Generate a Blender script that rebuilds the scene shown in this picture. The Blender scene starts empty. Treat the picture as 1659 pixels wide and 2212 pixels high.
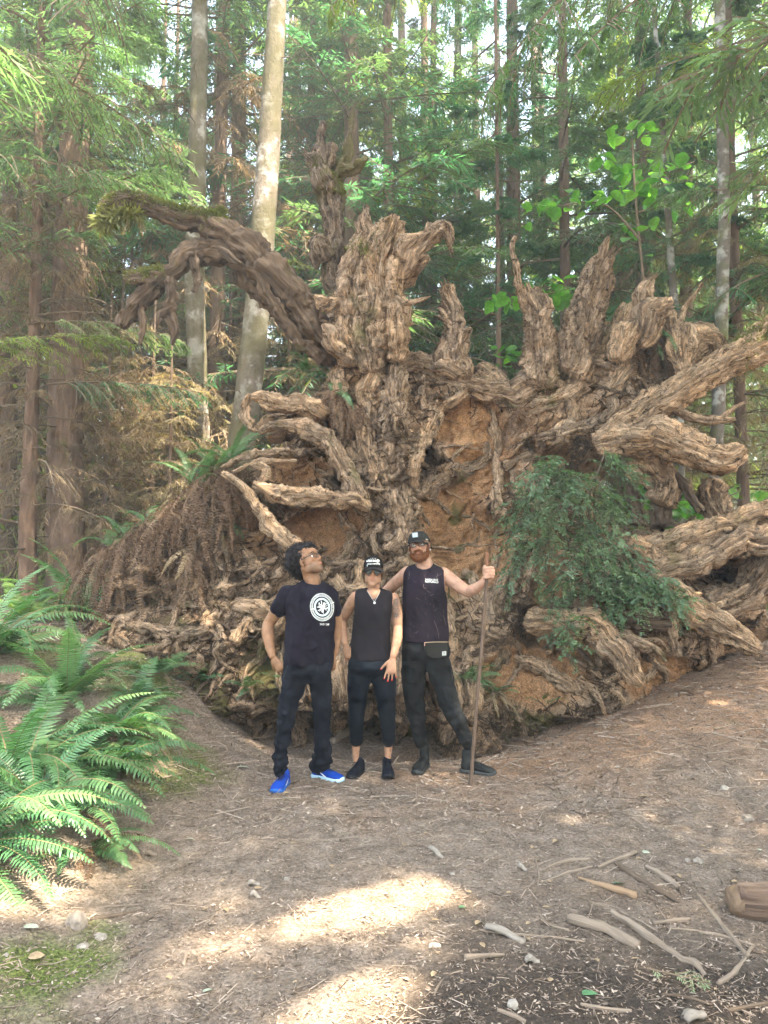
import bpy, bmesh, math, random
import numpy as np
from mathutils import Vector, Matrix, Euler
from mathutils.bvhtree import BVHTree
random.seed(7); RNG = np.random.default_rng(11)
S = bpy.context.scene; C = S.collection
R = math.radians
# ---------------------------------------------------------------- camera
FPX, CU, CV = 1598.0, 829.5, 1106.0
CAM_Z, PITCH = 1.6, math.atan((1226 - 1106) / FPX)
cam = bpy.data.objects.new('camera', bpy.data.cameras.new('camera'))
C.objects.link(cam); S.camera = cam
cam.location = (0, 0, CAM_Z); cam.rotation_euler = (math.pi / 2 + PITCH, 0, 0)
cam.data.sensor_fit = 'VERTICAL'; cam.data.sensor_height = 24
cam.data.lens = 12 / (1106 / FPX); cam.data.clip_end = 600; cam.data.clip_start = 0.1
# ---------------------------------------------------------------- light
SUN_EL, SUN_AZ = 63.5, 130.0      # azimuth measured from +Y (away from the camera) towards +X
w = bpy.data.worlds.new('World'); S.world = w; w.use_nodes = True
nt = w.node_tree; nt.nodes.clear()
sky = nt.nodes.new('ShaderNodeTexSky'); sky.sky_type = 'NISHITA'; sky.sun_disc = False
sky.sun_elevation = R(SUN_EL); sky.sun_rotation = R(SUN_AZ)
sky.air_density = 1.0; sky.dust_density = 2.0; sky.ozone_density = 1.0
bg = nt.nodes.new('ShaderNodeBackground'); bg.inputs[1].default_value = 0.15
wo = nt.nodes.new('ShaderNodeOutputWorld')
nt.links.new(sky.outputs[0], bg.inputs[0]); nt.links.new(bg.outputs[0], wo.inputs[0])
sun = bpy.data.objects.new('sun', bpy.data.lights.new('sun', 'SUN')); C.objects.link(sun)
sun.data.energy = 4.2; sun.data.angle = R(0.53); sun.data.color = (1, 0.93, 0.82)
sd = Vector((math.sin(R(SUN_AZ)) * math.cos(R(SUN_EL)), math.cos(R(SUN_AZ)) * math.cos(R(SUN_EL)), math.sin(R(SUN_EL))))
sun.rotation_euler = sd.to_track_quat('Z', 'Y').to_euler(); sd_sun = tuple(sd)
vs = S.view_settings
S.display_settings.display_device = 'sRGB'
vs.view_transform = 'Standard'; vs.look = 'None'; vs.gamma = 1; vs.use_curve_mapping = False
vs.exposure = 3.45
try:
    vs.use_white_balance = True; vs.white_balance_temperature = 7400; vs.white_balance_tint = 8
except Exception:
    pass
S.render.engine = 'CYCLES'
cy = S.cycles
cy.max_bounces = 6; cy.diffuse_bounces = 3; cy.glossy_bounces = 2; cy.transmission_bounces = 4
cy.transparent_max_bounces = 6; cy.volume_bounces = 0
cy.use_adaptive_sampling = True; cy.adaptive_threshold = .022; cy.adaptive_min_samples = 16; cy.use_denoising = True; cy.caustics_reflective = False; cy.caustics_refractive = False
cy.sample_clamp_indirect = 6
# ---------------------------------------------------------------- helpers
def pix(u, v, Y):
    """world point seen at (u, v) of a 1659x2212 picture, at depth Y"""
    cp, sp = math.cos(PITCH), math.sin(PITCH)
    a, b = (u - CU), (CV - v)
    dy = FPX * cp - b * sp; dz = FPX * sp + b * cp
    k = Y / dy
    return np.array((a * k, Y, CAM_Z + dz * k))
def mpp(Y): return Y / FPX
_perm = np.random.default_rng(3).permutation(256); _perm = np.concatenate([_perm, _perm])
_g = np.random.default_rng(5).normal(size=(256, 3)); _g /= np.linalg.norm(_g, axis=1)[:, None]
def pn(P, seed=0):
    P = np.asarray(P, float) + seed * 17.31
    i = np.floor(P).astype(np.int64); f = P - i; i &= 255
    t = f * f * f * (f * (f * 6 - 15) + 10)
    out = 0
    for dx in (0, 1):
        wx = t[:, 0] if dx else 1 - t[:, 0]
        for dy in (0, 1):
            wy = t[:, 1] if dy else 1 - t[:, 1]
            for dz in (0, 1):
                wz = t[:, 2] if dz else 1 - t[:, 2]
                h = _perm[_perm[_perm[(i[:, 0] + dx) & 255] + ((i[:, 1] + dy) & 255)] + ((i[:, 2] + dz) & 255)]
                g = _g[h]
                out = out + wx * wy * wz * (g[:, 0] * (f[:, 0] - dx) + g[:, 1] * (f[:, 1] - dy) + g[:, 2] * (f[:, 2] - dz))
    return out * 1.6
def fbm(P, o=4, seed=0, lac=2.1, gain=.5):
    s, a, q = 0, 1, np.asarray(P, float)
    for k in range(o): s = s + a * pn(q, seed + k); q = q * lac; a *= gain
    return s
def ridged(P, o=4, seed=0, lac=2.1, gain=.55):
    s, a, q = 0, 1, np.asarray(P, float)
    for k in range(o): s = s + a * (1 - 2.2 * np.abs(pn(q, seed + k))); q = q * lac; a *= gain
    return s
def sstep(a, b, x):
    t = np.clip((x - a) / (b - a), 0, 1); return t * t * (3 - 2 * t)
class G:
    """collects vertices and faces of ONE mesh"""
    def __init__(s): s.V = []; s.n = 0; s.F = {}; s.A = []; s.UV = {}
    def add(s, V, F, m=0, col=None, uv=None):
        V = np.asarray(V, float).reshape(-1, 3); F = np.asarray(F, dtype=np.int64)
        if len(V) == 0 or len(F) == 0: return s
        s.V.append(V); k = F.shape[1]
        s.F.setdefault((k, m), []).append(F + s.n)
        s.UV.setdefault((k, m), []).append(np.zeros((len(F), k, 2)) if uv is None else np.asarray(uv)[F])
        s.A.append(np.ones((len(V), 4)) * (np.array(col) if col is not None else np.array((0, 0, 0, 1))))
        s.n += len(V); return s
    def mesh(s, name, mats, smooth=True, uv=False, col=False):
        me = bpy.data.meshes.new(name)
        V = np.concatenate(s.V); me.vertices.add(len(V)); me.vertices.foreach_set('co', V.astype(np.float32).ravel())
        li, ls, mi, uvs, o = [], [], [], [], 0
        for (k, m), L in s.F.items():
            f = np.concatenate(L); li.append(f.ravel()); ls.append(o + np.arange(len(f)) * k); o += f.size
            mi.append(np.full(len(f), m)); uvs.append(np.concatenate(s.UV[(k, m)]).reshape(-1, 2))
        li = np.concatenate(li); ls = np.concatenate(ls); mi = np.concatenate(mi)
        me.loops.add(len(li)); me.loops.foreach_set('vertex_index', li.astype(np.int32))
        me.polygons.add(len(ls)); me.polygons.foreach_set('loop_start', ls.astype(np.int32))
        me.polygons.foreach_set('material_index', mi.astype(np.int32))
        if uv:
            l = me.uv_layers.new(name='UVMap'); l.data.foreach_set('uv', np.concatenate(uvs).astype(np.float32).ravel())
        if col:
            a = me.color_attributes.new('tint', 'FLOAT_COLOR', 'POINT')
            a.data.foreach_set('color', np.concatenate(s.A).astype(np.float32).ravel())
        me.update(calc_edges=True)
        me.polygons.foreach_set('use_smooth', np.full(len(ls), smooth))
        for m in (mats if isinstance(mats, (list, tuple)) else [mats]): me.materials.append(m)
        return me
def link(name, me, parent=None, **kw):
    o = bpy.data.objects.new(name, me); C.objects.link(o)
    if parent is not None: o.parent = parent
    for k, v in kw.items(): o[k] = v
    return o
def tag(o, label=None, cat=None, group=None, kind=None):
    if label: o['label'] = label
    if cat: o['category'] = cat
    if group: o['group'] = group
    if kind: o['kind'] = kind
    return o
def thing(name, label, cat, loc=(0, 0, 0), rz=0, group=None):
    o = bpy.data.objects.new(name, None); C.objects.link(o); o.location = loc; o.rotation_euler = (0, 0, rz)
    o.empty_display_size = .1
    return tag(o, label, cat, group)
def copy_tree(o, parent=None):
    c = o.copy(); C.objects.link(c); c.parent = parent
    for ch in [x for x in CH.get(o.name, [])]: copy_tree(ch, c)
    return c
CH = {}
def unit(v, axis=-1):
    v = np.asarray(v, float); n = np.linalg.norm(v, axis=axis, keepdims=True); return v / np.maximum(n, 1e-9)
def spline(pts, step):
    """Catmull-Rom through pts (n, k) resampled about every step (first three columns are xyz)"""
    P = np.asarray(pts, float)
    if len(P) == 2:
        n = max(2, int(np.linalg.norm(P[1, :3] - P[0, :3]) / step) + 1)
        t = np.linspace(0, 1, n)[:, None]; return P[0] * (1 - t) + P[1] * t
    Q = np.vstack([2 * P[0] - P[1], P, 2 * P[-1] - P[-2]]); out = []
    for i in range(1, len(Q) - 2):
        n = max(1, int(round(np.linalg.norm(Q[i + 1, :3] - Q[i, :3]) / step)))
        t = (np.arange(n) / n)[:, None]
        a, b, c, d = Q[i - 1], Q[i], Q[i + 1], Q[i + 2]
        out.append(.5 * (2 * b + (c - a) * t + (2 * a - 5 * b + 4 * c - d) * t * t + (-a + 3 * b - 3 * c + d) * t ** 3))
    out.append(P[-1][None]); return np.vstack(out)
def frames(P):
    T = unit(np.gradient(P, axis=0)); N = np.zeros_like(T)
    a = np.array((0, 0, 1.)) if abs(T[0, 2]) < .9 else np.array((1., 0, 0))
    n = unit(np.cross(T[0], a))
    for i in range(len(T)):
        n = n - T[i] * np.dot(n, T[i]); n = n / max(np.linalg.norm(n), 1e-9); N[i] = n
    return T, N, np.cross(T, N)
def tube(g, pts, rad=None, around=12, step=.03, m=0, rough=0., lump=0., seed=0, grain=6., twist=0., flat=1., caps=True, col=None, capr=0.4, fine=0.):
    """tapered bark-ridged tube; pts (n,3) + rad or (n,4)"""
    P = np.asarray(pts, float)
    if rad is not None: P = np.hstack([P, np.broadcast_to(np.asarray(rad, float).reshape(-1, 1), (len(P), 1))])
    P = spline(P, step); r = np.maximum(P[:, 3], 1e-4); P = P[:, :3]
    T, N, B = frames(P); n = len(P)
    s = np.concatenate([[0], np.cumsum(np.linalg.norm(np.diff(P, axis=0), axis=1))])
    th = np.linspace(0, 2 * math.pi, around, endpoint=False)
    TH, SS = np.meshgrid(th, s); RR = r[:, None] * np.ones_like(TH)
    if rough or lump:
        q = TH + twist * SS
        c, d = np.cos(q), np.sin(q)
        k = np.mean(r) * grain * 3
        if lump: RR = RR * (1 + lump * fbm(np.stack([c * .9, d * .9, SS * .9 / max(np.mean(r), .02) * .28], -1).reshape(-1, 3), 3, seed).reshape(TH.shape))
        if rough: RR = RR + rough * .62 * np.minimum(r[:, None], np.mean(r) * 1.1) * (ridged(np.stack([c * grain * .5, d * grain * .5, SS * grain * .14 / max(np.mean(r) * 5, .05)], -1).reshape(-1, 3), 3, seed + 9).reshape(TH.shape) - .6)
    RD = np.cos(TH)[..., None] * N[:, None] * flat + np.sin(TH)[..., None] * B[:, None]
    V = P[:, None] + RR[..., None] * RD
    if fine:
        q = V.reshape(-1, 3); wv = .35 * np.stack([pn(q * 4, 207), pn(q * 4, 208)], -1); rr_ = np.mean(r); ta = (TH + twist * SS).ravel() + wv[:, 0]; sa = SS.ravel() + .1 * wv[:, 1]; zz_ = 1 / .055
        an_ = ridged(np.stack([np.cos(ta) * rr_ * zz_, np.sin(ta) * rr_ * zz_, sa * 3.2], -1) + seed, 3, 201, 2.2, .6) - .55
        dd = fine * .95 * an_ + fine * .45 * (ridged(q * 8, 2, 205) - .5)
        V = V + RD * (dd.reshape(TH.shape) * np.minimum(1, r / .05)[:, None])[..., None]
    V = V.reshape(-1, 3); i = np.arange(n - 1)[:, None] * around; j = np.arange(around)[None]; j2 = (j + 1) % around
    F = np.stack([i + j, i + j2, i + around + j2, i + around + j], -1).reshape(-1, 4)
    uv = np.stack([(TH / (2 * math.pi)) * 2 * math.pi * np.mean(r), SS], -1).reshape(-1, 2)
    if caps:
        V = np.vstack([V, P[0] - T[0] * r[0] * capr, P[-1] + T[-1] * r[-1] * capr]); uv = np.vstack([uv, uv[0], uv[-1]])
        a, b = n * around, n * around + 1; jj = np.arange(around); jn = (jj + 1) % around
        Q = np.vstack([np.stack([jj * 0 + a, jn, jj], -1), np.stack([jj * 0 + b, (n - 1) * around + jj, (n - 1) * around + jn], -1)])
        g.add(V, F, m, col, uv); g.F.setdefault((3, m), []).append(Q + g.n - len(V)); g.UV.setdefault((3, m), []).append(uv[Q])
    else: g.add(V, F, m, col, uv)
    return P
def strips(g, P0, P1, w0, w1, m=0):
    """three-sided thin sticks from P0 to P1"""
    P0 = np.asarray(P0); P1 = np.asarray(P1); T = unit(P1 - P0); a = np.where(np.abs(T[:, 2:3]) < .9, np.array([[0, 0, 1.]]), np.array([[1., 0, 0]]))
    N = unit(np.cross(T, a)); B = np.cross(T, N); V = []
    for k in range(3):
        c, s = math.cos(k * 2.0944), math.sin(k * 2.0944); o = N * c + B * s
        V += [P0 + o * np.reshape(w0, (-1, 1)), P1 + o * np.reshape(w1, (-1, 1))]
    V = np.stack(V, 1).reshape(-1, 3); i = np.arange(len(P0))[:, None] * 6
    for k in range(3):
        a_, b_ = 2 * k, 2 * ((k + 1) % 3); g.add(V if k == 0 else V[:0], i + np.array([[a_, b_, b_ + 1, a_ + 1]]), m) if k == 0 else g.F.setdefault((4, m), []).append(i + np.array([[a_, b_, b_ + 1, a_ + 1]]) + g.n - len(V)) or g.UV.setdefault((4, m), []).append(np.zeros((len(P0), 4, 2)))
# ---------------------------------------------------------------- materials
def mat(name, base=(.3, .3, .3), rough=.85, spec=.3):
    m = bpy.data.materials.new(name); m.use_nodes = True
    b = m.node_tree.nodes['Principled BSDF']; b.inputs['Base Color'].default_value = (*base, 1)
    b.inputs['Roughness'].default_value = rough; b.inputs['Specular IOR Level'].default_value = spec
    return m, m.node_tree, b
def ramp(nt, src, stops, interp='LINEAR'):
    r = nt.nodes.new('ShaderNodeValToRGB'); r.color_ramp.interpolation = interp
    e = r.color_ramp.elements
    while len(e) < len(stops): e.new(.5)
    for k, (p, c) in enumerate(stops): e[k].position = p; e[k].color = (*c, 1) if len(c) == 3 else c
    nt.links.new(src, r.inputs[0]); return r.outputs[0]
def tex(nt, kind='noise', scale=5., detail=4., coord='Object', stretch=(1, 1, 1), rough=.6, dist=0.):
    tc = nt.nodes.new('ShaderNodeTexCoord'); mp = nt.nodes.new('ShaderNodeMapping'); mp.inputs['Scale'].default_value = stretch
    nt.links.new(tc.outputs[coord], mp.inputs[0])
    if kind == 'noise':
        t = nt.nodes.new('ShaderNodeTexNoise'); t.inputs['Detail'].default_value = detail; t.inputs['Roughness'].default_value = rough; t.inputs['Distortion'].default_value = dist
        out = t.outputs['Fac']
    else:
        t = nt.nodes.new('ShaderNodeTexVoronoi'); out = t.outputs['Distance']
        if kind == 'crack': t.feature = 'DISTANCE_TO_EDGE'
    t.inputs['Scale'].default_value = scale; nt.links.new(mp.outputs[0], t.inputs['Vector']); return out
def mixc(nt, f, a, b, mode='MIX'):
    n = nt.nodes.new('ShaderNodeMix'); n.data_type = 'RGBA'; n.blend_type = mode
    for s, k in ((f, 0), (a, 6), (b, 7)):
        if isinstance(s, (int, float)): n.inputs[k].default_value = s
        elif isinstance(s, tuple): n.inputs[k].default_value = (*s, 1)
        else: nt.links.new(s, n.inputs[k])
    return n.outputs[2]
def mth(nt, op, a, b=0.):
    n = nt.nodes.new('ShaderNodeMath'); n.operation = op
    for s, k in ((a, 0), (b, 1)):
        if isinstance(s, (int, float)): n.inputs[k].default_value = s
        else: nt.links.new(s, n.inputs[k])
    return n.outputs[0]
def bump(nt, b, h, strength=.5, dist=.02):
    n = nt.nodes.new('ShaderNodeBump'); n.inputs['Strength'].default_value = strength; n.inputs['Distance'].default_value = dist
    nt.links.new(h, n.inputs['Height']); nt.links.new(n.outputs[0], b.inputs['Normal'])
def attr(nt, name='tint', ch=None):
    a = nt.nodes.new('ShaderNodeAttribute'); a.attribute_name = name
    if ch is None: return a.outputs['Color']
    s = nt.nodes.new('ShaderNodeSeparateColor'); nt.links.new(a.outputs['Color'], s.inputs[0]); return s.outputs[ch]
def objrand(nt):
    return nt.nodes.new('ShaderNodeObjectInfo').outputs['Random']
def bark(name, cols, scale=9., stretch=(1, .18, 1), coord='UV', moss=0., bumpd=.02, rough=.9, blotch=None, mosscol=(.10, .115, .025)):
    m, nt, b = mat(name, cols[0], rough)
    n = tex(nt, 'noise', scale, 8, coord, stretch, .65, .6)
    c = ramp(nt, n, [(.25 + .5 * i / (len(cols) - 1), q) for i, q in enumerate(cols)])
    if blotch:
        f = ramp(nt, tex(nt, 'noise', 4., 3, 'Object'), [(.52, (0, 0, 0)), (.6, (1, 1, 1))]); c = mixc(nt, f, c, blotch)
    if moss:
        f = ramp(nt, tex(nt, 'noise', 2.3, 6, 'Object'), [(.62 - moss * .3, (0, 0, 0)), (.72 - moss * .2, (1, 1, 1))])
        c = mixc(nt, mth(nt, 'MULTIPLY', f, .85), c, mosscol)
    nt.links.new(c, b.inputs['Base Color'])
    bump(nt, b, mth(nt, 'ADD', n, mth(nt, 'MULTIPLY', tex(nt, 'noise', scale * 4, 5, coord, stretch), .5)), .9, bumpd)
    return m
def root_mat(name, cols, dust, dark=(.05, .032, .022), amt=.5, mosscol=(.15, .14, .055), moss=.3):
    m, nt, b = mat(name, cols[0], .95, .12)
    n = tex(nt, 'noise', 24., 8, 'UV', (1, .16, 1), .7, 1.); n3 = tex(nt, 'noise', 10., 10, 'Object', (1, 1, 1), .72, 2.0); n2 = tex(nt, 'noise', 38., 8, 'Object', (1, 1, 1), .75, 1.)
    c = ramp(nt, n, [(.28 + .44 * i / (len(cols) - 1), q) for i, q in enumerate(cols)])
    c = mixc(nt, ramp(nt, tex(nt, 'noise', 3.2, 6, 'Object'), [(.44, (0, 0, 0)), (.6, (amt, amt, amt))]), c, dust)
    c = mixc(nt, ramp(nt, n3, [(.54, (0, 0, 0)), (.61, (.85, .85, .85))]), c, dark)  # dark patches: soil in the cracks, and crevice shade put into the colour
    c = mixc(nt, 1., c, ramp(nt, n2, [(.34, (.6, .58, .56)), (.48, (1, 1, 1)), (.62, (1.3, 1.28, 1.25))]), 'MULTIPLY')
    nf = tex(nt, 'noise', 60., 7, 'UV', (1, .10, 1), .75, .8); nf2 = tex(nt, 'noise', 22., 6, 'UV', (1, .12, 1), .7, 1.5)
    c = mixc(nt, 1., c, ramp(nt, nf, [(.36, (.35, .33, .31)), (.5, (1, 1, 1)), (.62, (1.6, 1.56, 1.52))]), 'MULTIPLY')
    c = mixc(nt, 1., c, ramp(nt, nf2, [(.36, (.5, .47, .43)), (.47, (1, 1, 1)), (.62, (1.3, 1.28, 1.25))]), 'MULTIPLY')  # dark furrow streaks along the grain, partly painted crevice shade
    if moss: c = mixc(nt, ramp(nt, tex(nt, 'noise', 2.1, 7, 'Object', (1, 1, .6)), [(.64 - moss * .2, (0, 0, 0)), (.74 - moss * .2, (.75, .75, .75))]), c, mosscol)
    nt.links.new(c, b.inputs['Base Color']); bump(nt, b, mth(nt, 'ADD', mth(nt, 'ADD', n, n2), mth(nt, 'SUBTRACT', nf, n3)), 1., .035)
    return m
def leafmat(name, cols, trans=.4, rough=.55, tcol=None, spec=.3):
    m, nt, b = mat(name, cols[0], rough, spec)
    c = ramp(nt, objrand(nt), [(i / max(1, len(cols) - 1), q) for i, q in enumerate(cols)]) if len(cols) > 1 else None
    n = tex(nt, 'noise', 1.7, 3, 'Object')
    hs = nt.nodes.new('ShaderNodeHueSaturation')
    if c is not None: nt.links.new(c, hs.inputs['Color'])
    else: hs.inputs['Color'].default_value = (*cols[0], 1)
    v = nt.nodes.new('ShaderNodeMapRange'); v.inputs[1].default_value = .3; v.inputs[2].default_value = .7; v.inputs[3].default_value = .6; v.inputs[4].default_value = 1.5
    nt.links.new(n, v.inputs[0]); nt.links.new(v.outputs[0], hs.inputs['Value'])
    nt.links.new(hs.outputs[0], b.inputs['Base Color'])
    t = nt.nodes.new('ShaderNodeBsdfTranslucent'); 
    tc = mixc(nt, 1., hs.outputs[0], tcol or (1.7, 1.9, .75), 'MULTIPLY'); nt.links.new(tc, t.inputs[0])
    ms = nt.nodes.new('ShaderNodeMixShader'); ms.inputs[0].default_value = trans
    nt.links.new(b.outputs[0], ms.inputs[1]); nt.links.new(t.outputs[0], ms.inputs[2])
    nt.links.new(ms.outputs[0], nt.nodes['Material Output'].inputs[0])
    return m
# ---------------------------------------------------------------- terrain
def gz(x, y):
    x = np.asarray(x, float); y = np.asarray(y, float)
    z = 0.42 * sstep(0.6, 2.6, x) * sstep(4.4, 6.7, y) + 0.35 * sstep(1.8, 4.2, x) * sstep(5.3, 7.6, y)
    z = z + .62 * sstep(.75, 2.3, -x) * sstep(4.6, 6.6, y) + .22 * sstep(1.1, 2.3, -x) * sstep(1.5, 3.5, y)
    z = z + .25 * sstep(2.2, 3.6, -x) * sstep(3.0, 5.2, y)
    back = sstep(7.6, 9.3, y)
    z = z * (1 - back) + back * (1.0 + .25 * sstep(3, 8, -x) + .02 * np.clip(y - 9, 0, 30))
    z = z - .18 * np.exp(-((x - .1) / 1.5) ** 2 - ((y - 6.75) / .38) ** 2)
    return z
def gfull(x, y):
    x = np.asarray(x, float).ravel(); y = np.asarray(y, float).ravel()
    P = np.stack([x, y, 0 * x], -1)
    far = 1 + 2.5 * sstep(10, 16, y)
    return gz(x, y) + .035 * far * fbm(P * .8, 3, 2) + .012 * fbm(P * 4, 3, 5)
def gnd(u, v):
    """ground point seen at picture (u, v)"""
    lo, hi = 1.2, 9.
    for _ in range(15):
        m = (lo + hi) / 2; p = pix(u, v, m)
        if p[2] > gfull([p[0]], [p[1]])[0]: lo = m
        else: hi = m
    return pix(u, v, lo)
def gat(x, y): return float(gfull([x], [y])[0])
xs = np.concatenate([np.linspace(-90, -9, 28), np.arange(-8.9, 8.9, .035), np.linspace(9, 90, 28)])
ys = np.concatenate([np.linspace(-60, .9, 26), np.arange(1.0, 9.6, .035), np.geomspace(9.7, 160, 60)])
X, Y = np.meshgrid(xs, ys); Z = gfull(X, Y).reshape(X.shape)
near = ((Y < 9.8) & (Y > .5) & (np.abs(X) < 9)).ravel()
P = np.stack([X.ravel(), Y.ravel(), Z.ravel()], -1)
d = np.zeros(len(P)); d[near] = .010 * ridged(P[near] * 9, 3, 31) + .006 * fbm(P[near] * 26, 2, 33)
P[:, 2] += d
ny, nx = X.shape; i = np.arange(ny - 1)[:, None] * nx; j = np.arange(nx - 1)[None]
F = np.stack([i + j, i + j + 1, i + nx + j + 1, i + nx + j], -1).reshape(-1, 4)
# tint: r = moss, g = wet dark mud, b = bare orange clay
def blob(x, y, cx, cy, rx, ry): return np.exp(-((x - cx) / rx) ** 2 - ((y - cy) / ry) ** 2)
nz = fbm(P * np.array((1.6, 1.6, 0)), 4, 41) * .5
x, y = P[:, 0], P[:, 1]
moss = np.clip(.72 * blob(x, y, -1.75, 5.6, .75, .9) + .9 * blob(x, y, -1.3, 3.0, .38, .6) + .5 * blob(x, y, -2.3, 6.6, .9, .5) + nz - .1, 0, 1) * (y < 8)
moss = np.maximum(moss, .6 * sstep(9, 11, y))
mud = np.clip(2.6 * blob(x, y, 1.0, 2.4, 1.6, .85) * sstep(-.35, .25, x + .5 * (2.9 - y)) + nz * .9 - .25, 0, 1)
clay = np.clip(1.2 * blob(x, y, 1.6, 6.4, 2.0, 1.2) + .7 * blob(x, y, 3.2, 7, 2, 1.2) + nz - .2, 0, 1)
colr = np.stack([moss, mud, clay, np.ones_like(moss)], -1)
GM, nt, b = mat('forest_dirt', (.2, .14, .1), .95, .2)
n1 = tex(nt, 'noise', 7., 10, 'Object', (1, 1, 1), .7); n2 = tex(nt, 'noise', 60., 6, 'Object', (1, 1, 1), .75)
c = ramp(nt, n1, [(.3, (.115, .085, .064)), (.5, (.205, .158, .123)), (.7, (.29, .232, .188))])
c = mixc(nt, mth(nt, 'MULTIPLY', attr(nt, 'tint', 2), .55), c, (.32, .175, .095))
c = mixc(nt, mth(nt, 'MULTIPLY', attr(nt, 'tint', 1), .9), c, (.045, .034, .027))
c = mixc(nt, ramp(nt, attr(nt, 'tint', 0), [(.35, (0, 0, 0)), (.75, (.85, .85, .85))]), c, ramp(nt, n2, [(.35, (.06, .09, .018)), (.65, (.13, .17, .035))]))
c = mixc(nt, 1., c, ramp(nt, n2, [(.33, (.42, .41, .4)), (.5, (1, 1, 1)), (.66, (1.6, 1.55, 1.5))]), 'MULTIPLY')
nt.links.new(c, b.inputs['Base Color'])
bump(nt, b, mth(nt, 'ADD', n2, tex(nt, 'noise', 160., 4, 'Object')), .8, .015)
g = G(); g.add(P, F); g.A = [colr]
ground = link('ground', g.mesh('ground', GM, True, col=True)); tag(ground, kind='structure')
# ---------------------------------------------------------------- the root mass: one sculpted sheet with a back, plus its roots
WY = 7.35
def wp(u, v, Y=WY): return pix(u, v, Y)
outline = [(150,1400),(170,1330),(215,1235),(262,1165),(330,1120),(380,1075),(440,1030),(480,1000),(520,985),(575,965),(620,930),(560,935),(536,900),(545,862),(600,850),(650,830),(690,800),(706,750),(700,690),(690,630),(715,590),(700,545),(735,520),(765,475),(800,482),(835,478),(868,492),(880,545),(862,600),(846,650),(835,700),(838,750),(880,778),(940,785),(1010,792),(1060,806),(1120,815),(1170,800),(1210,760),(1250,700),(1300,680),(1352,655),(1385,640),(1460,640),(1476,700),(1520,745),(1560,775),(1590,800),(1560,850),(1480,880),(1420,905),(1380,935),(1420,960),(1400,1000),(1350,1010),(1330,1060),(1350,1110),(1400,1140),(1480,1130),(1600,1120),(1680,1110),(1700,1380),(1640,1400),(1560,1430),(1450,1490),(1380,1540),(1240,1590),(1100,1640),(930,1680),(750,1680),(600,1650),(430,1600),(330,1500),(150,1480)]
OP = np.array([wp(u, v)[[0, 2]] for u, v in outline])
dx = .0175
gx = np.arange(-3.4, 4.15, dx); gzv = np.arange(-.45, 5.2, dx)
X, Z = np.meshgrid(gx, gzv); sh = X.shape; q = np.stack([X.ravel(), Z.ravel()], -1)
wn = np.stack([q[:, 0], 0 * q[:, 0], q[:, 1]], -1)
q2 = q + .045 * np.stack([fbm(wn * 3.1, 3, 50), fbm(wn * 3.1, 3, 54)], -1)
def poly_sd(q, P):
    d = np.full(len(q), 1e9); ins = np.zeros(len(q), bool)
    for a, b in zip(P, np.roll(P, -1, axis=0)):
        e = b - a; w_ = q - a; t = np.clip((w_ @ e) / (e @ e), 0, 1)
        d = np.minimum(d, np.sum((w_ - t[:, None] * e) ** 2, 1))
        c1 = (a[1] > q[:, 1]) != (b[1] > q[:, 1])
        with np.errstate(divide='ignore', invalid='ignore'):
            xx = (b[0] - a[0]) * (q[:, 1] - a[1]) / (b[1] - a[1] + 1e-12) + a[0]
        ins ^= c1 & (q[:, 0] < xx)
    return np.where(ins, 1, -1) * np.sqrt(d)
D = poly_sd(q2, OP)
# front depth: the face leans back with height, its foot bulges towards the camera
x, z = q[:, 0], q[:, 1]
yb = WY - .55 * sstep(2.2, .1, z) + .35 * sstep(2.5, 4.2, z) + .25 * sstep(2.2, 3.3, np.abs(x)) * sstep(.2, 1.2, z)
yb = yb - .18 * blob(x, z, .1, 2.2, .55, 2.0)
W3 = np.stack([x, 0 * x, z], -1)
big = fbm(W3 * .9, 3, 60) * .16
wz = np.stack([x * 1.5 + .55 * fbm(W3 * 1.4, 3, 61), 0 * x + 3, z * 1.5 + .55 * fbm(W3 * 1.4, 3, 64)], -1)
rid = (ridged(wz * 1.25, 5, 66, 2.2, .6) - .8)
gn = ridged(wz * 4.2, 3, 70) - .7
fine = ridged(W3 * 16, 2, 73) - .6
# hollows (clay) and pillows, in picture coordinates: u, v, ru, rv, depth, clay amount
hol = [(690,1135,110,72,.42,.85),(1035,930,92,92,.26,.95),(1070,1010,70,70,.22,.9),(985,1150,80,135,.20,1.15),(1045,1190,72,105,.22,.95),(630,1010,75,44,.20,.8),(560,1150,60,70,.30,.6),
       (1215,1000,60,40,.32,.7),(1150,1350,50,40,.55,.5),(1190,1240,60,120,.22,.7),(270,1300,70,28,.35,.4),(400,1280,80,60,.28,.3),(1300,1100,110,130,.42,.3),(620,1400,70,40,.16,.4),
       (760,1380,60,80,.22,.3),(800,1580,170,50,.5,0),(640,1560,60,40,.3,0),(870,1590,80,50,.45,0),(1240,1380,90,40,.3,1.1),(1400,1450,100,50,.12,1.0),(1130,1440,110,70,.10,.95),(1090,1180,30,90,.15,.7),
       (765,560,24,60,.18,.7),(800,520,20,40,.12,.6),(700,960,50,50,.12,.3),(900,860,40,40,.1,.3),(1170,900,60,40,.08,.5),(1250,860,70,60,.08,.3),(1420,760,60,50,.1,.4),(450,1120,60,50,.3,.3),
       (1560,1250,80,35,.35,.2),(1440,1290,70,35,.3,.3),(1038,870,8,52,.25,0),(725,1000,10,40,.2,.1),(930,1000,18,60,.2,.1),(880,760,10,50,.2,0),(1285,1180,20,60,.3,0),(330,1180,60,30,.3,.1)]
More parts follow.
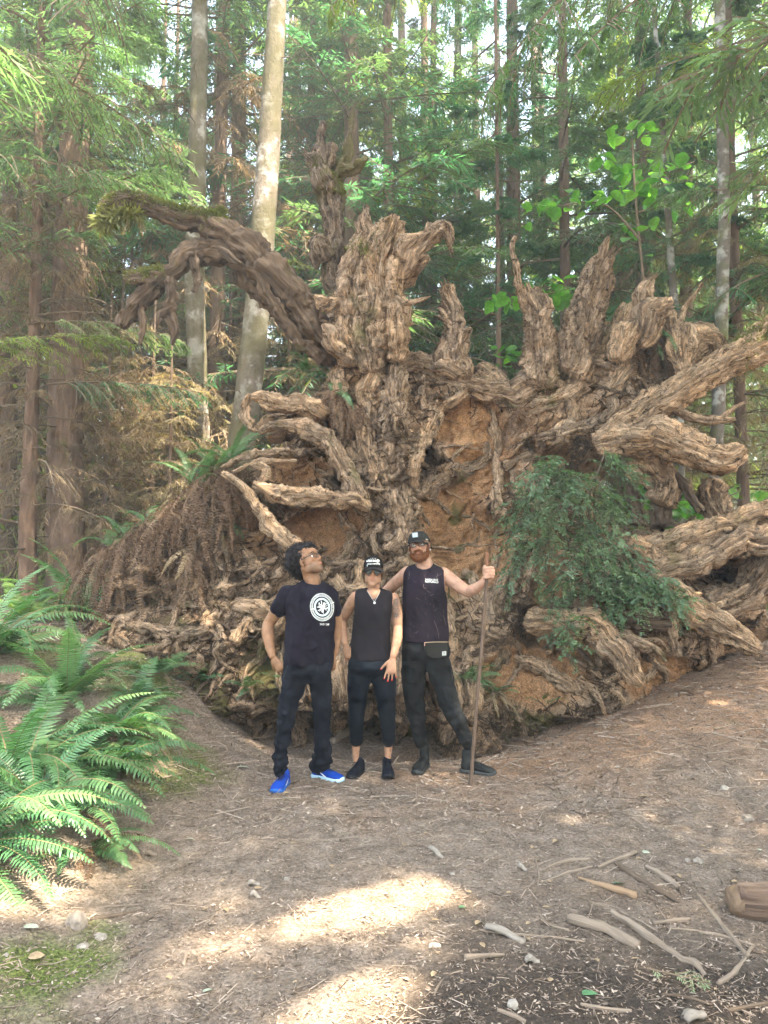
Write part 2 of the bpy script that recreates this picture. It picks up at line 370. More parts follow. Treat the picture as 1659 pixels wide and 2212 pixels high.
pil = [(1000,968,46,38,.30),(560,890,60,40,.18),(870,900,60,160,.20),(870,1200,60,120,.22),(800,680,50,110,.20),(730,840,50,50,.15),(1430,700,60,60,.2),(520,1360,90,60,.20),(760,1430,60,50,.14),(1060,1320,70,90,.18),
       (600,1470,120,50,.12),(930,1330,60,60,.14),(350,1400,120,50,.15),(1190,1480,120,40,.14),(1330,860,60,60,.12)]
clayv = .12 + .25 * fbm(W3 * 1.1, 3, 80); hd = 0 * x
for (u, v, ru, rv, dd, cl) in hol:
    c0 = wp(u, v); k = mpp(WY); g_ = blob(x + .05 * rid, z + .04 * gn, c0[0], c0[2], ru * k, rv * k)
    s_ = sstep(.18, .62, g_); hd = np.maximum(hd, 1.35 * dd * s_) if dd > 0 else hd; clayv = np.maximum(clayv, cl * s_) if cl > .2 else clayv * (1 - .5 * s_)
for (u, v, ru, rv, dd) in pil:
    c0 = wp(u, v); k = mpp(WY); hd = hd - dd * blob(x, z, c0[0], c0[2], ru * k, rv * k)
smoothclay = np.clip(clayv * 1.15, 0, 1)
yf = yb + big + hd - (.125 * (1 - .6 * smoothclay)) * rid - .062 * (1 - .5 * smoothclay) * gn - .020 * fine
T = .8 * np.sqrt(np.clip(D / .55, 0, 1)) * (1 - .25 * sstep(3.2, 4.6, z))
mid = yb + .55
yf2 = mid - (mid - yf) * np.sqrt(np.clip(D / .28, 0, 1))
bk = mid + T * (.8 + .3 * fbm(W3 * 1.5, 3, 90))
inside = (D > 0).reshape(sh)
fr = np.stack([x + .05 * gn * .6 + .03 * pn(W3 * 7, 95), yf2, z + .05 * pn(W3 * 6, 97)], -1)
bkp = np.stack([x, np.maximum(bk, yf2 + .01), z], -1)
cell = inside[:-1, :-1] & inside[1:, :-1] & inside[:-1, 1:] & inside[1:, 1:]
ii, jj = np.nonzero(cell); nx = sh[1]; a = ii * nx + jj
F = np.stack([a, a + 1, a + nx + 1, a + nx], -1)
used = np.unique(F); remap = -np.ones(sh[0] * sh[1], int); remap[used] = np.arange(len(used)); F = remap[F]
g = G()
mossv = np.clip(1.2 * blob(x, z, *wp(620, 1440)[[0, 2]], .55, .22) + blob(x, z, *wp(470, 1500)[[0, 2]], .5, .2) + 1.0 * blob(x, z, *wp(1190, 1560)[[0, 2]], .35, .25) + 1.0 * blob(x, z, *wp(985, 1100)[[0, 2]], .16, .5)
                + .8 * blob(x, z, *wp(900, 1560)[[0, 2]], .4, .2) + .7 * blob(x, z, *wp(1380, 1370)[[0, 2]], .4, .15) + .9 * fbm(W3 * 2.5, 4, 99) - .42, 0, 1)
dark = np.clip(.5 + 1.3 * fbm(wz * 2.2, 4, 101), 0, 1) * (1 - smoothclay)
cf = np.stack([smoothclay, mossv, dark, np.ones_like(x)], -1)
g.add(fr[used], F[:, ::-1] if False else F); g.A[-1] = cf[used]
g.add(bkp[used], F[:, ::-1]); g.A[-1] = cf[used]
# stitch the rim
from collections import Counter
E = np.concatenate([F[:, [0, 1]], F[:, [1, 2]], F[:, [2, 3]], F[:, [3, 0]]])
key = np.sort(E, 1); kk = key[:, 0] * (len(used) + 1) + key[:, 1]; uq, cnt = np.unique(kk, return_counts=True)
rim = E[np.isin(kk, uq[cnt == 1])]; n_ = len(used)
g.F[(4, 0)].append(np.stack([rim[:, 1], rim[:, 0], rim[:, 0] + n_, rim[:, 1] + n_], -1)); g.UV[(4, 0)].append(np.zeros((len(rim), 4, 2)))
SOIL, nt, b = mat('packed_soil', (.3, .2, .13), .95, .15)
n1 = tex(nt, 'noise', 5., 10, 'Object', (1, 1, 1), .72, .8); n2 = tex(nt, 'noise', 34., 8, 'Object', (1, 1, 1.0), .75, 1.2)
n3 = tex(nt, 'noise', 11., 10, 'Object', (1, 1, 1), .7, 2.5)
c = ramp(nt, n1, [(.28, (.22, .145, .092)), (.42, (.36, .245, .16)), (.55, (.46, .33, .225)), (.74, (.54, .41, .30))])
cl = ramp(nt, n1, [(.3, (.34, .175, .085)), (.55, (.50, .28, .145)), (.75, (.56, .35, .20))])
c = mixc(nt, attr(nt, 'tint', 0), c, cl)
dk = ramp(nt, mth(nt, 'ADD', mth(nt, 'MULTIPLY', n3, .8), mth(nt, 'MULTIPLY', attr(nt, 'tint', 2), .32)), [(.52, (0, 0, 0)), (.66, (1, 1, 1))])
c = mixc(nt, mth(nt, 'MULTIPLY', dk, .75), c, (.06, .038, .026))  # dark blotches: organic soil, plus crevice shade painted into the colour
c = mixc(nt, 1., c, ramp(nt, n2, [(.34, (.4, .38, .36)), (.48, (1, 1, 1)), (.64, (1.5, 1.47, 1.44))]), 'MULTIPLY')
c = mixc(nt, 1., c, ramp(nt, tex(nt, 'noise', 85., 6, 'Object', (1, 1, 1), .8, .6), [(.36, (.5, .48, .46)), (.5, (1, 1, 1)), (.62, (1.4, 1.38, 1.35))]), 'MULTIPLY')
mo = ramp(nt, mth(nt, 'ADD', mth(nt, 'MULTIPLY', attr(nt, 'tint', 1), .9), mth(nt, 'MULTIPLY', n2, .35)), [(.45, (0, 0, 0)), (.7, (.8, .8, .8))])
c = mixc(nt, mo, c, (.11, .115, .03))
nt.links.new(c, b.inputs['Base Color'])
bump(nt, b, mth(nt, 'ADD', mth(nt, 'ADD', n2, n3), mth(nt, 'MULTIPLY', tex(nt, 'noise', 110., 5, 'Object'), .6)), 1., .035)
wad = thing('uprooted_root_mass', 'giant upturned root mass of a fallen tree, packed with orange clay and gnarled roots', 'fallen tree roots', (0.1, 7.4, 0))
WL = Matrix.Translation(-Vector(wad.location))
def wchild(name, me, **kw):
    o = link(name, me, wad, **kw); o.location = -Vector(wad.location); return o
soil_me = g.mesh('soil', SOIL, True, col=True)
wchild('soil', soil_me)
frontY = np.where(D > 0, yf2, WY + .3).reshape(sh)
def fy(x, z):
    i = np.clip(((np.asarray(z) - gzv[0]) / dx).astype(int), 0, sh[0] - 1); j = np.clip(((np.asarray(x) - gx[0]) / dx).astype(int), 0, sh[1] - 1)
    return frontY[i, j]
Dg = D.reshape(sh)
def sd(x, z):
    i = int(min(max((z - gzv[0]) / dx, 0), sh[0] - 1)); j = int(min(max((x - gx[0]) / dx, 0), sh[1] - 1)); return Dg[i, j]
# roots -----------------------------------------------------------
ROOT = root_mat('root_bark', [(.20, .130, .082), (.36, .25, .165), (.48, .35, .245), (.56, .43, .32)], (.47, .305, .185), amt=.6, moss=.1)
SNAG = root_mat('weathered_snag_bark', [(.13, .086, .058), (.26, .182, .125), (.38, .28, .20), (.46, .35, .26)], (.41, .27, .17), amt=.4, moss=.35)
LOG = bark('dark_log_wood', [(.028, .018, .012), (.075, .050, .033), (.14, .096, .066), (.24, .17, .12)], 34., (1, .05, 1), bumpd=.05, moss=.05)
MOSS = leafmat('moss', [(.115, .125, .035), (.16, .165, .06)], .25, .9)
def root(pts, m=ROOT, name='root', rough=.42, lump=.42, around=26, step=.028, seed=None, grain=6., twist=None, dy=0., label=None, flat=1.):
    """pts: (u, v, radius in px[, Y])"""
    seed = random.randint(1, 900) if seed is None else seed
    Q = []
    for p in pts:
        u, v, r = p[:3]; c0 = wp(u, v)
        if len(p) > 3: Yv = p[3]
        else:
            Yv = float(fy(c0[0], c0[2])) + r * mpp(WY) * .25 + dy
        c0 = pix(u, v, Yv); Q.append((*c0, r * mpp(Yv)))
    Q = spline(np.array(Q), .10)
    dist = np.linalg.norm(np.diff(Q[:, :3], axis=0), axis=1).sum()
    wob = np.stack([fbm(Q[:, :3] * 3.2, 2, seed), .6 * fbm(Q[:, :3] * 3.2, 2, seed + 3), fbm(Q[:, :3] * 3.2, 2, seed + 5)], -1)
    Q[:, :3] += wob * np.minimum(Q[:, 3:4] * .9, .05)
    g = G(); rm = float(Q[:, 3].mean())
    step = float(np.clip(rm * .3, .010, .016)); ar = int(np.clip(2 * math.pi * rm / step, 10, 100))
    tube(g, Q, None, ar, step, rough=rough, lump=lump, seed=seed, grain=grain, twist=random.uniform(-3, 3) if twist is None else twist, flat=flat, fine=.030 if m is not LOG else .024)
    if name == 'snag' and rm > .04:
        e_, d_ = Q[-1, :3], unit(Q[-1, :3] - Q[-3, :3]); r_e = max(Q[-1, 3], .03)
        for q_ in range(7):
            o_ = np.array((random.gauss(0, .6), random.gauss(0, .5), random.gauss(0, .3))) * r_e; L_ = random.uniform(.03, .12)
            tube(g, [(*(e_ - d_ * .08 + o_ * .6), .45 * r_e), (*(e_ + d_ * L_ * .4 + o_), .25 * r_e), (*(e_ + d_ * L_ + o_ * 1.3), .003)], None, 7, .03, lump=.3, seed=q_)
    o = wchild(name, g.mesh(name, m, True, uv=True))
    if label: o['label'] = label
    return o
# --- the arching log at the left and its fork
root([(722,775,18.9,7.5),(690,728,26.7,7.35),(645,668,30.1,7.25),(600,608,31.8,7.15),(548,556,34.4,7.1),(495,515,25.8,7.1),(440,483,18.9,7.1),(395,468,15.5,7.05),(345,452,13.8,7.0),(300,436,13.8,6.95),(262,434,13.8,6.9),(236,450,11.2,6.9),(224,474,6,6.9)], LOG, 'arching_root', .75, .14, 56, .02, 21, 9., .5, label='dark arching root with moss along its upper end')
root([(690,765,12.9,7.4),(640,705,18.9,7.3),(585,640,21.5,7.2),(530,575,24.1,7.15),(480,545,21.5,7.1),(425,545,18.1,7.05),(388,566,16.3,7.0),(355,602,15.5,6.95),(318,634,15.5,6.9),(285,668,13.8,6.9),(262,708,8.6,6.85)], LOG, 'arching_root', .8, .2, 50, .02, 22, 9., .7, label='lower fork of the arching root, bending down to a blunt hollow end')
root([(700,780,8.6,7.3),(650,738,10.3,7.2),(600,668,9.5,7.05),(560,610,8.6,7.0),(500,562,7.7,6.98)], LOG, 'split_wood', .6, .3, 18, .02, 23, 9.)
root([(350,596,12,6.9),(320,598,12,6.85),(290,602,9,6.8),(270,606,5,6.8)], LOG, 'root', .4, .5)
root([(366,600,11,6.9),(372,640,10,6.88),(366,680,10,6.9),(378,715,7,6.9),(372,745,3,6.9)], LOG, 'root', .5, .8)
root([(300,650,7,6.88),(308,700,6,6.85),(300,745,3,6.85)], LOG, 'root', .5, .6)
root([(420,545,8,7.0),(428,590,7,6.98),(418,630,4,6.97)], LOG, 'root', .5, .6)
root([(372,655,6,6.88),(350,678,7,6.85),(338,700,5,6.85)], LOG, 'root', .5, .8)
root([(470,540,8,6.9),(500,560,7,6.88),(520,572,4,6.86)], LOG)
root([(500,505,10,7.0),(470,480,12,6.98),(455,470,8,6.98)], LOG, 'root', .5, .7)
# --- snags standing on top
SNAG_D = root_mat('dark_snag_bark', [(.07, .05, .036), (.14, .105, .078), (.22, .17, .13), (.30, .24, .19)], (.20, .15, .105), amt=.3, moss=.7)
root([(742,640,32,7.5),(728,590,22,7.5),(722,540,18,7.5),(722,480,17,7.5),(716,430,19,7.5),(706,400,23,7.5),(690,370,16,7.5),(676,350,11,7.5),(662,332,4,7.5)], SNAG_D, 'snag', .5, .45, 34, .02, 31)
root([(690,378,12,7.5),(684,345,9,7.5),(688,310,8,7.5),(698,275,6,7.5),(700,262,4,7.5)], SNAG_D, 'root', .4, .4)
root([(712,400,14,7.5),(734,368,11,7.5),(748,336,9,7.5),(752,300,6,7.52),(760,262,4,7.55),(764,235,2,7.55)], SNAG_D, 'root', .4, .4)
root([(742,372,10,7.45),(765,362,8,7.4),(784,348,6,7.35),(792,338,3,7.35)], SNAG_D, 'snag', .4, .4)
root([(706,360,9,7.45),(710,330,9,7.42),(716,312,6,7.42)], SNAG_D, 'root', .6, .8)
root([(700,560,14,7.35),(690,540,18,7.3),(686,528,14,7.28),(678,552,8,7.28),(684,580,4,7.3)], SNAG_D, 'root', .5, .8)
root([(836,700,45.2,7.45),(826,640,40.6,7.4),(822,585,39,7.4),(830,535,32.8,7.4),(842,500,26.5,7.4),(850,478,15.6,7.42)], ROOT, 'snag', .5, .4, 46, .022, 33)
root([(760,680,35.9,7.3),(768,610,28.1,7.3),(778,560,21.8,7.32),(784,510,15.6,7.35),(786,470,9.4,7.38),(790,452,3.1,7.4)], SNAG, 'snag', .55, .5, 36, .02, 34)
root([(845,615,34,7.4),(875,575,30,7.35),(895,545,25,7.3),(918,525,17,7.28),(940,502,13,7.26),(958,494,11,7.25),(968,504,8,7.25),(974,532,4,7.25)], SNAG, 'snag', .45, .5, 32, .018, 35)
root([(890,565,15,7.3),(912,560,13,7.25),(925,548,8,7.22)], SNAG, 'root', .5, .8)
root([(975,810,36.6,7.5),(985,765,26.8,7.5),(988,720,19.7,7.5),(978,680,14.1,7.5),(968,645,12,7.5),(962,618,9.2,7.5)], SNAG, 'snag', .5, .45, 34, .02, 36)
root([(968,690,5.6,7.45),(955,672,5.6,7.42),(948,668,2.8,7.4)], SNAG); root([(975,705,5.6,7.45),(958,690,4.2,7.4),(945,682,2.1,7.4)], SNAG)
root([(1000,735,6.3,7.45),(1010,715,5.6,7.4),(1018,708,2.1,7.4)], SNAG)
root([(1165,840,36.6,7.6),(1163,780,26.8,7.6),(1162,730,24.6,7.6),(1158,680,22.5,7.6),(1150,650,19,7.6),(1146,632,12.7,7.6)], SNAG, 'snag', .6, .4, 40, .02, 37)
root([(1145,668,8.4,7.55),(1128,630,7.7,7.52),(1116,590,5.6,7.5),(1108,555,4.2,7.5),(1107,530,3.5,7.5),(1114,512,2.8,7.5)], SNAG, 'snag', .3, .25)
root([(1175,690,8.4,7.45),(1180,655,7,7.45),(1172,636,3.5,7.45)], SNAG, 'snag', .5, .4)
root([(1225,815,40.8,7.7),(1250,745,36.6,7.7),(1268,690,32.4,7.7),(1280,640,29.6,7.7),(1292,600,25.3,7.7),(1300,570,18.3,7.7),(1318,550,8.4,7.7)], SNAG, 'snag', .5, .35, 46, .022, 38)
root([(1292,585,9.9,7.65),(1298,555,7.7,7.65),(1306,530,5.6,7.65),(1316,512,2.1,7.65)], SNAG, 'snag', .3, .3)
root([(1395,680,20,7.5),(1390,640,15,7.5),(1395,615,12,7.5),(1412,600,3,7.5)], SNAG, 'snag', .5, .4)
root([(1468,690,7,7.5),(1480,660,5,7.5),(1500,636,4,7.5),(1520,612,3,7.5)], SNAG, 'root', .3, .3)
root([(1470,760,40,7.6),(1500,740,30,7.6),(1540,735,24,7.6),(1545,770,20,7.6)], ROOT, 'root', .5, .5)
# --- long roots reaching out to the right
root([(1290,950,15.9,7.3),(1340,925,21.7,7.25),(1400,892,27.5,7.2),(1470,842,28.9,7.2),(1545,795,26.7,7.25),(1605,765,28.9,7.3),(1665,730,33.3,7.4),(1740,690,31.8,7.5)], ROOT, 'long_root', .35, .25, 46, .025, 41, 7., .8, label='thick root running up to the right with a mossy end')
root([(1290,960,22.4,7.25),(1345,948,29.2,7.2),(1410,948,32.7,7.1),(1470,968,31.8,7.05),(1525,988,28.4,7.0),(1575,990,24.1,6.98),(1604,978,15.5,6.97)], ROOT, 'long_root', .3, .25, 44, .022, 42, 7., .6, label='pale smooth root jutting right with a blunt end')
root([(1440,880,6.9,7.2),(1500,905,6.9,7.15),(1550,912,6,7.1),(1590,905,3.4,7.1)], SNAG, 'root', .3, .3); root([(1550,912,4.3,7.1),(1590,880,3.4,7.1),(1612,868,1.7,7.1)], SNAG)
root([(1370,980,34.4,7.5),(1400,1000,37.8,7.5),(1428,1040,25.8,7.5),(1425,1080,22.4,7.5)], ROOT, 'root', .5, .5)
root([(1415,1040,18.9,7.6),(1420,1090,18.9,7.6),(1425,1140,17.2,7.55)], LOG, 'root'); root([(1360,1020,10.3,7.6),(1368,1070,9.5,7.6),(1372,1130,12,7.6)], LOG, 'root')
root([(1550,1040,17.2,7.6),(1545,1090,20.6,7.6),(1560,1140,31,7.5),(1580,1180,37.8,7.5)], SNAG, 'root', .6, .6)
root([(1460,1025,7.7,7.4),(1485,1060,7.7,7.4),(1510,1105,6.9,7.4)], LOG)
# --- logs at lower right
root([(1350,1205,21.6,7.0),(1420,1190,26,6.95),(1490,1165,26,6.9),(1560,1135,21.6,6.9),(1620,1118,18.8,6.9),(1720,1085,17.3,6.9)], ROOT, 'long_root', .5, .45, 44, .022, 43)
root([(1330,1240,18.8,6.9),(1400,1238,21.6,6.8),(1480,1225,23.1,6.75),(1560,1190,24.5,6.75),(1640,1165,24.5,6.75),(1720,1140,23.1,6.8)], SNAG, 'long_root', .6, .5, 44, .022, 44)
root([(1540,1320,29.9,6.9),(1590,1290,31.7,6.9),(1640,1250,29.9,6.9),(1710,1190,26.4,6.95)], SNAG, 'long_root', .6, .5, 40, .022, 45)
root([(1370,1170,22.9,6.95),(1420,1250,28.2,6.8),(1460,1300,33.4,6.7),(1530,1340,28.2,6.65),(1590,1375,19.4,6.6),(1640,1405,8.8,6.55)], ROOT, 'long_root', .4, .4, 40, .022, 46)
root([(1140,1340,17.6,6.75),(1200,1345,24.6,6.6),(1270,1355,26.4,6.5),(1320,1385,24.6,6.45),(1350,1430,19.4,6.4),(1385,1480,8.8,6.4)], ROOT, 'long_root', .5, .35, 40, .02, 47)
root([(1180,1320,17.6,6.7),(1280,1325,22.9,6.6),(1380,1335,22.9,6.55),(1450,1345,15.8,6.55)], LOG, 'root', .5, .4)
root([(1450,1300,12.3,6.55),(1448,1340,8.8,6.5),(1455,1380,7.9,6.45),(1468,1420,4.4,6.45)], SNAG, 'root', .4, .4)
root([(1330,1370,10.6,6.45),(1390,1385,8.8,6.4),(1425,1410,5.3,6.4),(1440,1430,2.6,6.4)], SNAG); root([(1395,1385,6.2,6.42),(1420,1380,4.4,6.4),(1440,1400,2.6,6.4)], SNAG)
root([(1130,1130,10.6),(1180,1080,12.3),(1230,1010,10.6),(1260,960,8.8)], LOG)
# --- ridges and roots on the face
face = [
 [(855,760,30),(862,830,32),(850,900,34),(842,980,38),(852,1060,42),(868,1130,46),(880,1200,50),(890,1270,50)],
 [(835,740,22),(808,800,26),(790,870,28),(800,950,30),(818,1030,30),(836,1090,34)],
 [(745,770,26),(730,840,30),(742,910,26),(770,980,28),(800,1050,26)],
 [(850,800,32),(900,790,36),(960,815,32),(1020,835,26),(1080,850,30),(1130,850,34),(1185,815,36)],
 [(1035,812,16),(990,850,18),(945,885,22),(912,940,20),(898,1000,20),(895,1060,22)],
 [(1060,860,12),(1068,930,14),(1075,1000,13),(1070,1080,14),(1078,1150,16),(1070,1230,18)],
 [(920,1080,16),(938,1045,18),(975,1020,18),(1015,1012,14),(1045,985,12),(1052,955,8)],
 [(540,858,13.1,7.1),(580,862,19.7,7.1),(630,868,23,7.1),(680,885,24.6,7.1),(710,900,19.7)],
 [(540,850,8.2,7.1),(528,870,11.5,7.1),(536,905,13.1,7.1),(556,930,11.5,7.1)],
 [(560,935,9.8,7.1),(610,915,14.8,7.05),(665,925,21.3,7.0),(712,965,24.6,7.0),(748,1020,24.6,7.0),(778,1080,23,7.0),(806,1120,21.3)],
 [(545,1045,13.1,6.95),(590,1062,18,6.9),(650,1075,21.3,6.88),(710,1078,21.3,6.88),(765,1072,21.3,6.9),(800,1095,19.7,6.95)],
 [(545,1000,10.7,6.95),(575,1015,12.3,6.95),(560,1045,9.8,6.95)],
 [(478,1008,8,7.1),(525,990,9,7.0),(575,978,9,7.0),(625,970,8,7.0)], [(500,1020,6,7.0),(560,1000,7,6.95),(640,995,6,7.0)],
 [(480,1022,9,7.0),(520,1050,11,6.95),(552,1090,12,6.9),(588,1130,18,6.8),(620,1160,20,6.75),(655,1196,20,6.75),(690,1228,14,6.8)],
 [(1110,850,20),(1120,920,16),(1118,990,14),(1110,1060,16),(1095,1130,18)],
 [(1170,830,22),(1215,850,20),(1235,900,18),(1200,950,16),(1150,960,14)],
 [(1300,700,34),(1290,760,28),(1260,820,26),(1200,870,22),(1140,890,20),(1095,910,14)],
 [(1300,850,20),(1330,880,22),(1290,920,22),(1220,935,20),(1160,950,16)],
 [(1360,670,34),(1330,740,26),(1345,810,26),(1300,880,24)],
 [(1440,670,34),(1450,740,30),(1490,790,24),(1530,800,22)],
 [(880,1240,34),(850,1330,36),(870,1420,40),(860,1500,42),(850,1590,36)],
 [(910,1280,30),(960,1350,32),(950,1430,34),(975,1510,34),(960,1600,24)],
 [(760,1180,18),(790,1250,26),(770,1330,26),(745,1410,30),(740,1500,34),(720,1590,26)],
 [(640,1500,20),(650,1550,26),(640,1620,20)], [(1010,1440,20),(1020,1500,26),(1010,1580,22)],
 [(690,1230,16),(740,1270,20),(800,1290,20),(850,1330,22)],
 [(560,1230,14),(620,1260,18),(680,1270,18),(740,1290,16)],
 [(470,1290,14),(540,1320,20),(610,1330,22),(680,1340,24),(730,1370,16)],
 [(500,1390,22),(530,1350,26),(570,1380,24),(600,1350,22),(560,1420,16)],
 [(480,1180,12),(470,1250,14),(500,1310,12)], [(520,1180,12),(560,1230,14),(620,1290,14),(650,1350,8)],
 [(250,1270,10),(320,1290,14),(400,1280,14),(450,1320,14)], [(230,1330,10),(300,1355,14),(390,1370,16),(450,1360,14)],
 [(640,1480,9),(700,1500,12),(760,1520,10)], [(570,1480,8),(620,1520,9),(660,1545,7)],
 [(1090,1240,22),(1070,1320,26),(1085,1400,26),(1060,1470,20)],
 [(1110,1420,14),(1170,1450,18),(1230,1480,18),(1290,1520,12)],
 [(1000,1230,16),(1040,1290,18),(1050,1360,14)],
 [(960,1210,12),(1000,1180,9),(1040,1170,7)], [(1000,1060,8),(1030,1100,8),(1040,1140,6),(1020,1190,5)],
 [(735,1110,10),(760,1150,14),(745,1200,12),(700,1240,10)], [(620,1100,10),(600,1130,9),(630,1180,8)],
 [(700,600,18),(720,640,24),(745,690,26),(790,720,24)], [(870,650,16),(850,690,22),(830,740,24)],
 [(700,700,14,7.0),(725,740,18,7.0),(760,780,20,7.05)], [(680,640,12,7.1),(700,655,16,7.1),(730,650,14,7.1)],
 [(870,655,9,7.1),(905,650,8,7.0),(930,640,4,7.0)], [(800,800,44,7.25),(795,730,46,7.2),(800,670,40,7.22),(800,620,30,7.3)], [(845,780,40,7.3),(850,720,40,7.25),(845,660,36,7.3)], [(750,790,34,7.2),(745,730,36,7.2),(750,680,30,7.25)], [(1380,740,40,7.35),(1400,690,44,7.35),(1440,665,36,7.4)], [(1330,780,36,7.3),(1350,720,40,7.35),(1372,680,30,7.4)], [(1480,800,36,7.3),(1470,740,40,7.35),(1462,690,30,7.4)], [(1090,840,26),(1060,815,26),(1020,800,22)], [(1190,1150,12),(1150,1200,16),(1120,1270,18),(1110,1330,16)]]
for k, p in enumerate(face):
    n_ = len(p) - 1
    root([(a[0], a[1], a[2] * (.66 if 0 < i_ < n_ else .35), *(a[3:] if len(a) > 3 else ())) for i_, a in enumerate(p)], ROOT if k % 3 else SNAG, 'root', .6, .35, 30, .022, 100 + k, dy=.02)
# --- medium and small roots creeping over the face, each one by itself
cc = wp(860, 1050)
def creeping(n, r0, r1, L0, L1, seed, zr=(1.0, 4.3)):
    rr = np.random.default_rng(seed); k = 0
    while k < n:
        x0, z0 = rr.uniform(-3.0, 3.6), rr.uniform(*zr)
        if sd(x0, z0) < .12: continue
        if smoothclay.reshape(sh)[int((z0 - gzv[0]) / dx), int((x0 - gx[0]) / dx)] > .45 and rr.random() < .85: continue
        ang = math.atan2(z0 - cc[2], x0 - cc[0]) + rr.normal(0, .7); L = rr.uniform(L0, L1); r_ = rr.uniform(r0, r1)
        pts = []; x_, z_ = x0, z0; st = .07
        for s in np.arange(0, L, st):
            y_ = float(fy(x_, z_)); t = s / L
            pts.append((x_, y_ - r_ * .25 + .02 * rr.normal() - .05 * t * (rr.random() < .3), z_, r_ * (1 - .75 * t)))
            ang += rr.normal(0, .33); x_ += st * math.cos(ang); z_ += st * math.sin(ang)
            if sd(x_, z_) < .01: break
        if len(pts) < 4: continue
        P_ = np.array(pts); P_[1:-1, 1] = (P_[:-2, 1] + P_[1:-1, 1] * 2 + P_[2:, 1]) / 4
        yield P_; k += 1
for k, P_ in enumerate(creeping(180, .014, .046, .35, 1.3, 5, (.5, 4.4))):
    g = G(); tube(g, P_, None, 12, .018, rough=.7, lump=.6, seed=300 + k, twist=2, fine=.012)
    wchild('root', g.mesh('root', ROOT if k % 2 else SNAG, True, uv=True))
g = G()
clg = smoothclay.reshape(sh)
def clayat(x, z): return clg[np.clip(((z - gzv[0]) / dx).astype(int), 0, sh[0] - 1), np.clip(((x - gx[0]) / dx).astype(int), 0, sh[1] - 1)]
nw, ns_ = 4200, 13; rr = np.random.default_rng(6); px_ = rr.uniform(-3.05, 3.6, nw); pz_ = rr.uniform(.1, 4.6, nw); ok = np.array([sd(a, b) > .05 for a, b in zip(px_, pz_)]); px_, pz_ = px_[ok], pz_[ok]; nw = len(px_)
an = np.arctan2(pz_ - cc[2], px_ - cc[0]) + rr.normal(0, .8, nw); r0_ = rr.uniform(.0035, .013, nw) * (1 + .8 * (rr.random(nw) > .9)); st_ = rr.uniform(.015, .06, nw); keep_ = rr.uniform(.12, 1.0, nw); lift = rr.uniform(.0, .02, nw); curl_ = rr.normal(0, .18, nw); pv_ = None
for s_ in range(ns_):
    py_ = fy(px_, pz_) - lift - r0_ * .3 + rr.normal(0, .004, nw); cur = np.stack([px_, py_, pz_], -1); ins_ = np.array([sd(a, b) > .0 for a, b in zip(px_, pz_)])
    if pv_ is not None:
        k_ = ins_ & (np.linalg.norm(cur - pv_, axis=1) < .16) & (clayat(px_, pz_) < keep_)
        if k_.any(): strips(g, pv_[k_], cur[k_], (r0_ * (1 - .8 * (s_ - 1) / ns_))[k_], (r0_ * (1 - .8 * s_ / ns_))[k_])
    pv_ = cur; an = an + rr.normal(0, .32, nw) + curl_; px_ = px_ + st_ * np.cos(an); pz_ = pz_ + st_ * np.sin(an)
# fine hanging rootlets
rr = np.random.default_rng(8)
for _ in range(900):
    x0, z0 = rr.uniform(-3.0, 3.6), rr.uniform(.8, 4.4)
    if sd(x0, z0) < .05: continue
    y0 = float(fy(x0, z0)); L = rr.uniform(.06, .3)
    p = np.array([(x0, y0 + .02, z0)]); d_ = np.array((rr.normal(0, .5), -.6, rr.normal(-.3, .4)))
    pts = [p[0]]
    for s in range(4): d_ = d_ + np.array((rr.normal(0, .3), .18, -.3)); pts.append(pts[-1] + unit(d_) * L / 4)
    tube(g, np.array(pts), np.linspace(.0045, .0012, 5), 4, .05, caps=False)
o = wchild('fine_rootlets', g.mesh('fine_rootlets', SNAG, True, uv=True)); o['kind'] = 'stuff'
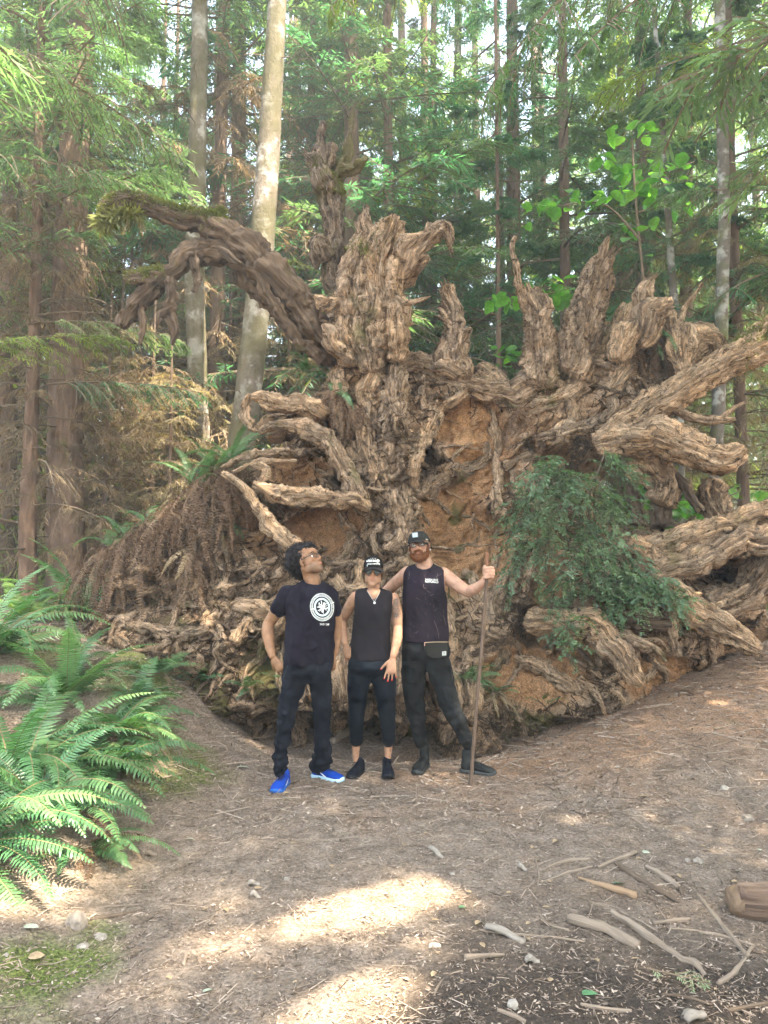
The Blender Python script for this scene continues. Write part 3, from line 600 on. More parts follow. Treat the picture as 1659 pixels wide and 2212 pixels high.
# ---------------------------------------------------------------- forest
def quads(g, B, Dr, L, W, Up, m=0, tip=.5, fold=0.):
    """leaf-like kites: base points, directions, lengths, widths"""
    B = np.asarray(B); Dr = unit(Dr); S_ = unit(np.cross(Dr, Up)); L = np.asarray(L).reshape(-1, 1); W = np.asarray(W).reshape(-1, 1)
    mid = B + Dr * L * tip; n = len(B)
    V = np.stack([B, mid + S_ * W / 2, B + Dr * L, mid - S_ * W / 2], 1).reshape(-1, 3)
    i = np.arange(n)[:, None] * 4
    g.add(V, i + np.arange(4)[None], m)
def bough(rng, L, droop=.5, ntw=22, nsp=16, spl=.075, wid=.5, sw=.014, jit=.25, curtain=0., updown=.1):
    """flat drooping conifer bough along +X: returns stick arrays and spray arrays"""
    n = 14; t = np.linspace(0, 1, n); sag = rng.uniform(.6, 1.3) * droop; bend = rng.normal(0, .12)
    M = np.stack([L * t * (1 - .12 * t * sag), L * bend * t * t, L * (.10 * t * updown * 4 - .42 * sag * t ** 2)], -1)
    st = [np.hstack([M[:-1], M[1:]])]; sw0 = [.016 * L / 2 * (1 - t[:-1] * .9) + .002]; sw1 = [.016 * L / 2 * (1 - t[1:] * .95) + .0015]
    B, Dd = [], []
    tt = np.sort(rng.uniform(.08, 1, ntw)); f = tt * (n - 1); i0 = np.minimum(f.astype(int), n - 2)
    P0 = M[i0] + (M[i0 + 1] - M[i0]) * (f - i0)[:, None]; T = unit(M[i0 + 1] - M[i0]); side = np.where(np.arange(ntw) % 2, 1, -1)
    for k in range(ntw):
        l = L * wid * (1 - .75 * tt[k]) * rng.uniform(.5, 1.15) * (.35 + .65 * min(1, tt[k] * 5))
        d0 = unit(T[k] * rng.uniform(.4, .9) + np.array((0, side[k], 0)) * .9 + rng.normal(0, .12, 3)); m = nsp
        s = np.linspace(.04, 1, m)[:, None]
        Q = P0[k] + d0 * l * s + np.array((0, 0, -1.)) * l * (.28 * sag + curtain * rng.uniform(.4, 1.2)) * s ** 1.7
        st.append(np.hstack([np.vstack([P0[k], Q[2:-1:4]]), np.vstack([Q[2:-1:4], Q[-1]])])); c = len(st[-1])
        sw0.append(np.full(c, .0032)); sw1.append(np.full(c, .0018))
        tq = unit(np.gradient(Q, axis=0)); sd_ = unit(np.cross(tq, (0, 0, 1.)))
        for sgn in (1, -1):
            B.append(Q); Dd.append(unit(tq * .75 + sgn * sd_ * .75 + rng.normal(0, jit, (m, 3)) + np.array((0, 0, -.18 - curtain * .6))))
    B = np.vstack(B); Dd = np.vstack(Dd); ln = spl * rng.uniform(.55, 1.35, len(B)); 
    return np.vstack(st), np.concatenate(sw0), np.concatenate(sw1), B, Dd, ln, np.full(len(B), sw)
def rot_z(P, a):
    c, s = math.cos(a), math.sin(a); Q = P.copy(); Q[..., 0] = c * P[..., 0] - s * P[..., 1]; Q[..., 1] = s * P[..., 0] + c * P[..., 1]; return Q
def rot_y(P, a):
    c, s = math.cos(a), math.sin(a); Q = P.copy(); Q[..., 0] = c * P[..., 0] + s * P[..., 2]; Q[..., 2] = -s * P[..., 0] + c * P[..., 2]; return Q
def add_bough(gl, gs, bg_, o, az, el, sc=1., keep=1., rng=None):
    st, a0, a1, B, Dd, ln, sw = bg_
    f = lambda P: rot_z(rot_y(P * sc, -el), az) + o
    strips(gs, f(st[:, :3]), f(st[:, 3:]), a0 * sc, a1 * sc)
    dd = rot_z(rot_y(Dd, -el), az)
    if keep < 1: k_ = rng.random(len(B)) < keep; B, dd, ln, sw = B[k_], dd[k_], ln[k_], sw[k_]
    up = np.array([[0, 0, 1.]]) + RNG.normal(0, .35, (len(B), 3))
    quads(gl, f(B), dd, ln * sc ** .5, sw, up)
LIVE = leafmat('hemlock_needles', [(.09, .155, .075), (.115, .175, .075), (.09, .155, .085)], .5, .5, (1.35, 1.6, .95))
LIVE_D = leafmat('cedar_sprays', [(.07, .14, .08), (.06, .13, .075)], .5, .45, (1.1, 1.7, 1.0))
LIVE_Y = leafmat('pale_needles', [(.12, .165, .06), (.15, .18, .07)], .6, .5, (1.6, 1.8, .7))
DEAD = leafmat('dead_needles', [(.18, .13, .08), (.23, .17, .105), (.15, .115, .075)], .4, .8, (1.4, 1.2, .8))
LICH = leafmat('hanging_lichen', [(.19, .165, .095), (.24, .20, .12)], .45, .8, (1.5, 1.4, .8))
TWIG = bark('twig_bark', [(.09, .065, .045), (.17, .13, .09)], 12., (1, 1, 1), 'Object', bumpd=.004)
ALDER = bark('alder_bark', [(.05, .038, .028), (.125, .10, .078), (.18, .15, .12), (.26, .225, .19)], 16., (1, .45, 1), blotch=(.34, .32, .29), moss=.8, bumpd=.02, mosscol=(.085, .075, .036))
FIR = bark('conifer_bark', [(.07, .045, .032), (.15, .10, .072), (.23, .155, .115)], 22., (1, .12, 1), bumpd=.03, moss=.1)
FIR_D = bark('peeling_cedar_bark', [(.06, .035, .024), (.13, .08, .055), (.24, .16, .115)], 24., (1, .14, 1), bumpd=.02)
FIR_R = bark('reddish_conifer_bark', [(.08, .05, .035), (.15, .098, .07), (.23, .16, .12)], 24., (1, .14, 1), bumpd=.02)
GREYB = bark('grey_thin_bark', [(.07, .058, .047), (.12, .10, .083), (.18, .158, .133)], 14., (1, .4, 1), bumpd=.01, moss=.4, blotch=(.33, .32, .29))
def crown(rng, H, z0, n, L0, L1, mats, name, droop=.5, ntw=18, nsp=12, curtain=0., spl=.09, sw=.02, keep=1., el=.1, wid=.5):
    """foliage and limbs of one tree as two meshes, around a trunk that stands at the origin"""
    gl, gs = G(), G(); bs = [bough(rng, 1., droop, ntw, nsp, spl, wid, sw, curtain=curtain) for _ in range(5)]
    az = rng.uniform(0, 6.28)
    for k in range(n):
        t = (k + rng.random()) / n; z = z0 + (H - z0) * t; L = (L0 * (1 - t) + L1 * t) * rng.uniform(.55, 1.2); az += 2.4 + rng.normal(0, .4)
        add_bough(gl, gs, bs[k % 5], np.array((0, 0, z)), az, el + rng.normal(0, .15), L, keep, rng)
    return gl.mesh(name, mats[0], False), gs.mesh(name + '_limbs', mats[1], False)
rg = np.random.default_rng(21)
CROWNS = dict(
  full=[crown(rg, 15, 1.5, 46, 3.3, 1.1, (m, TWIG), 'crown', .55, 20, 13, .2, .10, .026) for m in (LIVE, LIVE, LIVE_D)],
  low=[crown(rg, 11, .3, 44, 2.6, 1.6, (m, TWIG), 'crown', .6, 20, 14, .25, .10, .025) for m in (LIVE, LIVE_Y)],
  high=[crown(rg, 21, 6, 50, 3.2, 1.3, (m, TWIG), 'crown', .5, 18, 12, .15, .11, .03, .9) for m in (LIVE_Y, LIVE)],
  dead=[crown(rg, 7.5, .4, 54, 2.3, 1.5, (m, TWIG), 'dead_foliage', .75, 16, 11, .5, .12, .018, .7, .05) for m in (DEAD, LICH)],
  thin=[crown(rg, 9, 1.2, 26, 1.8, .9, (LIVE_D, TWIG), 'crown', .5, 18, 14, .1, .10, .028)])
def trunk_mesh(pts, m, around=18, seed=1, rough=.12, lump=.12, grain=7, step=.12, name='trunk'):
    g = G(); tube(g, pts, None, around, step, rough=rough, lump=lump, seed=seed, grain=grain); return g.mesh(name, m, True, uv=True)
def tree(name, label, cat, uvt, Yd, m, crowns=(), group=None, seed=1, around=20, rough=.14, lump=.1, kids=None, base=None):
    """uvt: (u, v, radius px) from the bottom up, at depth Yd"""
    P = [(*pix(a[0], a[1], Yd + (a[3] if len(a) > 3 else 0)), a[2] * mpp(Yd)) for a in uvt]; P = np.array(P)
    b = P[0].copy(); zg = gat(b[0], b[1]) - .2
    if b[2] > zg + .1: P = np.vstack([[b[0] + (b[0] - P[1][0]) * .1, b[1], zg, b[3] * 1.15], P])
    o = P[0, :3].copy(); P[:, :3] -= o; top = P[-1]
    if len(P) > 1:  # go on up, out of the frame
        d = unit(P[-1, :3] - P[-2, :3]); 
        for s in (3, 7, 12): P = np.vstack([P, [*(top[:3] + (d * .6 + np.array((0, 0, .4))) * s), top[3] * (1 - s * .06)]])
    t = thing(name, label, cat, tuple(o), 0, group)
    link('trunk', trunk_mesh(P, m, around, seed, rough, lump), t)
    rb_ = np.random.default_rng(seed * 7); gb = G(); nb_ = 6 if m is ALDER or m is GREYB else 22; kk_ = rb_.uniform(0, 1, nb_); hh_ = np.cumsum([0] + list(np.linalg.norm(np.diff(P[:, :3], axis=0), axis=1)))
    for f_ in kk_:
        s_ = .8 + f_ * 9.5; c_ = np.array([np.interp(s_, hh_, P[:, i]) for i in range(4)]); a_ = rb_.uniform(0, 6.28); L_ = rb_.uniform(.15, .5) if nb_ == 6 else rb_.uniform(.4, 1.9); d_ = np.array((math.cos(a_), math.sin(a_), 0)); w_ = .006 + .008 * L_
        p1 = c_[:3] + d_ * c_[3] * .8; p2 = p1 + d_ * L_ * .5 + np.array((rb_.normal(0, .06), rb_.normal(0, .06), rb_.uniform(-.05, .15) * L_)); p3 = p1 + d_ * L_ + np.array((rb_.normal(0, .1), rb_.normal(0, .1), rb_.uniform(-.35, .1) * L_))
        tube(gb, [(*p1, w_), (*p2, w_ * .7), (*p3, .002)], None, 5, .12, caps=False)
        for _ in range(3 if L_ > .6 else 0): q_ = p2 + (p3 - p2) * rb_.random(); e_ = q_ + unit(d_ * .5 + rb_.normal(0, .6, 3)) * L_ * .3; tube(gb, [(*q_, w_ * .45), (*e_, .0015)], None, 4, .1, caps=False)
    link('bare_branches', gb.mesh('bare_branches', TWIG, True), t)['kind'] = 'stuff'
    for (kind, idx, sc, rz, z) in crowns:
        a, b_ = CROWNS[kind][idx]
        # follow the trunk's lean
        c = link(a.name.split('.')[0], a, t); c.scale = (sc, sc, sc); c.rotation_euler = (0, 0, rz); c.location = (0, 0, z)
        l = link('limbs', b_, t); l.scale = c.scale; l.rotation_euler = c.rotation_euler; l.location = c.location
    return t
# the trunks one can tell apart, left to right
tree('old_conifer', 'broad dark conifer trunk with furrowed bark and dangling dead foliage at the left', 'tree', [(145,1240,38),(143,1100,36),(142,900,34),(148,650,33),(158,400,31),(172,150,29),(182,-60,27)], 9.6, FIR, [('low',0,.8,.4,5.2)], seed=3, around=30, rough=.3)
tree('cedar_snag', 'reddish sunlit peeling cedar trunk at the far left edge', 'tree', [(62,1320,20),(60,1150,17),(66,950,14),(72,800,12),(80,500,10),(86,200,8)], 9.2, FIR_D, [('dead',0,.6,2.,1.2),('full',0,.7,.3,3.5)], seed=4, around=24, rough=.5)
tree('dark_conifer', 'narrow dark conifer trunk just right of the broad furrowed one', 'tree', [(192,1180,20),(190,1000,18),(186,800,16),(180,400,14),(176,0,12)], 12.5, FIR, [('dead',0,1.1,.2,1.)], seed=5)
tree('alder_tree', 'pale mossy alder trunk standing behind the arching root', 'tree', [(432,980,21),(428,850,21),(421,640,21),(422,520,20.5),(426,350,19.5),(430,150,18),(433,-60,17)], 10.8, ALDER, [('high',0,.8,.9,6.)], seed=6, around=30, rough=.05, lump=.06)
tree('reddish_conifer', 'slim reddish conifer trunk close behind the pale mossy alder', 'tree', [(464,960,20),(468,800,18),(470,640,16),(475,400,14),(482,150,13),(487,-60,12)], 12.2, FIR_R, [('dead',0,1.1,1.7,1.4),('high',1,.8,2.,4.)], seed=7, around=22)
tree('alder_tree', 'leaning alder trunk, mossy above and bare below, right of the arching root', 'tree', [(520,990,30),(530,900,29),(548,740,28),(560,600,27),(574,420,26),(588,200,23),(602,-60,20)], 9.6, ALDER, [('high',1,.8,.2,6.5)], seed=8, around=34, rough=.05, lump=.05)
tree('slender_conifer', 'straight slender conifer trunk rising behind the middle of the root mass', 'tree', [(840,560,11),(838,300,10),(836,0,9)], 13., FIR_R, [('full',1,.95,1.,3.2)], seed=9)
tree('thin_tree', 'thin straight trunk between the tall snag and the slender conifer', 'tree', [(768,560,5),(766,300,5),(764,100,4)], 14., GREYB, [('low',1,.9,2.2,3.)], seed=10, around=10)
tree('mossy_tree', 'thin mossy trunk seen between the leaning alder and the tall snag', 'tree', [(650,800,12),(660,520,10),(668,300,9),(676,100,8)], 14.5, ALDER, [('low',0,1.,.2,2.)], seed=11)
tree('thin_tree', 'thin dark trunk behind the forked snag on top of the roots', 'tree', [(1078,830,6),(1076,600,5),(1074,380,4)], 11.5, FIR, [('thin',0,.8,.2,1.5)], seed=12, around=10)
tree('dark_conifer', 'broad dark trunk deep in shade behind the forked snag', 'tree', [(1115,860,18),(1112,600,16),(1108,300,14),(1105,0,12)], 15.5, FIR, [('full',2,1.1,.9,2.5)], seed=13)
tree('dark_conifer', 'dark trunk behind the tallest right-hand snag', 'tree', [(1222,800,12),(1220,500,11),(1216,200,10),(1214,-50,9)], 13.5, FIR, [('full',0,.9,2.2,2.6)], seed=14)
tree('grey_sapling', 'thin grey lichen-spotted trunk leaning behind the hazel leaves', 'tree', [(1462,760,9),(1452,600,8.5),(1442,450,7),(1430,250,6),(1415,50,5)], 11., GREYB, [('thin',0,.8,1.2,3.)], seed=15, around=12)
tree('alder_tree', 'slim grey alder trunk with lichen spots near the right edge', 'tree', [(1545,1100,14),(1549,950,14),(1556,750,14),(1564,500,13),(1560,250,12),(1553,-50,11)], 9.8, GREYB, [('high',0,.85,2.5,6.5)], seed=16, around=22, rough=.06)
tree('dark_conifer', 'dark furrowed conifer trunk right beside the slim grey alder', 'tree', [(1608,1120,13),(1600,900,12),(1590,650,12),(1580,400,10),(1575,150,9)], 11., FIR, [('low',0,.85,1.2,3.),('dead',1,.8,1.2,1.)], seed=17, around=16)
tree('dark_conifer', 'shaded conifer trunk seen through the gap under the right-hand roots', 'tree', [(1478,1120,16),(1480,900,14),(1482,700,13),(1484,500,12),(1486,100,10)], 14., FIR, [('full',1,.9,.5,2.)], seed=18)
tree('dark_conifer', 'short dark trunk under the pale blunt root at the right', 'tree', [(1382,1120,18),(1380,1000,16),(1384,800,14),(1386,300,12)], 15., FIR, [('low',1,1.,.5,2.)], seed=19)
tree('old_conifer', 'mossy conifer trunk half hidden by foliage at the left edge', 'tree', [(12,1250,20),(16,900,19),(22,500,17),(30,0,14)], 11.5, FIR, [('low',1,1.,1.5,2.2),('dead',1,1.,2.5,.6)], seed=20)
# the forest behind: each tree a thing, copies share meshes
bt = [trunk_mesh([(0,0,-.4,.26),(.05,0,3,.22),(.1,.1,8,.18),(.1,.2,14,.12),(.2,.2,20,.05)], m, 12, 40 + k, .15, .1, 6, .5) for k, m in enumerate((FIR, FIR_R, GREYB))]
spots = []
rr = np.random.default_rng(77)
for (Ylo, Yhi, n) in ((12.5, 16, 7), (16, 22, 13), (22, 32, 22), (32, 50, 28)):
    k = 0; tries = 0
    while k < n and tries < 900:
        tries += 1; Yv = rr.uniform(Ylo, Yhi); X_ = rr.uniform(-.62, .62) * Yv
        if all((X_ - a) ** 2 + (Yv - b) ** 2 > (.9 + .035 * Yv) ** 2 for a, b, *_ in spots): spots.append((X_, Yv)); k += 1
for (u_, Yv) in ((930, 15.5), (985, 18.5), (1040, 21), (880, 19), (730, 17.5), (330, 18), (390, 21), (1330, 18), (1500, 17), (640, 19.5)): spots.append((pix(u_, 900, Yv)[0], Yv))
FAR_L = 'background conifer among many alike behind the root mass'
for k, (X_, Yv) in enumerate(spots):
    t = thing('background_conifer', FAR_L, 'tree', (X_, Yv, gat(X_, Yv) - .1), rr.uniform(0, 6.28), 'conifers of the forest behind the root mass')
    sc = rr.uniform(.85, 1.3); t.scale = (sc, sc, sc)
    link('trunk', bt[k % 3], t).scale = (.55, .55, 1)
    kinds = ('low', 'full')[k % 2] if k >= len(spots) - 10 else rr.choice(['full', 'low', 'high', 'dead'], p=[.36, .28, .22, .14]) if X_ > -1 else rr.choice(['full', 'low', 'high', 'dead'], p=[.25, .2, .15, .4])
    lst = CROWNS[kinds]; a, b_ = lst[int(rr.integers(len(lst)))] if Yv < 22 or kinds == 'dead' else CROWNS['low' if kinds == 'full' else kinds][1 if kinds != 'high' else 0]  # far crowns take paler needles, painting brighter light into distant foliage
    if Yv > 22: t.scale = (sc * 1.15,) * 3
    link('crown', a, t); link('limbs', b_, t)
    if kinds in ('high', 'dead'):
        a, b_ = CROWNS['full' if kinds == 'dead' else 'dead'][int(rr.integers(2))]
        c = link('crown', a, t); c.location = (0, 0, 3.5 if kinds == 'dead' else .3)
# mostly unseen conifers, added beside and behind the camera to shade the clearing
def side_tree(label, x, y, kinds, sc, rz, name='offframe_conifer'):
    t = thing(name, label, 'tree', (x, y, gat(x, y) - .1)); t.rotation_euler = (0, 0, rz); t.scale = (sc, sc, sc); link('trunk', bt[0], t)
    for kd, i, z in kinds:
        a, b_ = CROWNS[kd][i]; c = link('crown', a, t); c.location = (0, 0, z); l = link('limbs', b_, t); l.location = (0, 0, z)
side_tree('tall conifer just outside the right edge whose boughs reach in at the top right', 6.6, 7.4, [('full', 0, 3.0), ('high', 0, 1.)], 1.05, 0)
side_tree('second conifer outside the right edge, unseen, added to shade the dirt', 5.6, 3.6, [('full', 1, 3.5), ('high', 1, 0)], 1.1, 1.)
side_tree('third conifer outside the right edge, farther back, added for shade', 7.2, 10.8, [('full', 2, 2.5), ('high', 0, 1)], 1.1, 2.)
side_tree('unseen conifer far to the right, added to shade the clearing', 9.3, 6.2, [('full', 0, 4), ('high', 0, 1)], 1.2, 3.)
side_tree('conifer outside the left edge whose foliage hangs in at the top left', -5.6, 7.2, [('full', 1, 3.0)], 1.0, 4.)
side_tree('unseen conifer added right of the camera for shade', 5.2, -.2, [('full', 2, 3.5)], 1.1, 5.)
side_tree('unseen conifer added behind the camera, its crown shading the clearing', 2.6, -1.9, [('full', 0, 4.6)], 1.1, .4)
side_tree('second unseen conifer added behind the camera for shade', 5.6, -4.2, [('full', 1, 3.6), ('high', 1, 1)], 1.15, 1.4)
side_tree('unseen conifer added right of the camera, its broad crown shading the clearing', 4.3, 1.9, [('full', 1, 5.0)], 1.35, 3.3)
side_tree('unseen conifer added behind the camera at left for shade', -2.2, -2.6, [('full', 2, 5.0)], 1.1, 2.4)

# separate low boughs of the trees beside the clearing that reach into the picture
bn = np.random.default_rng(90)
def near_bough(label, u, v, Yv, az, el, L, m=LIVE, droop=.6, curtain=.25, ntw=34, nsp=20, spl=.05, sw=.012, wid=.42, group=None):
    p = pix(u, v, Yv); t = thing('conifer_bough', label, 'branch', tuple(p), 0, group); gl, gs = G(), G(); b = bough(bn, 1., droop, ntw, nsp, spl, wid, sw, curtain=curtain); add_bough(gl, gs, b, np.zeros(3), az, el, L)
    link('needles', gl.mesh('needles', m, False), t); link('twigs', gs.mesh('twigs', TWIG, False), t)
near_bough('big drooping conifer bough hanging down from the top edge towards the tall snags', 1480, -190, 6.0, 3.25, -.55, 2.6, LIVE, .7, .5, wid=.36)
near_bough('second drooping bough at the top, right of the biggest one', 1640, -130, 5.6, 3.5, -.5, 2.2, LIVE, .7, .5, wid=.34)
near_bough('conifer bough entering from the right edge below the top corner', 1760, 60, 6.2, 3.0, -.1, 2.0, LIVE_Y, .5, .2)
near_bough('conifer bough entering from the right edge near the slim alder', 1760, 420, 7.2, 3.2, .05, 1.7, LIVE, .4, .2)
near_bough('thin bough hanging from the top edge above the leaning alder', 760, -160, 7.0, -.6, -.5, 2.0, LIVE_Y, .6, .3)
near_bough('pale bough hanging from the middle of the top edge', 1010, -190, 7.4, -2.6, -.6, 2.2, LIVE_Y, .6, .3)
near_bough('bough hanging above the forked snag', 1200, -160, 8.2, -1.6, -.5, 2.6, LIVE_D, .5, .3)
near_bough('conifer bough in the top left corner, nearest the left edge', -150, 60, 6.2, .1, -.2, 2.2, LIVE, .6, .5)
near_bough('hazy bough hanging from the top edge at the left', 130, -170, 7.0, -.9, -.7, 2.3, LIVE, .6, .6)
near_bough('bough reaching in from the left edge above the arching root', -120, 330, 7.5, .15, .05, 2.2, LIVE, .6, .5)
near_bough('bright green bough low at the left edge, above the ferns', -110, 760, 7.4, .1, .25, 1.8, LIVE_Y, .5, .3)
near_bough('green bough across the broad dark trunk', 60, 700, 8.6, .3, .2, 1.9, LIVE, .5, .4)
near_bough('dark bough in front of the left trunks, below the arching root', 100, 830, 8.8, .2, .1, 1.9, LIVE_D, .5, .5)
for k, (u, v, Yv, az, L) in enumerate([(150,330,10.2,-.6,1.3),(160,480,10.2,-2.4,1.4),(190,560,10.2,-1.2,1.3),(140,240,10.2,-2.2,1.2),(480,180,11.9,-.7,1.5),(470,330,11.9,-.2,1.3),(100,560,9.2,-2.6,1.2),(240,420,10.4,-.9,1.2)]):
    near_bough(('dead brown bough hanging from the broad dark trunk, ' + ('upper', 'middle', 'lower', 'topmost')[k]) if k < 4 else ('brown withered bough on the slim reddish trunk, ' + ('upper', 'lower')[k - 4]) if k < 6 else ('brown hanging bough by the far left trunk', 'brown hanging bough right of the broad dark trunk')[k - 6], u, v, Yv, az, -.2, L, DEAD, 1.0, 1.0, 22, 16, .07, .014)
# low twiggy dead trees lit by the sun behind the left shoulder of the roots
for k, (u, Yv, sc, idx) in enumerate([(250,10.8,.62,1),(330,10.4,.55,0),(372,10.0,.5,1),(275,12.8,.8,0),(400,12.5,.75,1),(320,14.5,1.0,1),(498,12.4,.7,1),(560,14.,.9,0),(620,12.2,.65,1),(225,9.8,.5,0)]):
    p = pix(u, 1000, Yv); t = thing('dead_sapling', 'twiggy dead sapling hung with pale lichen, one of the sunlit thicket at left', 'tree', (p[0], p[1], gat(p[0], p[1]) - .1), k * 1.3, 'dead saplings behind the left shoulder of the roots'); t.scale = (sc, sc, sc * .9)
    link('trunk', bt[0], t).scale = (.3, .3, .5); a, b_ = CROWNS['dead'][idx]; link('dead_foliage', a, t); link('limbs', b_, t)
# ---------------------------------------------------------------- ferns
FERN = leafmat('fern_green', [(.045, .125, .052), (.065, .155, .062), (.095, .18, .07)], .3, .36, (1.3, 1.7, .7), .5)
FERN_Y = leafmat('fern_yellow_green', [(.10, .19, .05), (.13, .20, .07)], .45, .45, (1.5, 1.6, .7))
FERN_D = leafmat('dead_fern', [(.055, .030, .017), (.11, .065, .040), (.20, .135, .09), (.075, .040, .023)], .15, .85, (1.3, 1., .7))
FERN_P = leafmat('pale_dry_fern', [(.30, .22, .13), (.24, .18, .10)], .2, .8, (1.3, 1.1, .8))
RACH = mat('fern_stalk', (.13, .10, .045), .7)[0]; RACH_D = mat('dead_fern_stalk', (.10, .055, .03), .85)[0]
def frond_mesh(rng, el0, el1, L=1., n=36, W=.13, droop=.25, curl=0., mats=(FERN, RACH), pw=1.2, gap=1.):
    g = G(); m = 26; s = np.linspace(0, 1, m); el = el0 + (el1 - el0) * s ** pw; az = rng.normal(0, .25) * s
    d = np.stack([np.cos(el) * np.cos(az), np.cos(el) * np.sin(az), np.sin(el)], -1); P = np.vstack([[0, 0, 0], np.cumsum(d[:-1], 0)]) * L / (m - 1)
    tube(g, P, np.linspace(.0045, .001, m) * L + .0006, 3, L / 9, 1, caps=False)
    t = np.linspace(.10, .995, n); f = t * (m - 1); i0 = np.minimum(f.astype(int), m - 2)
    Q = P[i0] + (P[i0 + 1] - P[i0]) * (f - i0)[:, None]; T = d[i0]
    S_ = np.stack([-np.sin(az[i0]), np.cos(az[i0]), 0 * t], -1); N = np.cross(T, S_)
    wl = W * L * (np.minimum(1, t / .22) ** .6) * (1 - t ** 2.2) ** .75 + .006
    hw = (L * .88 / n) * .46 * gap
    for sg in (1, -1):
        k = rng.random(n) > .03
        q, TT, SS, NN = Q[k], T[k], S_[k] * sg, N[k]; w_ = (wl[k] * rng.uniform(.85, 1.1, k.sum()))[:, None]
        dr = (droop + rng.normal(0, .10, k.sum()))[:, None] * -1
        dir1 = unit(SS + TT * .28 + NN * dr * .6); dir2 = unit(SS * (1 - curl * .8) + TT * .55 + NN * dr * 1.9 * (1 + curl * 2) + rng.normal(0, .10 + curl * .5, q.shape))
        wide = unit(TT + rng.normal(0, .1 + curl * .5, q.shape)) * hw * (1 - .55 * curl)
        a = q - wide * .8; b = q + wide * .9; mid = q + dir1 * w_ * .55; c = mid + wide * .85; e = mid - wide * .75; tip = mid + dir2 * w_ * .5 + TT * w_ * .05
        V = np.stack([a, b, c, e, tip], 1).reshape(-1, 3); i = np.arange(len(q))[:, None] * 5
        g.add(V, i + np.array([[0, 1, 2, 3]])); g.F.setdefault((3, 0), []).append(i + np.array([[3, 2, 4]]) + g.n - len(V)); g.UV.setdefault((3, 0), []).append(np.zeros((len(q), 3, 2)))
    return g.mesh('frond', list(mats), False)
rf = np.random.default_rng(5)
FR = dict(
 up=[frond_mesh(rf, 1.25, .1, mats=(FERN, RACH)) for _ in range(3)],
 arch=[frond_mesh(rf, .95, -.75, mats=(FERN, RACH)) for _ in range(4)],
 low=[frond_mesh(rf, .45, -.8, mats=(FERN, RACH)) for _ in range(4)],
 droop=[frond_mesh(rf, .1, -1.35, mats=(FERN, RACH)) for _ in range(2)],
 young=[frond_mesh(rf, .8, -.5, n=24, W=.19, mats=(FERN, RACH)) for _ in range(3)],
 yellow=[frond_mesh(rf, .9, -.6, mats=(FERN_Y, RACH)) for _ in range(2)],
 dead=[frond_mesh(rf, -.2, -1.55, n=32, W=.085, curl=.75, mats=(FERN_D, RACH_D), pw=.35, gap=1.1) for _ in range(5)],
 deadlow=[frond_mesh(rf, .2, -1.1, n=32, W=.10, curl=.5, mats=(FERN_D, RACH_D)) for _ in range(3)],
 pale=[frond_mesh(rf, -.1, -1.2, n=28, W=.10, curl=.3, mats=(FERN_P, RACH_D)) for _ in range(2)])
def fern(label, loc, spec, group=None, cat='fern', name='sword_fern'):
    """spec: list of (kind, count, length lo, hi, azimuth centre, spread)"""
    t = thing(name, label, cat, tuple(loc), 0, group)
    for kind, n, l0, l1, ac, sp in spec:
        for k in range(n):
            a = ac + (sp * ((k + .5) / n * 2 - 1) if n > 1 else 0) + rf.normal(0, .16); s_ = rf.uniform(l0, l1)
            o = link('dead_frond' if kind in ('dead', 'deadlow', 'pale') else 'frond', FR[kind][int(rf.integers(len(FR[kind])))], t)
            o.rotation_euler = (rf.normal(0, .22), rf.normal(0, .16), a); o.scale = (s_, s_, s_)
            o.location = (rf.normal(0, .03), rf.normal(0, .03), rf.uniform(0, .04))
    return t
PI = math.pi
def gp(u, v, Yv): p = pix(u, v, Yv); return (p[0], p[1], gat(p[0], p[1]) - .02)
# the big bank of ferns at the left
fern('largest green sword fern, its fronds arching out over the dirt at the lower left', gp(80, 1650, 4.35), [('arch',10,.7,.95,-.3,3.1),('low',8,.6,.85,-.4,2.4),('up',4,.6,.85,0,3.1),('deadlow',12,.4,.7,-.6,2.8)])
fern('sword fern at the left edge with one frond hanging down in front', gp(-70, 1650, 3.75), [('arch',7,.7,.9,-.2,1.6),('low',5,.7,.85,-.5,1.2),('droop',3,.6,.8,-.9,.5),('deadlow',4,.3,.5,-.5,1.5)])
fern('sword fern in the middle of the left fern bank', gp(40, 1560, 4.8), [('arch',10,.8,1.1,-.2,3.1),('up',6,.8,1.05,0,3.1),('low',7,.7,1.0,-.4,2.5),('deadlow',5,.4,.6,-.6,2.8)])
fern('sword fern whose tips reach towards the mossy patch by the roots', gp(215, 1540, 5.0), [('arch',8,.55,.8,-.2,2.6),('low',7,.55,.8,-.1,2.),('young',4,.35,.5,-.2,1.5),('deadlow',6,.3,.5,-.6,2.6)])
fern('dense sword fern just below the hanging brown fronds', gp(130, 1480, 5.7), [('arch',12,.7,1.0,-.3,3.1),('up',5,.7,.9,0,3.1),('low',6,.6,.9,-.3,2.5)])
fern('sword fern with flat dark fronds at the left edge, behind the others', gp(-20, 1440, 6.0), [('arch',11,.8,1.1,-.3,3.1),('low',7,.7,1.0,-.3,2.4),('up',5,.8,1.,0,3.1)])
fern('sword fern leaning out over the mossy dirt, right of the tall fern bank', gp(250, 1500, 5.4), [('arch',9,.6,.85,-.2,2.),('low',8,.5,.8,-.2,2.),('deadlow',5,.3,.5,-.5,2.)])
fern('sword fern filling the gap between the two biggest left ferns', gp(60, 1610, 4.7), [('arch',9,.8,1.05,-.2,2.4),('low',8,.7,1.,-.3,2.)])
fern('low fern on the crest of the mossy bank, nearest the hanging brown fronds', gp(330, 1450, 6.3), [('young',7,.35,.5,-.4,2.4),('arch',5,.4,.6,-.4,2.),('deadlow',4,.3,.4,-.4,2.)])
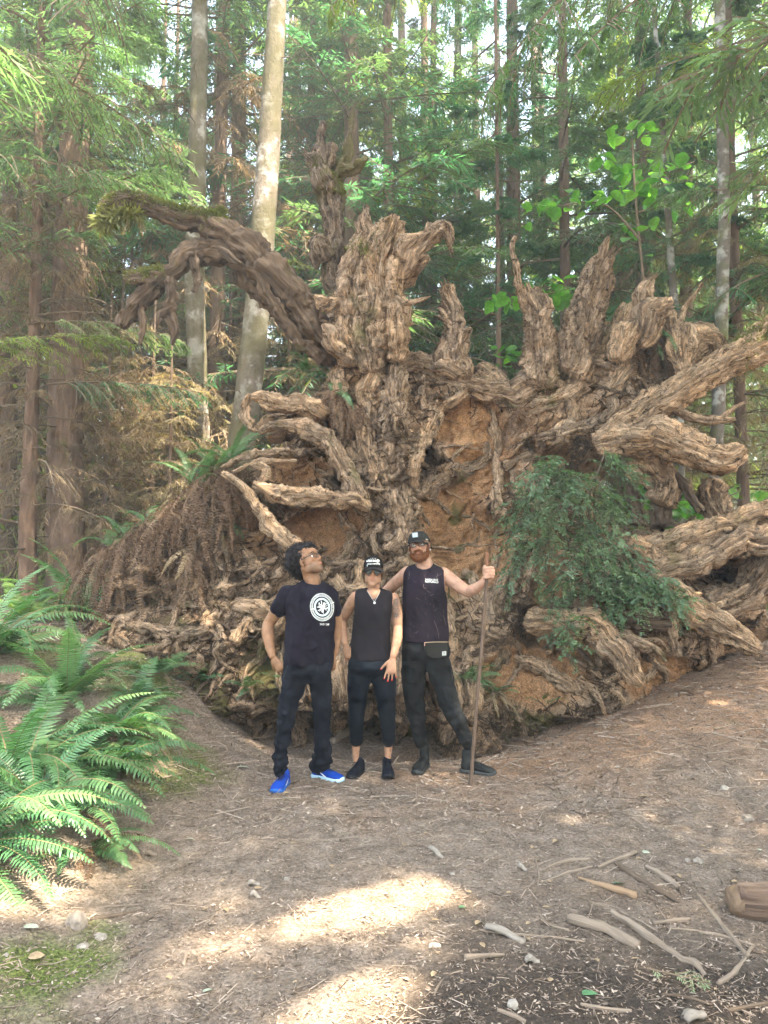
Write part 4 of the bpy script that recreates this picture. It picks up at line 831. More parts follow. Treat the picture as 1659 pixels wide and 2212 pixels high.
fern('short fern low on the slope of the mossy bank', gp(270, 1560, 5.6), [('young',6,.3,.45,-.3,2.),('low',4,.3,.45,-.3,1.6),('pale',2,.3,.4,-.4,1.)])
fern('low young fern of bright green fronds beside the mossy dirt', gp(300, 1480, 5.9), [('young',7,.35,.5,-.1,2.2),('low',4,.35,.5,-.3,2.)])
fern('small flat fern with few bright fronds on the mossy dirt', gp(235, 1610, 5.1), [('young',4,.28,.38,-.3,1.3),('low',2,.2,.3,2.6,.5)])
fern('low fern tucked under the big left fern, fronds lying on the dirt', gp(200, 1700, 4.2), [('low',6,.35,.55,-.7,1.4),('young',3,.3,.4,-.3,1.),('deadlow',6,.35,.5,-.5,1.2),('pale',1,.4,.5,-.2,.1)])
fern('bright sunlit fern behind the hanging brown fronds at the far left', gp(185, 1290, 7.8), [('up',9,.8,1.1,2.6,1.9),('yellow',5,.7,.9,2.2,1.8),('arch',8,.8,1.1,2.8,1.9)])
fern('fern with light yellow-green fronds behind the left fern bank', gp(60, 1330, 7.4), [('yellow',7,.6,.9,0,3.1),('arch',7,.6,.9,0,3.1)])
# ferns rooted along the left shoulder of the root mass; dead fronds hang from them like a skirt
ridge = [(205,1215),(238,1180),(275,1160),(312,1132),(350,1105),(388,1080),(425,1045),(462,1018),(500,1000)]
where = ['at the low left end of the root mass', 'second from the low left end of the root mass', 'third up the left shoulder of the roots', 'on the lower shoulder of the roots, above the dark hollow', 'halfway up the left shoulder of the roots',
         'just above the middle of the left shoulder of the roots', 'behind the thin crossing roots of the left shoulder', 'near the top of the left shoulder of the roots', 'at the top of the left shoulder beside the leaning alder']
for k, (u, v) in enumerate(ridge):
    c0 = wp(u, v + 16); y_ = float(fy(c0[0], c0[2])) if sd(c0[0], c0[2]) > 0 else WY
    p = pix(u, v + 8, min(y_, WY) - .02)
    sp = [('dead', 13, .55, 1.0, -1.57, 1.5), ('dead', 6, .35, .6, -1.57, 1.9), ('deadlow', 4, .3, .5, -1.57, 1.8)]
    if k in (1, 2, 3): sp += [('arch', 4, .4, .6, 2.0, 1.2)]
    if k >= 6: sp += [('up', 5, .45, .62, 1.4, 2.2), ('arch', 5, .35, .55, 1.2, 2.4)]
    fern('dead brown fern fronds ' + where[k], p, sp, name='hanging_fern')
def wallfern(label, u, v, spec, dyy=-.10, name='sword_fern'):
    c0 = wp(u, v); y_ = float(fy(c0[0], c0[2])); return fern(label, pix(u, v, y_ + dyy), spec, name=name)
wallfern('fern fringe of brown fronds hanging below the dead snag in the middle', 725, 850, [('dead',16,.4,.75,-1.57,1.6),('droop',1,.4,.5,-1.2,.1)], name='hanging_fern')
wallfern('second brown fringe of dead fronds beside the middle ridge of roots', 765, 880, [('dead',12,.4,.7,-1.57,1.6)], name='hanging_fern')
wallfern('large tuft of dead red-brown fronds hanging high on the right side', 1400, 720, [('dead',20,.5,.95,-1.57,1.7),('droop',1,.6,.7,-1.7,.1),('deadlow',6,.3,.5,-1.57,1.9)], -.12, 'hanging_fern')
wallfern('dead red-brown tuft right of the largest hanging tuft', 1440, 730, [('dead',14,.4,.8,-1.57,1.6),('deadlow',5,.3,.4,-1.57,1.9)], -.12, 'hanging_fern')
wallfern('narrow strand of dead fronds with one green tip, right of the clay hollow', 1118, 890, [('dead',9,.4,.7,-1.57,1.2),('young',1,.16,.18,-.2,.1),('young',1,.16,.18,2.8,.1)], -.06, 'hanging_fern')
wallfern('brown and pale fronds hanging in the dark left hollow', 470, 1150, [('dead',14,.5,.8,-1.57,1.5),('pale',2,.4,.5,-1.4,.8)], -.08, 'hanging_fern')
wallfern('strand of dead fronds between the two long thin roots at left', 415, 1190, [('dead',12,.5,.85,-1.57,1.5),('pale',2,.4,.6,-1.7,.6)], -.08, 'hanging_fern')
wallfern('single green frond hanging in front of the left hollow', 488, 1130, [('droop',2,.3,.4,-1.0,.3)], -.15)
wallfern('green fern growing on the ledge left of the central stump', 668, 808, [('young',5,.3,.42,2.8,1.1),('low',4,.3,.4,-.6,1.6),('up',2,.25,.3,0,3)], -.05)
wallfern('small green fern tip below the ledge fern', 728, 835, [('droop',2,.25,.35,-1.5,.3)], -.08)
wallfern('small fern on the mossy soil left of the blue-shoed man', 425, 1475, [('young',8,.18,.28,-1.4,2.4)], -.05)
wallfern('small fern lowest on the mossy soil behind the blue-shoed man', 535, 1490, [('young',5,.2,.3,-1.6,1.4),('pale',1,.2,.25,-1.2,.1)], -.06)
wallfern('tiny fern tuft beside the man in blue shoes', 592, 1468, [('young',4,.10,.16,-1.4,2.)], -.05)
wallfern('green fern growing beside the walking stick', 1012, 1478, [('young',7,.25,.36,-1.3,2.2),('low',3,.2,.3,-.6,1.)], -.06)
wallfern('fading fern with pale dry fronds low beside the walking stick', 1068, 1500, [('young',5,.2,.3,-1.5,1.8),('pale',5,.3,.4,-1.3,1.4)], -.06)
wallfern('tiny fern at the foot of the right-hand clay bank', 1178, 1520, [('young',5,.12,.2,-1.4,1.9),('pale',1,.18,.2,-.4,.1)], -.05)
# ---------------------------------------------------------------- evergreen shrub over the right-hand roots
HUCK = leafmat('glossy_leaves', [(.085, .155, .085), (.115, .185, .11), (.085, .15, .07), (.15, .21, .11)], .3, .3, (1.2, 1.7, .7), .4)
def leafy_branch(rng, L=.55, nt=7, nl=13, ll=.036, lw=.017, droop=.5):
    gl = G(); n = 12; t = np.linspace(0, 1, n); M = np.stack([L * t, .06 * np.sin(t * 3 + rng.uniform(0, 6)), L * (.12 * t - droop * t ** 2)], -1)
    strips(gl, M[:-1], M[1:], np.linspace(.004, .0015, n - 1), np.linspace(.0035, .001, n - 1), 1)
    B, D_, Lh = [], [], []
    axes = [(M[int(1 + k * (n - 2) / nt)], unit(np.array((rng.uniform(.5, 1), (1 if k % 2 else -1) * rng.uniform(.5, 1.1), rng.uniform(-.5, .3)))), L * rng.uniform(.25, .45) * (1 - .4 * k / nt)) for k in range(nt)] + [(M[2], unit(M[-1] - M[2]), L * .8)]
    for (p, d, l) in axes:
        m = nl if l < L * .6 else nl * 2; s = np.linspace(.08, 1, m)[:, None]; Q = p + d * l * s + np.array((0, 0, -.35)) * l * s ** 2
        if l < L * .6: strips(gl, Q[:-1:3], np.vstack([Q[3::3], Q[-1:]])[:len(Q[:-1:3])], .0018, .001, 1)
        sd_ = unit(np.cross(unit(np.gradient(Q, axis=0)), (0, 0, 1.)))
        for sg in (1, -1): B.append(Q); D_.append(unit(d * .6 + sg * sd_ + rng.normal(0, .25, (m, 3)) + np.array((0, 0, -.15))))
    B = np.vstack(B); D_ = np.vstack(D_)
    quads(gl, B, D_, ll * rng.uniform(.7, 1.25, len(B)), lw * rng.uniform(.8, 1.2, len(B)), np.array([[0, 0, 1.]]) + rng.normal(0, .45, (len(B), 3)))
    return gl.mesh('branch', [HUCK, TWIG], False)
rs = np.random.default_rng(14); HB = [leafy_branch(rs) for _ in range(6)]
def shrub(label, blobs, n, Yc, name='evergreen_shrub', cat='shrub', meshes=HB, sc=(.7, 1.25), base=(1290, 1150), dyb=0.25):
    b0 = pix(*base, Yc); t = thing(name, label, cat, tuple(b0)); g = G(); tot = sum(b[2] * b[3] for b in blobs)
    for (u, v, ru, rv) in blobs:
        for k in range(int(n * ru * rv / tot)):
            a = rs.uniform(0, 6.28); r_ = math.sqrt(rs.random()); Yv = Yc - dyb * math.sqrt(max(0, 1 - r_ ** 2)) * rs.uniform(.3, 1) - .04
            p = pix(u + ru * r_ * math.cos(a), v + rv * r_ * math.sin(a), Yv)
            o = link('branch', meshes[int(rs.integers(len(meshes)))], t); s_ = rs.uniform(*sc); o.scale = (s_, s_, s_); o.location = Vector(p) - Vector(b0)
            out = math.atan2(-.7, math.cos(a) + rs.normal(0, .5)); o.rotation_euler = (rs.normal(0, .35), rs.normal(.25, .3), out)
            if k % 4 == 0: tube(g, [(0, .1, 0), tuple(np.array(p - b0) * .5 + rs.normal(0, .06, 3)), tuple(p - b0)], [.008, .005, .003], 5, .08, caps=False)
    link('stem', g.mesh('stem', TWIG, True), t)['kind'] = 'stuff'
    return t
shrub('big glossy evergreen shrub hanging over the right-hand roots', [(1255,1000,62,50),(1235,1080,85,60),(1225,1170,90,55),(1320,1240,75,36),(1380,1260,40,36),(1160,1120,50,20),(1230,1250,60,34),(1215,1320,40,18)], 150, 6.75, sc=(.5, 1.0))
# ---------------------------------------------------------------- broad-leaved saplings behind the roots
HAZ = leafmat('hazel_leaf', [(.07, .20, .045), (.10, .24, .055), (.06, .18, .06), (.13, .26, .07)], .5, .5, (1.3, 1.5, .6))
def broad_leaf(rng, m=HAZ, name='leaf', asp=.78):
    n = 9; t = np.linspace(0, 1, n); w = asp * .5 * np.sin(np.pi * t ** .8) ** .75 * (1 + .06 * rng.normal(size=n)); w[0] = w[-1] = .01
    cz = -.22 * t ** 2; V = []
    for k in range(n): V += [(t[k], -w[k], cz[k] + .16 * w[k]), (t[k], 0, cz[k]), (t[k], w[k], cz[k] + .16 * w[k])]
    F = [(3 * k + a, 3 * k + a + 1, 3 * k + a + 4, 3 * k + a + 3) for k in range(n - 1) for a in (0, 1)]
    g = G(); g.add(V, F); return g.mesh(name, m, True)
HL = [broad_leaf(rs) for _ in range(4)]
def sapling(label, stems, clusters, Yc, size=.15, m=HL, name='hazel_sapling'):
    b0 = pix(stems[0][0][0], stems[0][0][1], Yc); t = thing(name, label, 'sapling', tuple(b0)); g = G()
    for s_ in stems: tube(g, [(*(pix(a[0], a[1], Yc + (a[3] if len(a) > 3 else 0)) - b0), a[2] * mpp(Yc)) for a in s_], None, 6, .1, caps=False, col=None)
    link('stem', g.mesh('stem', TWIG, True), t)
    for (u0, v0, u1, v1, n, jv) in clusters:
        for k in range(n):
            f = rs.random(); p = pix(u0 + (u1 - u0) * f + rs.normal(0, 8), v0 + (v1 - v0) * f + rs.normal(0, jv), Yc + rs.normal(0, .25)) - b0
            o = link('leaf', m[int(rs.integers(len(m)))], t); s_ = size * rs.uniform(.6, 1.25); o.scale = (s_, s_, s_); o.location = p
            o.rotation_euler = (rs.normal(0, .35), rs.normal(.35, .35), rs.uniform(0, 6.28))
    return t
sapling('green hazel sapling with round leaves fanned out right of the tallest right snag', [[(1400,700,4),(1385,560,3),(1372,420,2.5),(1365,300,2)],[(1385,520,3),(1300,440,2),(1180,450,1)],[(1370,400,2),(1430,370,1.5),(1500,350,1)],[(1372,460,2),(1450,440,1)]],
        [(1130,455,1260,425,26,12),(1230,440,1400,400,26,16),(1280,350,1420,370,22,14),(1380,390,1500,345,22,18),(1300,290,1420,280,12,12),(1400,440,1500,420,14,16),(1260,480,1400,520,10,18)], 7.9)
sapling('hazel sapling with pale leaves between the two dead snags on the right', [[(1150,830,4),(1160,720,3),(1170,620,2)],[(1160,700,2),(1080,640,1)],[(1165,640,2),(1240,620,1)]],
        [(1035,655,1130,640,18,8),(1130,625,1230,635,22,14),(1190,600,1260,680,12,16),(1060,745,1150,770,18,14),(1080,775,1130,800,6,8)], 8.3)
sapling('bright understory leaves seen through the gap below the right-hand roots', [[(1440,1180,4),(1430,1080,3),(1420,1010,2)],[(1450,1150,3),(1540,1090,2),(1600,1060,1)]],
        [(1380,1010,1470,1090,40,24),(1400,1060,1540,1110,34,18),(1580,1050,1640,1062,7,8),(1360,1110,1470,1130,12,14)], 8.4, .14)
# ---------------------------------------------------------------- moss, dead wood and litter
def moss_on(name, pts, n, L=.05, seed=1, m=MOSS):
    """fringe of moss strands on top of a root; pts: (u, v, radius px, Y)"""
    r_ = np.random.default_rng(seed); Q = spline(np.array([(*pix(a[0], a[1], a[3]), a[2] * mpp(a[3])) for a in pts]), .02); k = r_.integers(0, len(Q), n)
    T, N, B = frames(Q[:, :3]); th = r_.normal(math.pi / 2, .85, n)
    side = unit(np.cross(T[k], (0, 0, 1.))); up = unit(np.cross(side, T[k])); o = side * np.cos(th)[:, None] + up * np.sin(th)[:, None]
    P0 = Q[k, :3] + o * (Q[k, 3] * r_.uniform(.92, 1.12, n))[:, None]; d_ = unit(o * .6 + r_.normal(0, .5, (n, 3)) + np.array((0, 0, -.5)))
    g = G(); quads(g, P0, d_, L * r_.uniform(.4, 1.5, n), L * .22 * r_.uniform(.6, 1.4, n), r_.normal(0, 1, (n, 3)))
    o = wchild(name, g.mesh(name, m, False)); o['kind'] = 'stuff'
moss_on('moss', [(228,462,13,6.9),(240,446,16,6.9),(265,434,17,6.92),(300,436,17,6.95),(345,452,17,7.0),(400,469,20,7.05),(440,483,24,7.1),(480,505,30,7.1)], 6500, .04, 1)
moss_on('moss', [(224,470,10,6.9),(222,490,8,6.9),(260,470,14,6.9),(300,466,10,6.95)], 700, .10, 2)
moss_on('moss', [(275,603,8,6.8),(320,598,12,6.85),(352,590,12,6.9)], 1500, .05, 3)
moss_on('moss', [(445,470,14,7.1),(470,478,12,7.1),(470,450,10,7.1)], 1500, .05, 4)
moss_on('moss', [(1590,778,26,7.3),(1640,745,30,7.35),(1700,708,32,7.45)], 7000, .06, 5)
moss_on('moss', [(676,352,16,7.5),(706,402,28,7.5),(712,425,24,7.5)], 1800, .04, 6)
moss_on('moss', [(770,520,20,7.3),(780,560,24,7.3),(850,500,30,7.4)], 1200, .04, 7)
BARKC = [(.24,.185,.14),(.34,.27,.21)]
STICK = bark('dry_stick', [(.12, .088, .064), (.24, .185, .14), (.36, .29, .225)], 20., (1, .15, 1), bumpd=.006)
STICK_D = bark('damp_stick', [(.07, .048, .035), (.13, .092, .065), (.20, .15, .11)], 20., (1, .2, 1), bumpd=.008)
PEEL = bark('peeled_wood', [(.20, .12, .07), (.30, .20, .125), (.38, .27, .18)], 16., (1, .08, 1), bumpd=.004)
def stick(label, pts, m=STICK, name='fallen_stick', group=None, cat='stick'):
    Q = []
    for (u, v, r) in pts:
        p = gnd(u, v); rr_ = r * mpp(p[1]); Q.append((p[0], p[1], gat(p[0], p[1]) + rr_ * .8 + .006, rr_))
    Q = np.array(Q); o = Q.mean(0)[:3]; Q[:, :3] -= o; g = G()
    tube(g, Q, None, 10, .02, rough=.5, lump=.4, seed=random.randint(0, 999), fine=.004); ob = link(name, g.mesh(name, m, True, uv=True)); ob.location = o
    tag(ob, label, cat, group); return ob
def ZB(L): return [(x * .5 + 829.5, y * .5 + 1659, r * .5) for x, y, r in L]
def ZA(L): return [(x * .5, y * .5 + 1659, r * .5) for x, y, r in L]
stick('thickest short grey branch lying on the dark soil at lower right', ZB([(800,672,17),(870,692,20),(990,735,22),(1095,790,17)]))
stick('long crooked branch right of the thickest short one, narrowing towards its torn end', ZB([(985,640,12),(1060,690,17),(1180,770,14),(1290,840,13),(1340,860,15),(1385,905,8)]))
stick('orange peeled splinter of split wood beside a green leaf', ZB([(840,483,5),(960,527,11),(1090,570,13)]), PEEL, cat='wood')
stick('short stout stick with spotted bark, pointing to the sawn log', ZB([(1135,440,9),(1200,480,13),(1270,528,12)]))
stick('dark damp mossy stick left of the stout spotted one', ZB([(1000,425,9),(1080,480,11),(1150,520,9),(1275,590,6)]), STICK_D)
stick('thin pale stick lying highest in the pile of sticks', ZB([(700,440,5),(790,412,7),(890,405,6)]))
stick('thin pale stick just below the highest one of the pile', ZB([(690,500,4),(790,465,6),(900,437,6)]))
stick('pale stick slanting up from the top of the pile', ZB([(925,440,6),(1010,405,8),(1090,375,7)]))
stick('thin stick crossing between the splinter and the grey branch', ZB([(890,590,5),(1000,625,5),(1100,670,5),(1180,715,4)]))
stick('long stick slanting down from near the sawn log', ZB([(1355,560,7),(1420,640,9),(1500,740,9),(1570,830,8)]))
stick('long thin stick running right towards the forked twig', ZB([(1230,705,5),(1340,715,6),(1470,740,6),(1600,780,5)]))
stick('short pale peg of wood left of the long thin stick', ZB([(1165,680,7),(1240,675,8),(1320,665,7)]))
stick('very long thin stick crossing the grey bark slab', ZB([(410,710,5),(560,730,5),(730,742,5),(870,760,3)]))
stick('thin curved twig bent like a bow on the dark soil', ZB([(215,1005,3),(230,960,4),(280,905,4),(340,888,4)]))
stick('stout short stick standing off alone near the lower right corner', ZB([(1445,945,9),(1500,910,9),(1550,850,7),(1590,785,5)]))
stick('stick lying right below the largest green leaf', ZB([(850,1035,7),(950,1055,8),(1070,1068,8)]))
stick('knobbly broken stick left of the bark pieces', ZB([(350,835,10),(440,825,9),(520,818,5)]))
stick('upright-lying thin twig at the left end of the pile', ZB([(655,400,3),(668,470,4),(665,520,3)]))
stick('hooked thin twig left of the thickest branch', ZB([(670,640,4),(710,685,5),(800,712,4)]))
stick('slim twig leading from the pile to the sawn log', ZB([(1440,465,4),(1480,520,4),(1520,560,4)]))
stick('short dark stub between the spotted stick and the sawn log', ZB([(1265,490,5),(1278,525,6),(1290,560,5)]), STICK_D)
stick('stick at the right edge in the lower corner', ZB([(1490,1060,7),(1580,1045,8),(1670,1030,8)]), STICK_D)
stick('stick cut off by the bottom edge of the photo', ZB([(490,1060,7),(560,1085,8),(610,1110,8)]))
stick('thin stick lying on the dark soil below the thick branches', ZB([(1200,990,5),(1290,1000,6),(1420,1035,5)]), STICK_D)
stick('brown stick beside the big pale stone at lower left', ZA([(390,670,7),(510,645,6),(625,620,3)]), STICK_D)
stick('short chunky stick lying on the shaded dirt at lower left', ZA([(805,805,6),(795,865,8)]))
stick('thin curving stick left of the sunny patch', ZA([(905,685,4),(930,640,4),(1010,605,3)]))
stick('short branch wedged behind the woman\'s feet', [(718,1610,7),(745,1590,8),(765,1578,7)])
# the sawn log
LE = gnd(1590, 1975); g = G()
tube(g, [(-.01, 0, 0, .072), (.12, -.02, 0, .075), (.4, -.05, .01, .078), (.8, -.1, .01, .075)], None, 30, .03, rough=.3, lump=.15, seed=4); lg = LGT = thing('cut_log', 'end of a mossy cut log with pale peeled wood at the right edge', 'log', (LE[0] + .02, LE[1], gat(LE[0], LE[1]) + .06))
link('log_body', g.mesh('log_body', FIR_R, True, uv=True), lg)
g = G(); a = np.linspace(0, 6.283, 29)[:-1]; V = [(-.048, 0, 0)] + [(-.045 + .004 * math.sin(5 * q), .055 * math.cos(q) * (1 + .12 * math.sin(3 * q)), .052 * math.sin(q)) for q in a] + [(-.01, .070 * math.cos(q), .068 * math.sin(q)) for q in a]
g.add(V, [(0, i + 1, (i + 1) % 28 + 1) for i in range(28)]); g.add(np.zeros((0, 3)), []); g.F.setdefault((4, 0), []).append(np.array([(i + 1, i + 29, (i + 1) % 28 + 29, (i + 1) % 28 + 1) for i in range(28)])); g.UV.setdefault((4, 0), []).append(np.zeros((28, 4, 2)))
link('cut_face', g.mesh('cut_face', bark('dark_cut_wood', [(.10, .06, .038), (.19, .125, .08), (.27, .19, .13)], 18., (1, 1, 1), 'Object', bumpd=.01), True), lg)  # cut wood in a darker brown than the peeled sticks
# stones
STONE, nt, b = mat('stone', (.42, .38, .33), .85)
nt.links.new(mixc(nt, 1., ramp(nt, objrand(nt), [(0, (.22, .18, .145)), (.5, (.29, .25, .21)), (1, (.36, .32, .275))]), ramp(nt, tex(nt, 'noise', 30., 6), [(.3, (.6, .6, .6)), (.7, (1.2, 1.2, 1.2))]), 'MULTIPLY'), b.inputs['Base Color'])
def stone(label, u, v, ru, rv=None, group=None):
    p = gnd(u, v); rx = ru * mpp(p[1]); rz_ = (rv or ru) * mpp(p[1]); bm = bmesh.new(); bmesh.ops.create_icosphere(bm, subdivisions=3, radius=1)
    V = np.array([q.co[:] for q in bm.verts]); sdd = random.random() * 90; d = 1 + .28 * fbm(V * 1.2 + sdd, 3) ; V = V * d[:, None]; V = np.sign(V) * np.abs(V) ** .85
    for q, c_ in zip(bm.verts, V): q.co = (c_[0] * rx, c_[1] * rx * .9, c_[2] * max(rz_ * .8, rx * .45))
    me = bpy.data.meshes.new('stone'); bm.to_mesh(me); bm.free(); me.materials.append(STONE)
    o = link('stone', me); o.location = (p[0], p[1], gat(p[0], p[1]) + rz_ * .2); o.rotation_euler = (0, 0, random.uniform(0, 6)); tag(o, label, 'stone', group)
stone('largest pale stone, upright in the dirt at lower left', 164, 2004, 22, 30)
stone('flat grey stone right of the largest pale one', 215, 2030, 18, 7)
stone('small flat stone below the largest pale one', 178, 2046, 12, 6)
stone('rounded stone by the tips of the left ferns', 328, 1820, 10, 9)
stone('small square pale stone above the sunny patch', 619, 1902, 7, 7)
stone('pale stone alone on the dirt at the right', 1565, 1705, 9, 8)
stone('grey angular stone near the right edge', 1616, 1771, 12, 11)
stone('largest white stone of the pair above the sawn log', 1509, 1863, 11, 9)
stone('smaller white stone of the pair above the sawn log', 1486, 1861, 7, 6)
stone('sharp pale stone on the dark soil at the bottom', 1107, 2174, 13, 13)
stone('brown clod of stone at the edge of the shade', 940, 2048, 13, 9)
stone('small round stone near the bark strip', 978, 1889, 7, 5)
stone('small pale stone by the right man\'s pointing shoe', 930, 1690, 8, 3)
stone('small pebble at the left edge of the photo', 10, 2066, 7, 6)
stone('small round pebble near the bottom centre', 574, 2155, 5, 5)
stone('small white pebble above the thick grey branch', 1137, 1977, 6, 4)
stone('flat pale stone half sunk at the right of the bark slab', 1020, 1960, 6, 4)
rr = np.random.default_rng(3)
for k in range(26):
    u, v = rr.uniform(260, 1650), rr.uniform(1640, 2190); s_ = rr.uniform(2.5, 5)
    stone('small pale pebble scattered on the dirt', u, v, s_, s_ * .7, 'small pebbles scattered on the dirt')
# bark slabs and loose leaves
SLAB = bark('grey_bark_slab', [(.15, .125, .10), (.25, .215, .18), (.33, .29, .25)], 18., (.3, 1, 1), 'Object', bumpd=.01)
def slab(label, pts, u, v, L, W, rz, m=SLAB, name='bark_piece', cat='bark', th=.012, group=None):
    p = gnd(u, v); L *= .6; W *= .62; r_ = random.Random(label); n = 9; g = G(); V = []
    for k in range(n):
        t = k / (n - 1); w = W * .5 * (.55 + .45 * math.sin(math.pi * min(1, t * 1.1 + .08))) * r_.uniform(.75, 1.1); z = .01 * math.sin(t * 5)
        V += [((t - .5) * L, -w, z), ((t - .5) * L, 0, z + th * .8), ((t - .5) * L, w * r_.uniform(.8, 1.1), z), ((t - .5) * L, -w * .9, z - th), ((t - .5) * L, w * .9, z - th)]
    F = []
    for k in range(n - 1):
        a, c_ = 5 * k, 5 * k + 5
        F += [(a, a + 1, c_ + 1, c_), (a + 1, a + 2, c_ + 2, c_ + 1), (a + 2, a + 4, c_ + 4, c_ + 2), (a + 4, a + 3, c_ + 3, c_ + 4), (a + 3, a, c_, c_ + 3)]
    g.add(V, F + [(0, 3, 4, 1), (1, 4, 2, 2)][:1] + [(5 * n - 5, 5 * n - 4, 5 * n - 1, 5 * n - 2)]); o = link(name, g.mesh(name, m, True)); o.location = (p[0], p[1], gat(p[0], p[1]) + th + .012)
    o.rotation_euler = (r_.uniform(-.1, .1), r_.uniform(-.1, .1), rz); tag(o, label, cat, group); return o
slab('large grey slab of bark crossed by a thin stick', 0, 1092, 2025, .30, .10, -.55)
slab('grey strip of bark pointing at the pile of sticks', 0, 942, 1848, .22, .06, -1.0)
slab('pale grey piece of bark lying alone in the middle of the dirt', 0, 548, 1917, .10, .045, .1)
slab('second pale grey piece of bark just below the lone one', 0, 552, 1943, .09, .04, -.2)
slab('small grey bark piece at the right of the dark soil', 0, 1150, 2085, .10, .05, .1)
slab('grey bark piece at the bottom edge of the dark soil', 0, 1500, 2205, .16, .10, .5)
slab('curled bark piece right of the bark strip', 0, 1128, 1882, .09, .05, -.6)
slab('brown bark chip under the big left fern', 0, 325, 1852, .10, .05, .3, STICK)
LF = {k: [broad_leaf(rs, leafmat(k, [c_], .2, .6, (1.2, 1.2, .9)), 'fallen_leaf', .62) for _ in range(2)] for k, c_ in (('green_fallen_leaf', (.10, .24, .11)), ('pale_fallen_leaf', (.38, .42, .33)), ('tan_fallen_leaf', (.33, .24, .15)))}
def fleaf(label, u, v, s_, kind, rz, group=None):
    p = gnd(u, v); o = link('fallen_leaf', LF[kind][int(rs.integers(2))]); k = s_ * mpp(p[1]); o.scale = (k, k, k); o.location = (p[0], p[1], gat(p[0], p[1]) + .02); o.rotation_euler = (rs.normal(0, .15), -.1, rz); tag(o, label, 'leaf', group)
fleaf('largest green leaf lying near the bottom edge', 1258, 2160, 36, 'green_fallen_leaf', .3)
fleaf('green leaf beside the orange splinter', 1325, 1917, 26, 'green_fallen_leaf', .2)
fleaf('small green leaf at the edge of the sunny patch', 992, 1970, 17, 'green_fallen_leaf', .5)
fleaf('pale green leaf below the left fern tips', 402, 1819, 17, 'pale_fallen_leaf', .1)
fleaf('pale green leaf left of the grey bark pieces', 308, 1921, 17, 'pale_fallen_leaf', .2)
fleaf('pale green leaf left of the largest pale stone', 50, 2013, 30, 'pale_fallen_leaf', .2)
fleaf('pale bluish leaf lying near the bottom centre', 438, 2155, 22, 'pale_fallen_leaf', .8)
fleaf('tan curled leaf near the lower left corner', 60, 2080, 32, 'tan_fallen_leaf', .5)
fleaf('pale leaf above the pile of sticks', 1388, 1849, 17, 'pale_fallen_leaf', .2)
fleaf('pale leaf at the right edge above the sawn log', 1642, 1845, 13, 'pale_fallen_leaf', 1.2)
fleaf('pale leaf on the mossy dirt between ferns and roots', 512, 1783 - 120, 26, 'pale_fallen_leaf', .3)
for k in range(60):
    fleaf('dry tan leaf among many on the dirt', rr.uniform(250, 1650), rr.uniform(1600, 2200), rr.uniform(8, 18), 'tan_fallen_leaf', rr.uniform(0, 6), 'dry tan leaves scattered on the dirt')
# conifer sprig on the dark soil
g = G(); gs = G(); bgh = bough(np.random.default_rng(9), .22, .1, 9, 9, .02, .5, .004); add_bough(g, gs, bgh, np.zeros(3), 0, 0)
p = gnd(1398, 2112); t = thing('conifer_sprig', 'pale green conifer sprig lying on the dark soil', 'sprig', (p[0], p[1], gat(p[0], p[1]) + .035), -.5)
link('needles', g.mesh('needles', leafmat('sprig_needles', [(.20, .27, .16)], .2, .6), False), t); link('twig', gs.mesh('twig', TWIG, False), t)
# litter: uncountable chips, needles and twigs
def island_mat(name, cols, rough=.9):
    m, nt, b = mat(name, cols[0], rough); ge = nt.nodes.new('ShaderNodeNewGeometry')
    nt.links.new(ramp(nt, ge.outputs['Random Per Island'], [(i / (len(cols) - 1), c_) for i, c_ in enumerate(cols)]), b.inputs['Base Color']); return m
LIT = island_mat('litter', [(.06, .04, .028), (.18, .132, .10), (.29, .22, .17), (.10, .07, .05), (.42, .34, .275), (.22, .165, .125)])
rl = np.random.default_rng(31)
def scatter(n, ylo, yhi, pw=1.):
    y_ = ylo + (yhi - ylo) * rl.random(n) ** pw; x_ = rl.uniform(-.56, .56, n) * (y_ + .3); return x_, y_, gfull(x_, y_)
g = G(); n = 95000; x_, y_, z_ = scatter(n, 2.2, 7.4, 1.35); a = rl.uniform(0, 6.28, n); P = np.stack([x_, y_, z_ + rl.uniform(.002, .014, n)], -1)
quads(g, P, np.stack([np.cos(a), np.sin(a), rl.normal(0, .22, n)], -1), rl.uniform(.005, .028, n) * (1 + .8 * (rl.random(n) > .94)), rl.uniform(.0025, .010, n), np.stack([rl.normal(0, .3, n), rl.normal(0, .3, n), np.ones(n)], -1))
n = 26000; x_ = rl.uniform(-3.3, 3.9, n); y_ = rl.uniform(4.6, 7.9, n); z_ = gfull(x_, y_); a = rl.uniform(0, 6.28, n)
quads(g, np.stack([x_, y_, z_ + rl.uniform(.002, .02, n)], -1), np.stack([np.cos(a), np.sin(a), rl.normal(0, .3, n)], -1), rl.uniform(.012, .05, n), rl.uniform(.005, .018, n), np.stack([rl.normal(0, .4, n), rl.normal(0, .4, n), np.ones(n)], -1))
tag(link('wood_chips', g.mesh('wood_chips', LIT, False)), kind='stuff')
g = G(); n = 14000; x_, y_, z_ = scatter(n, 2.2, 7.4, 1.3); a = rl.uniform(0, 6.28, n); L_ = rl.uniform(.02, .09, n) * (1 + 1.5 * (rl.random(n) > .96)); P = np.stack([x_, y_, z_ + .008], -1)
Dv = np.stack([np.cos(a), np.sin(a), rl.normal(0, .08, n)], -1); w_ = rl.uniform(.0007, .0026, n); strips(g, P, P + Dv * L_[:, None], w_, w_ * .7)
n = 2600; x_ = rl.uniform(-3.3, 3.9, n); y_ = rl.uniform(4.8, 7.9, n); a = rl.uniform(0, 6.28, n); P = np.stack([x_, y_, gfull(x_, y_) + .015], -1); w_ = rl.uniform(.0015, .004, n)
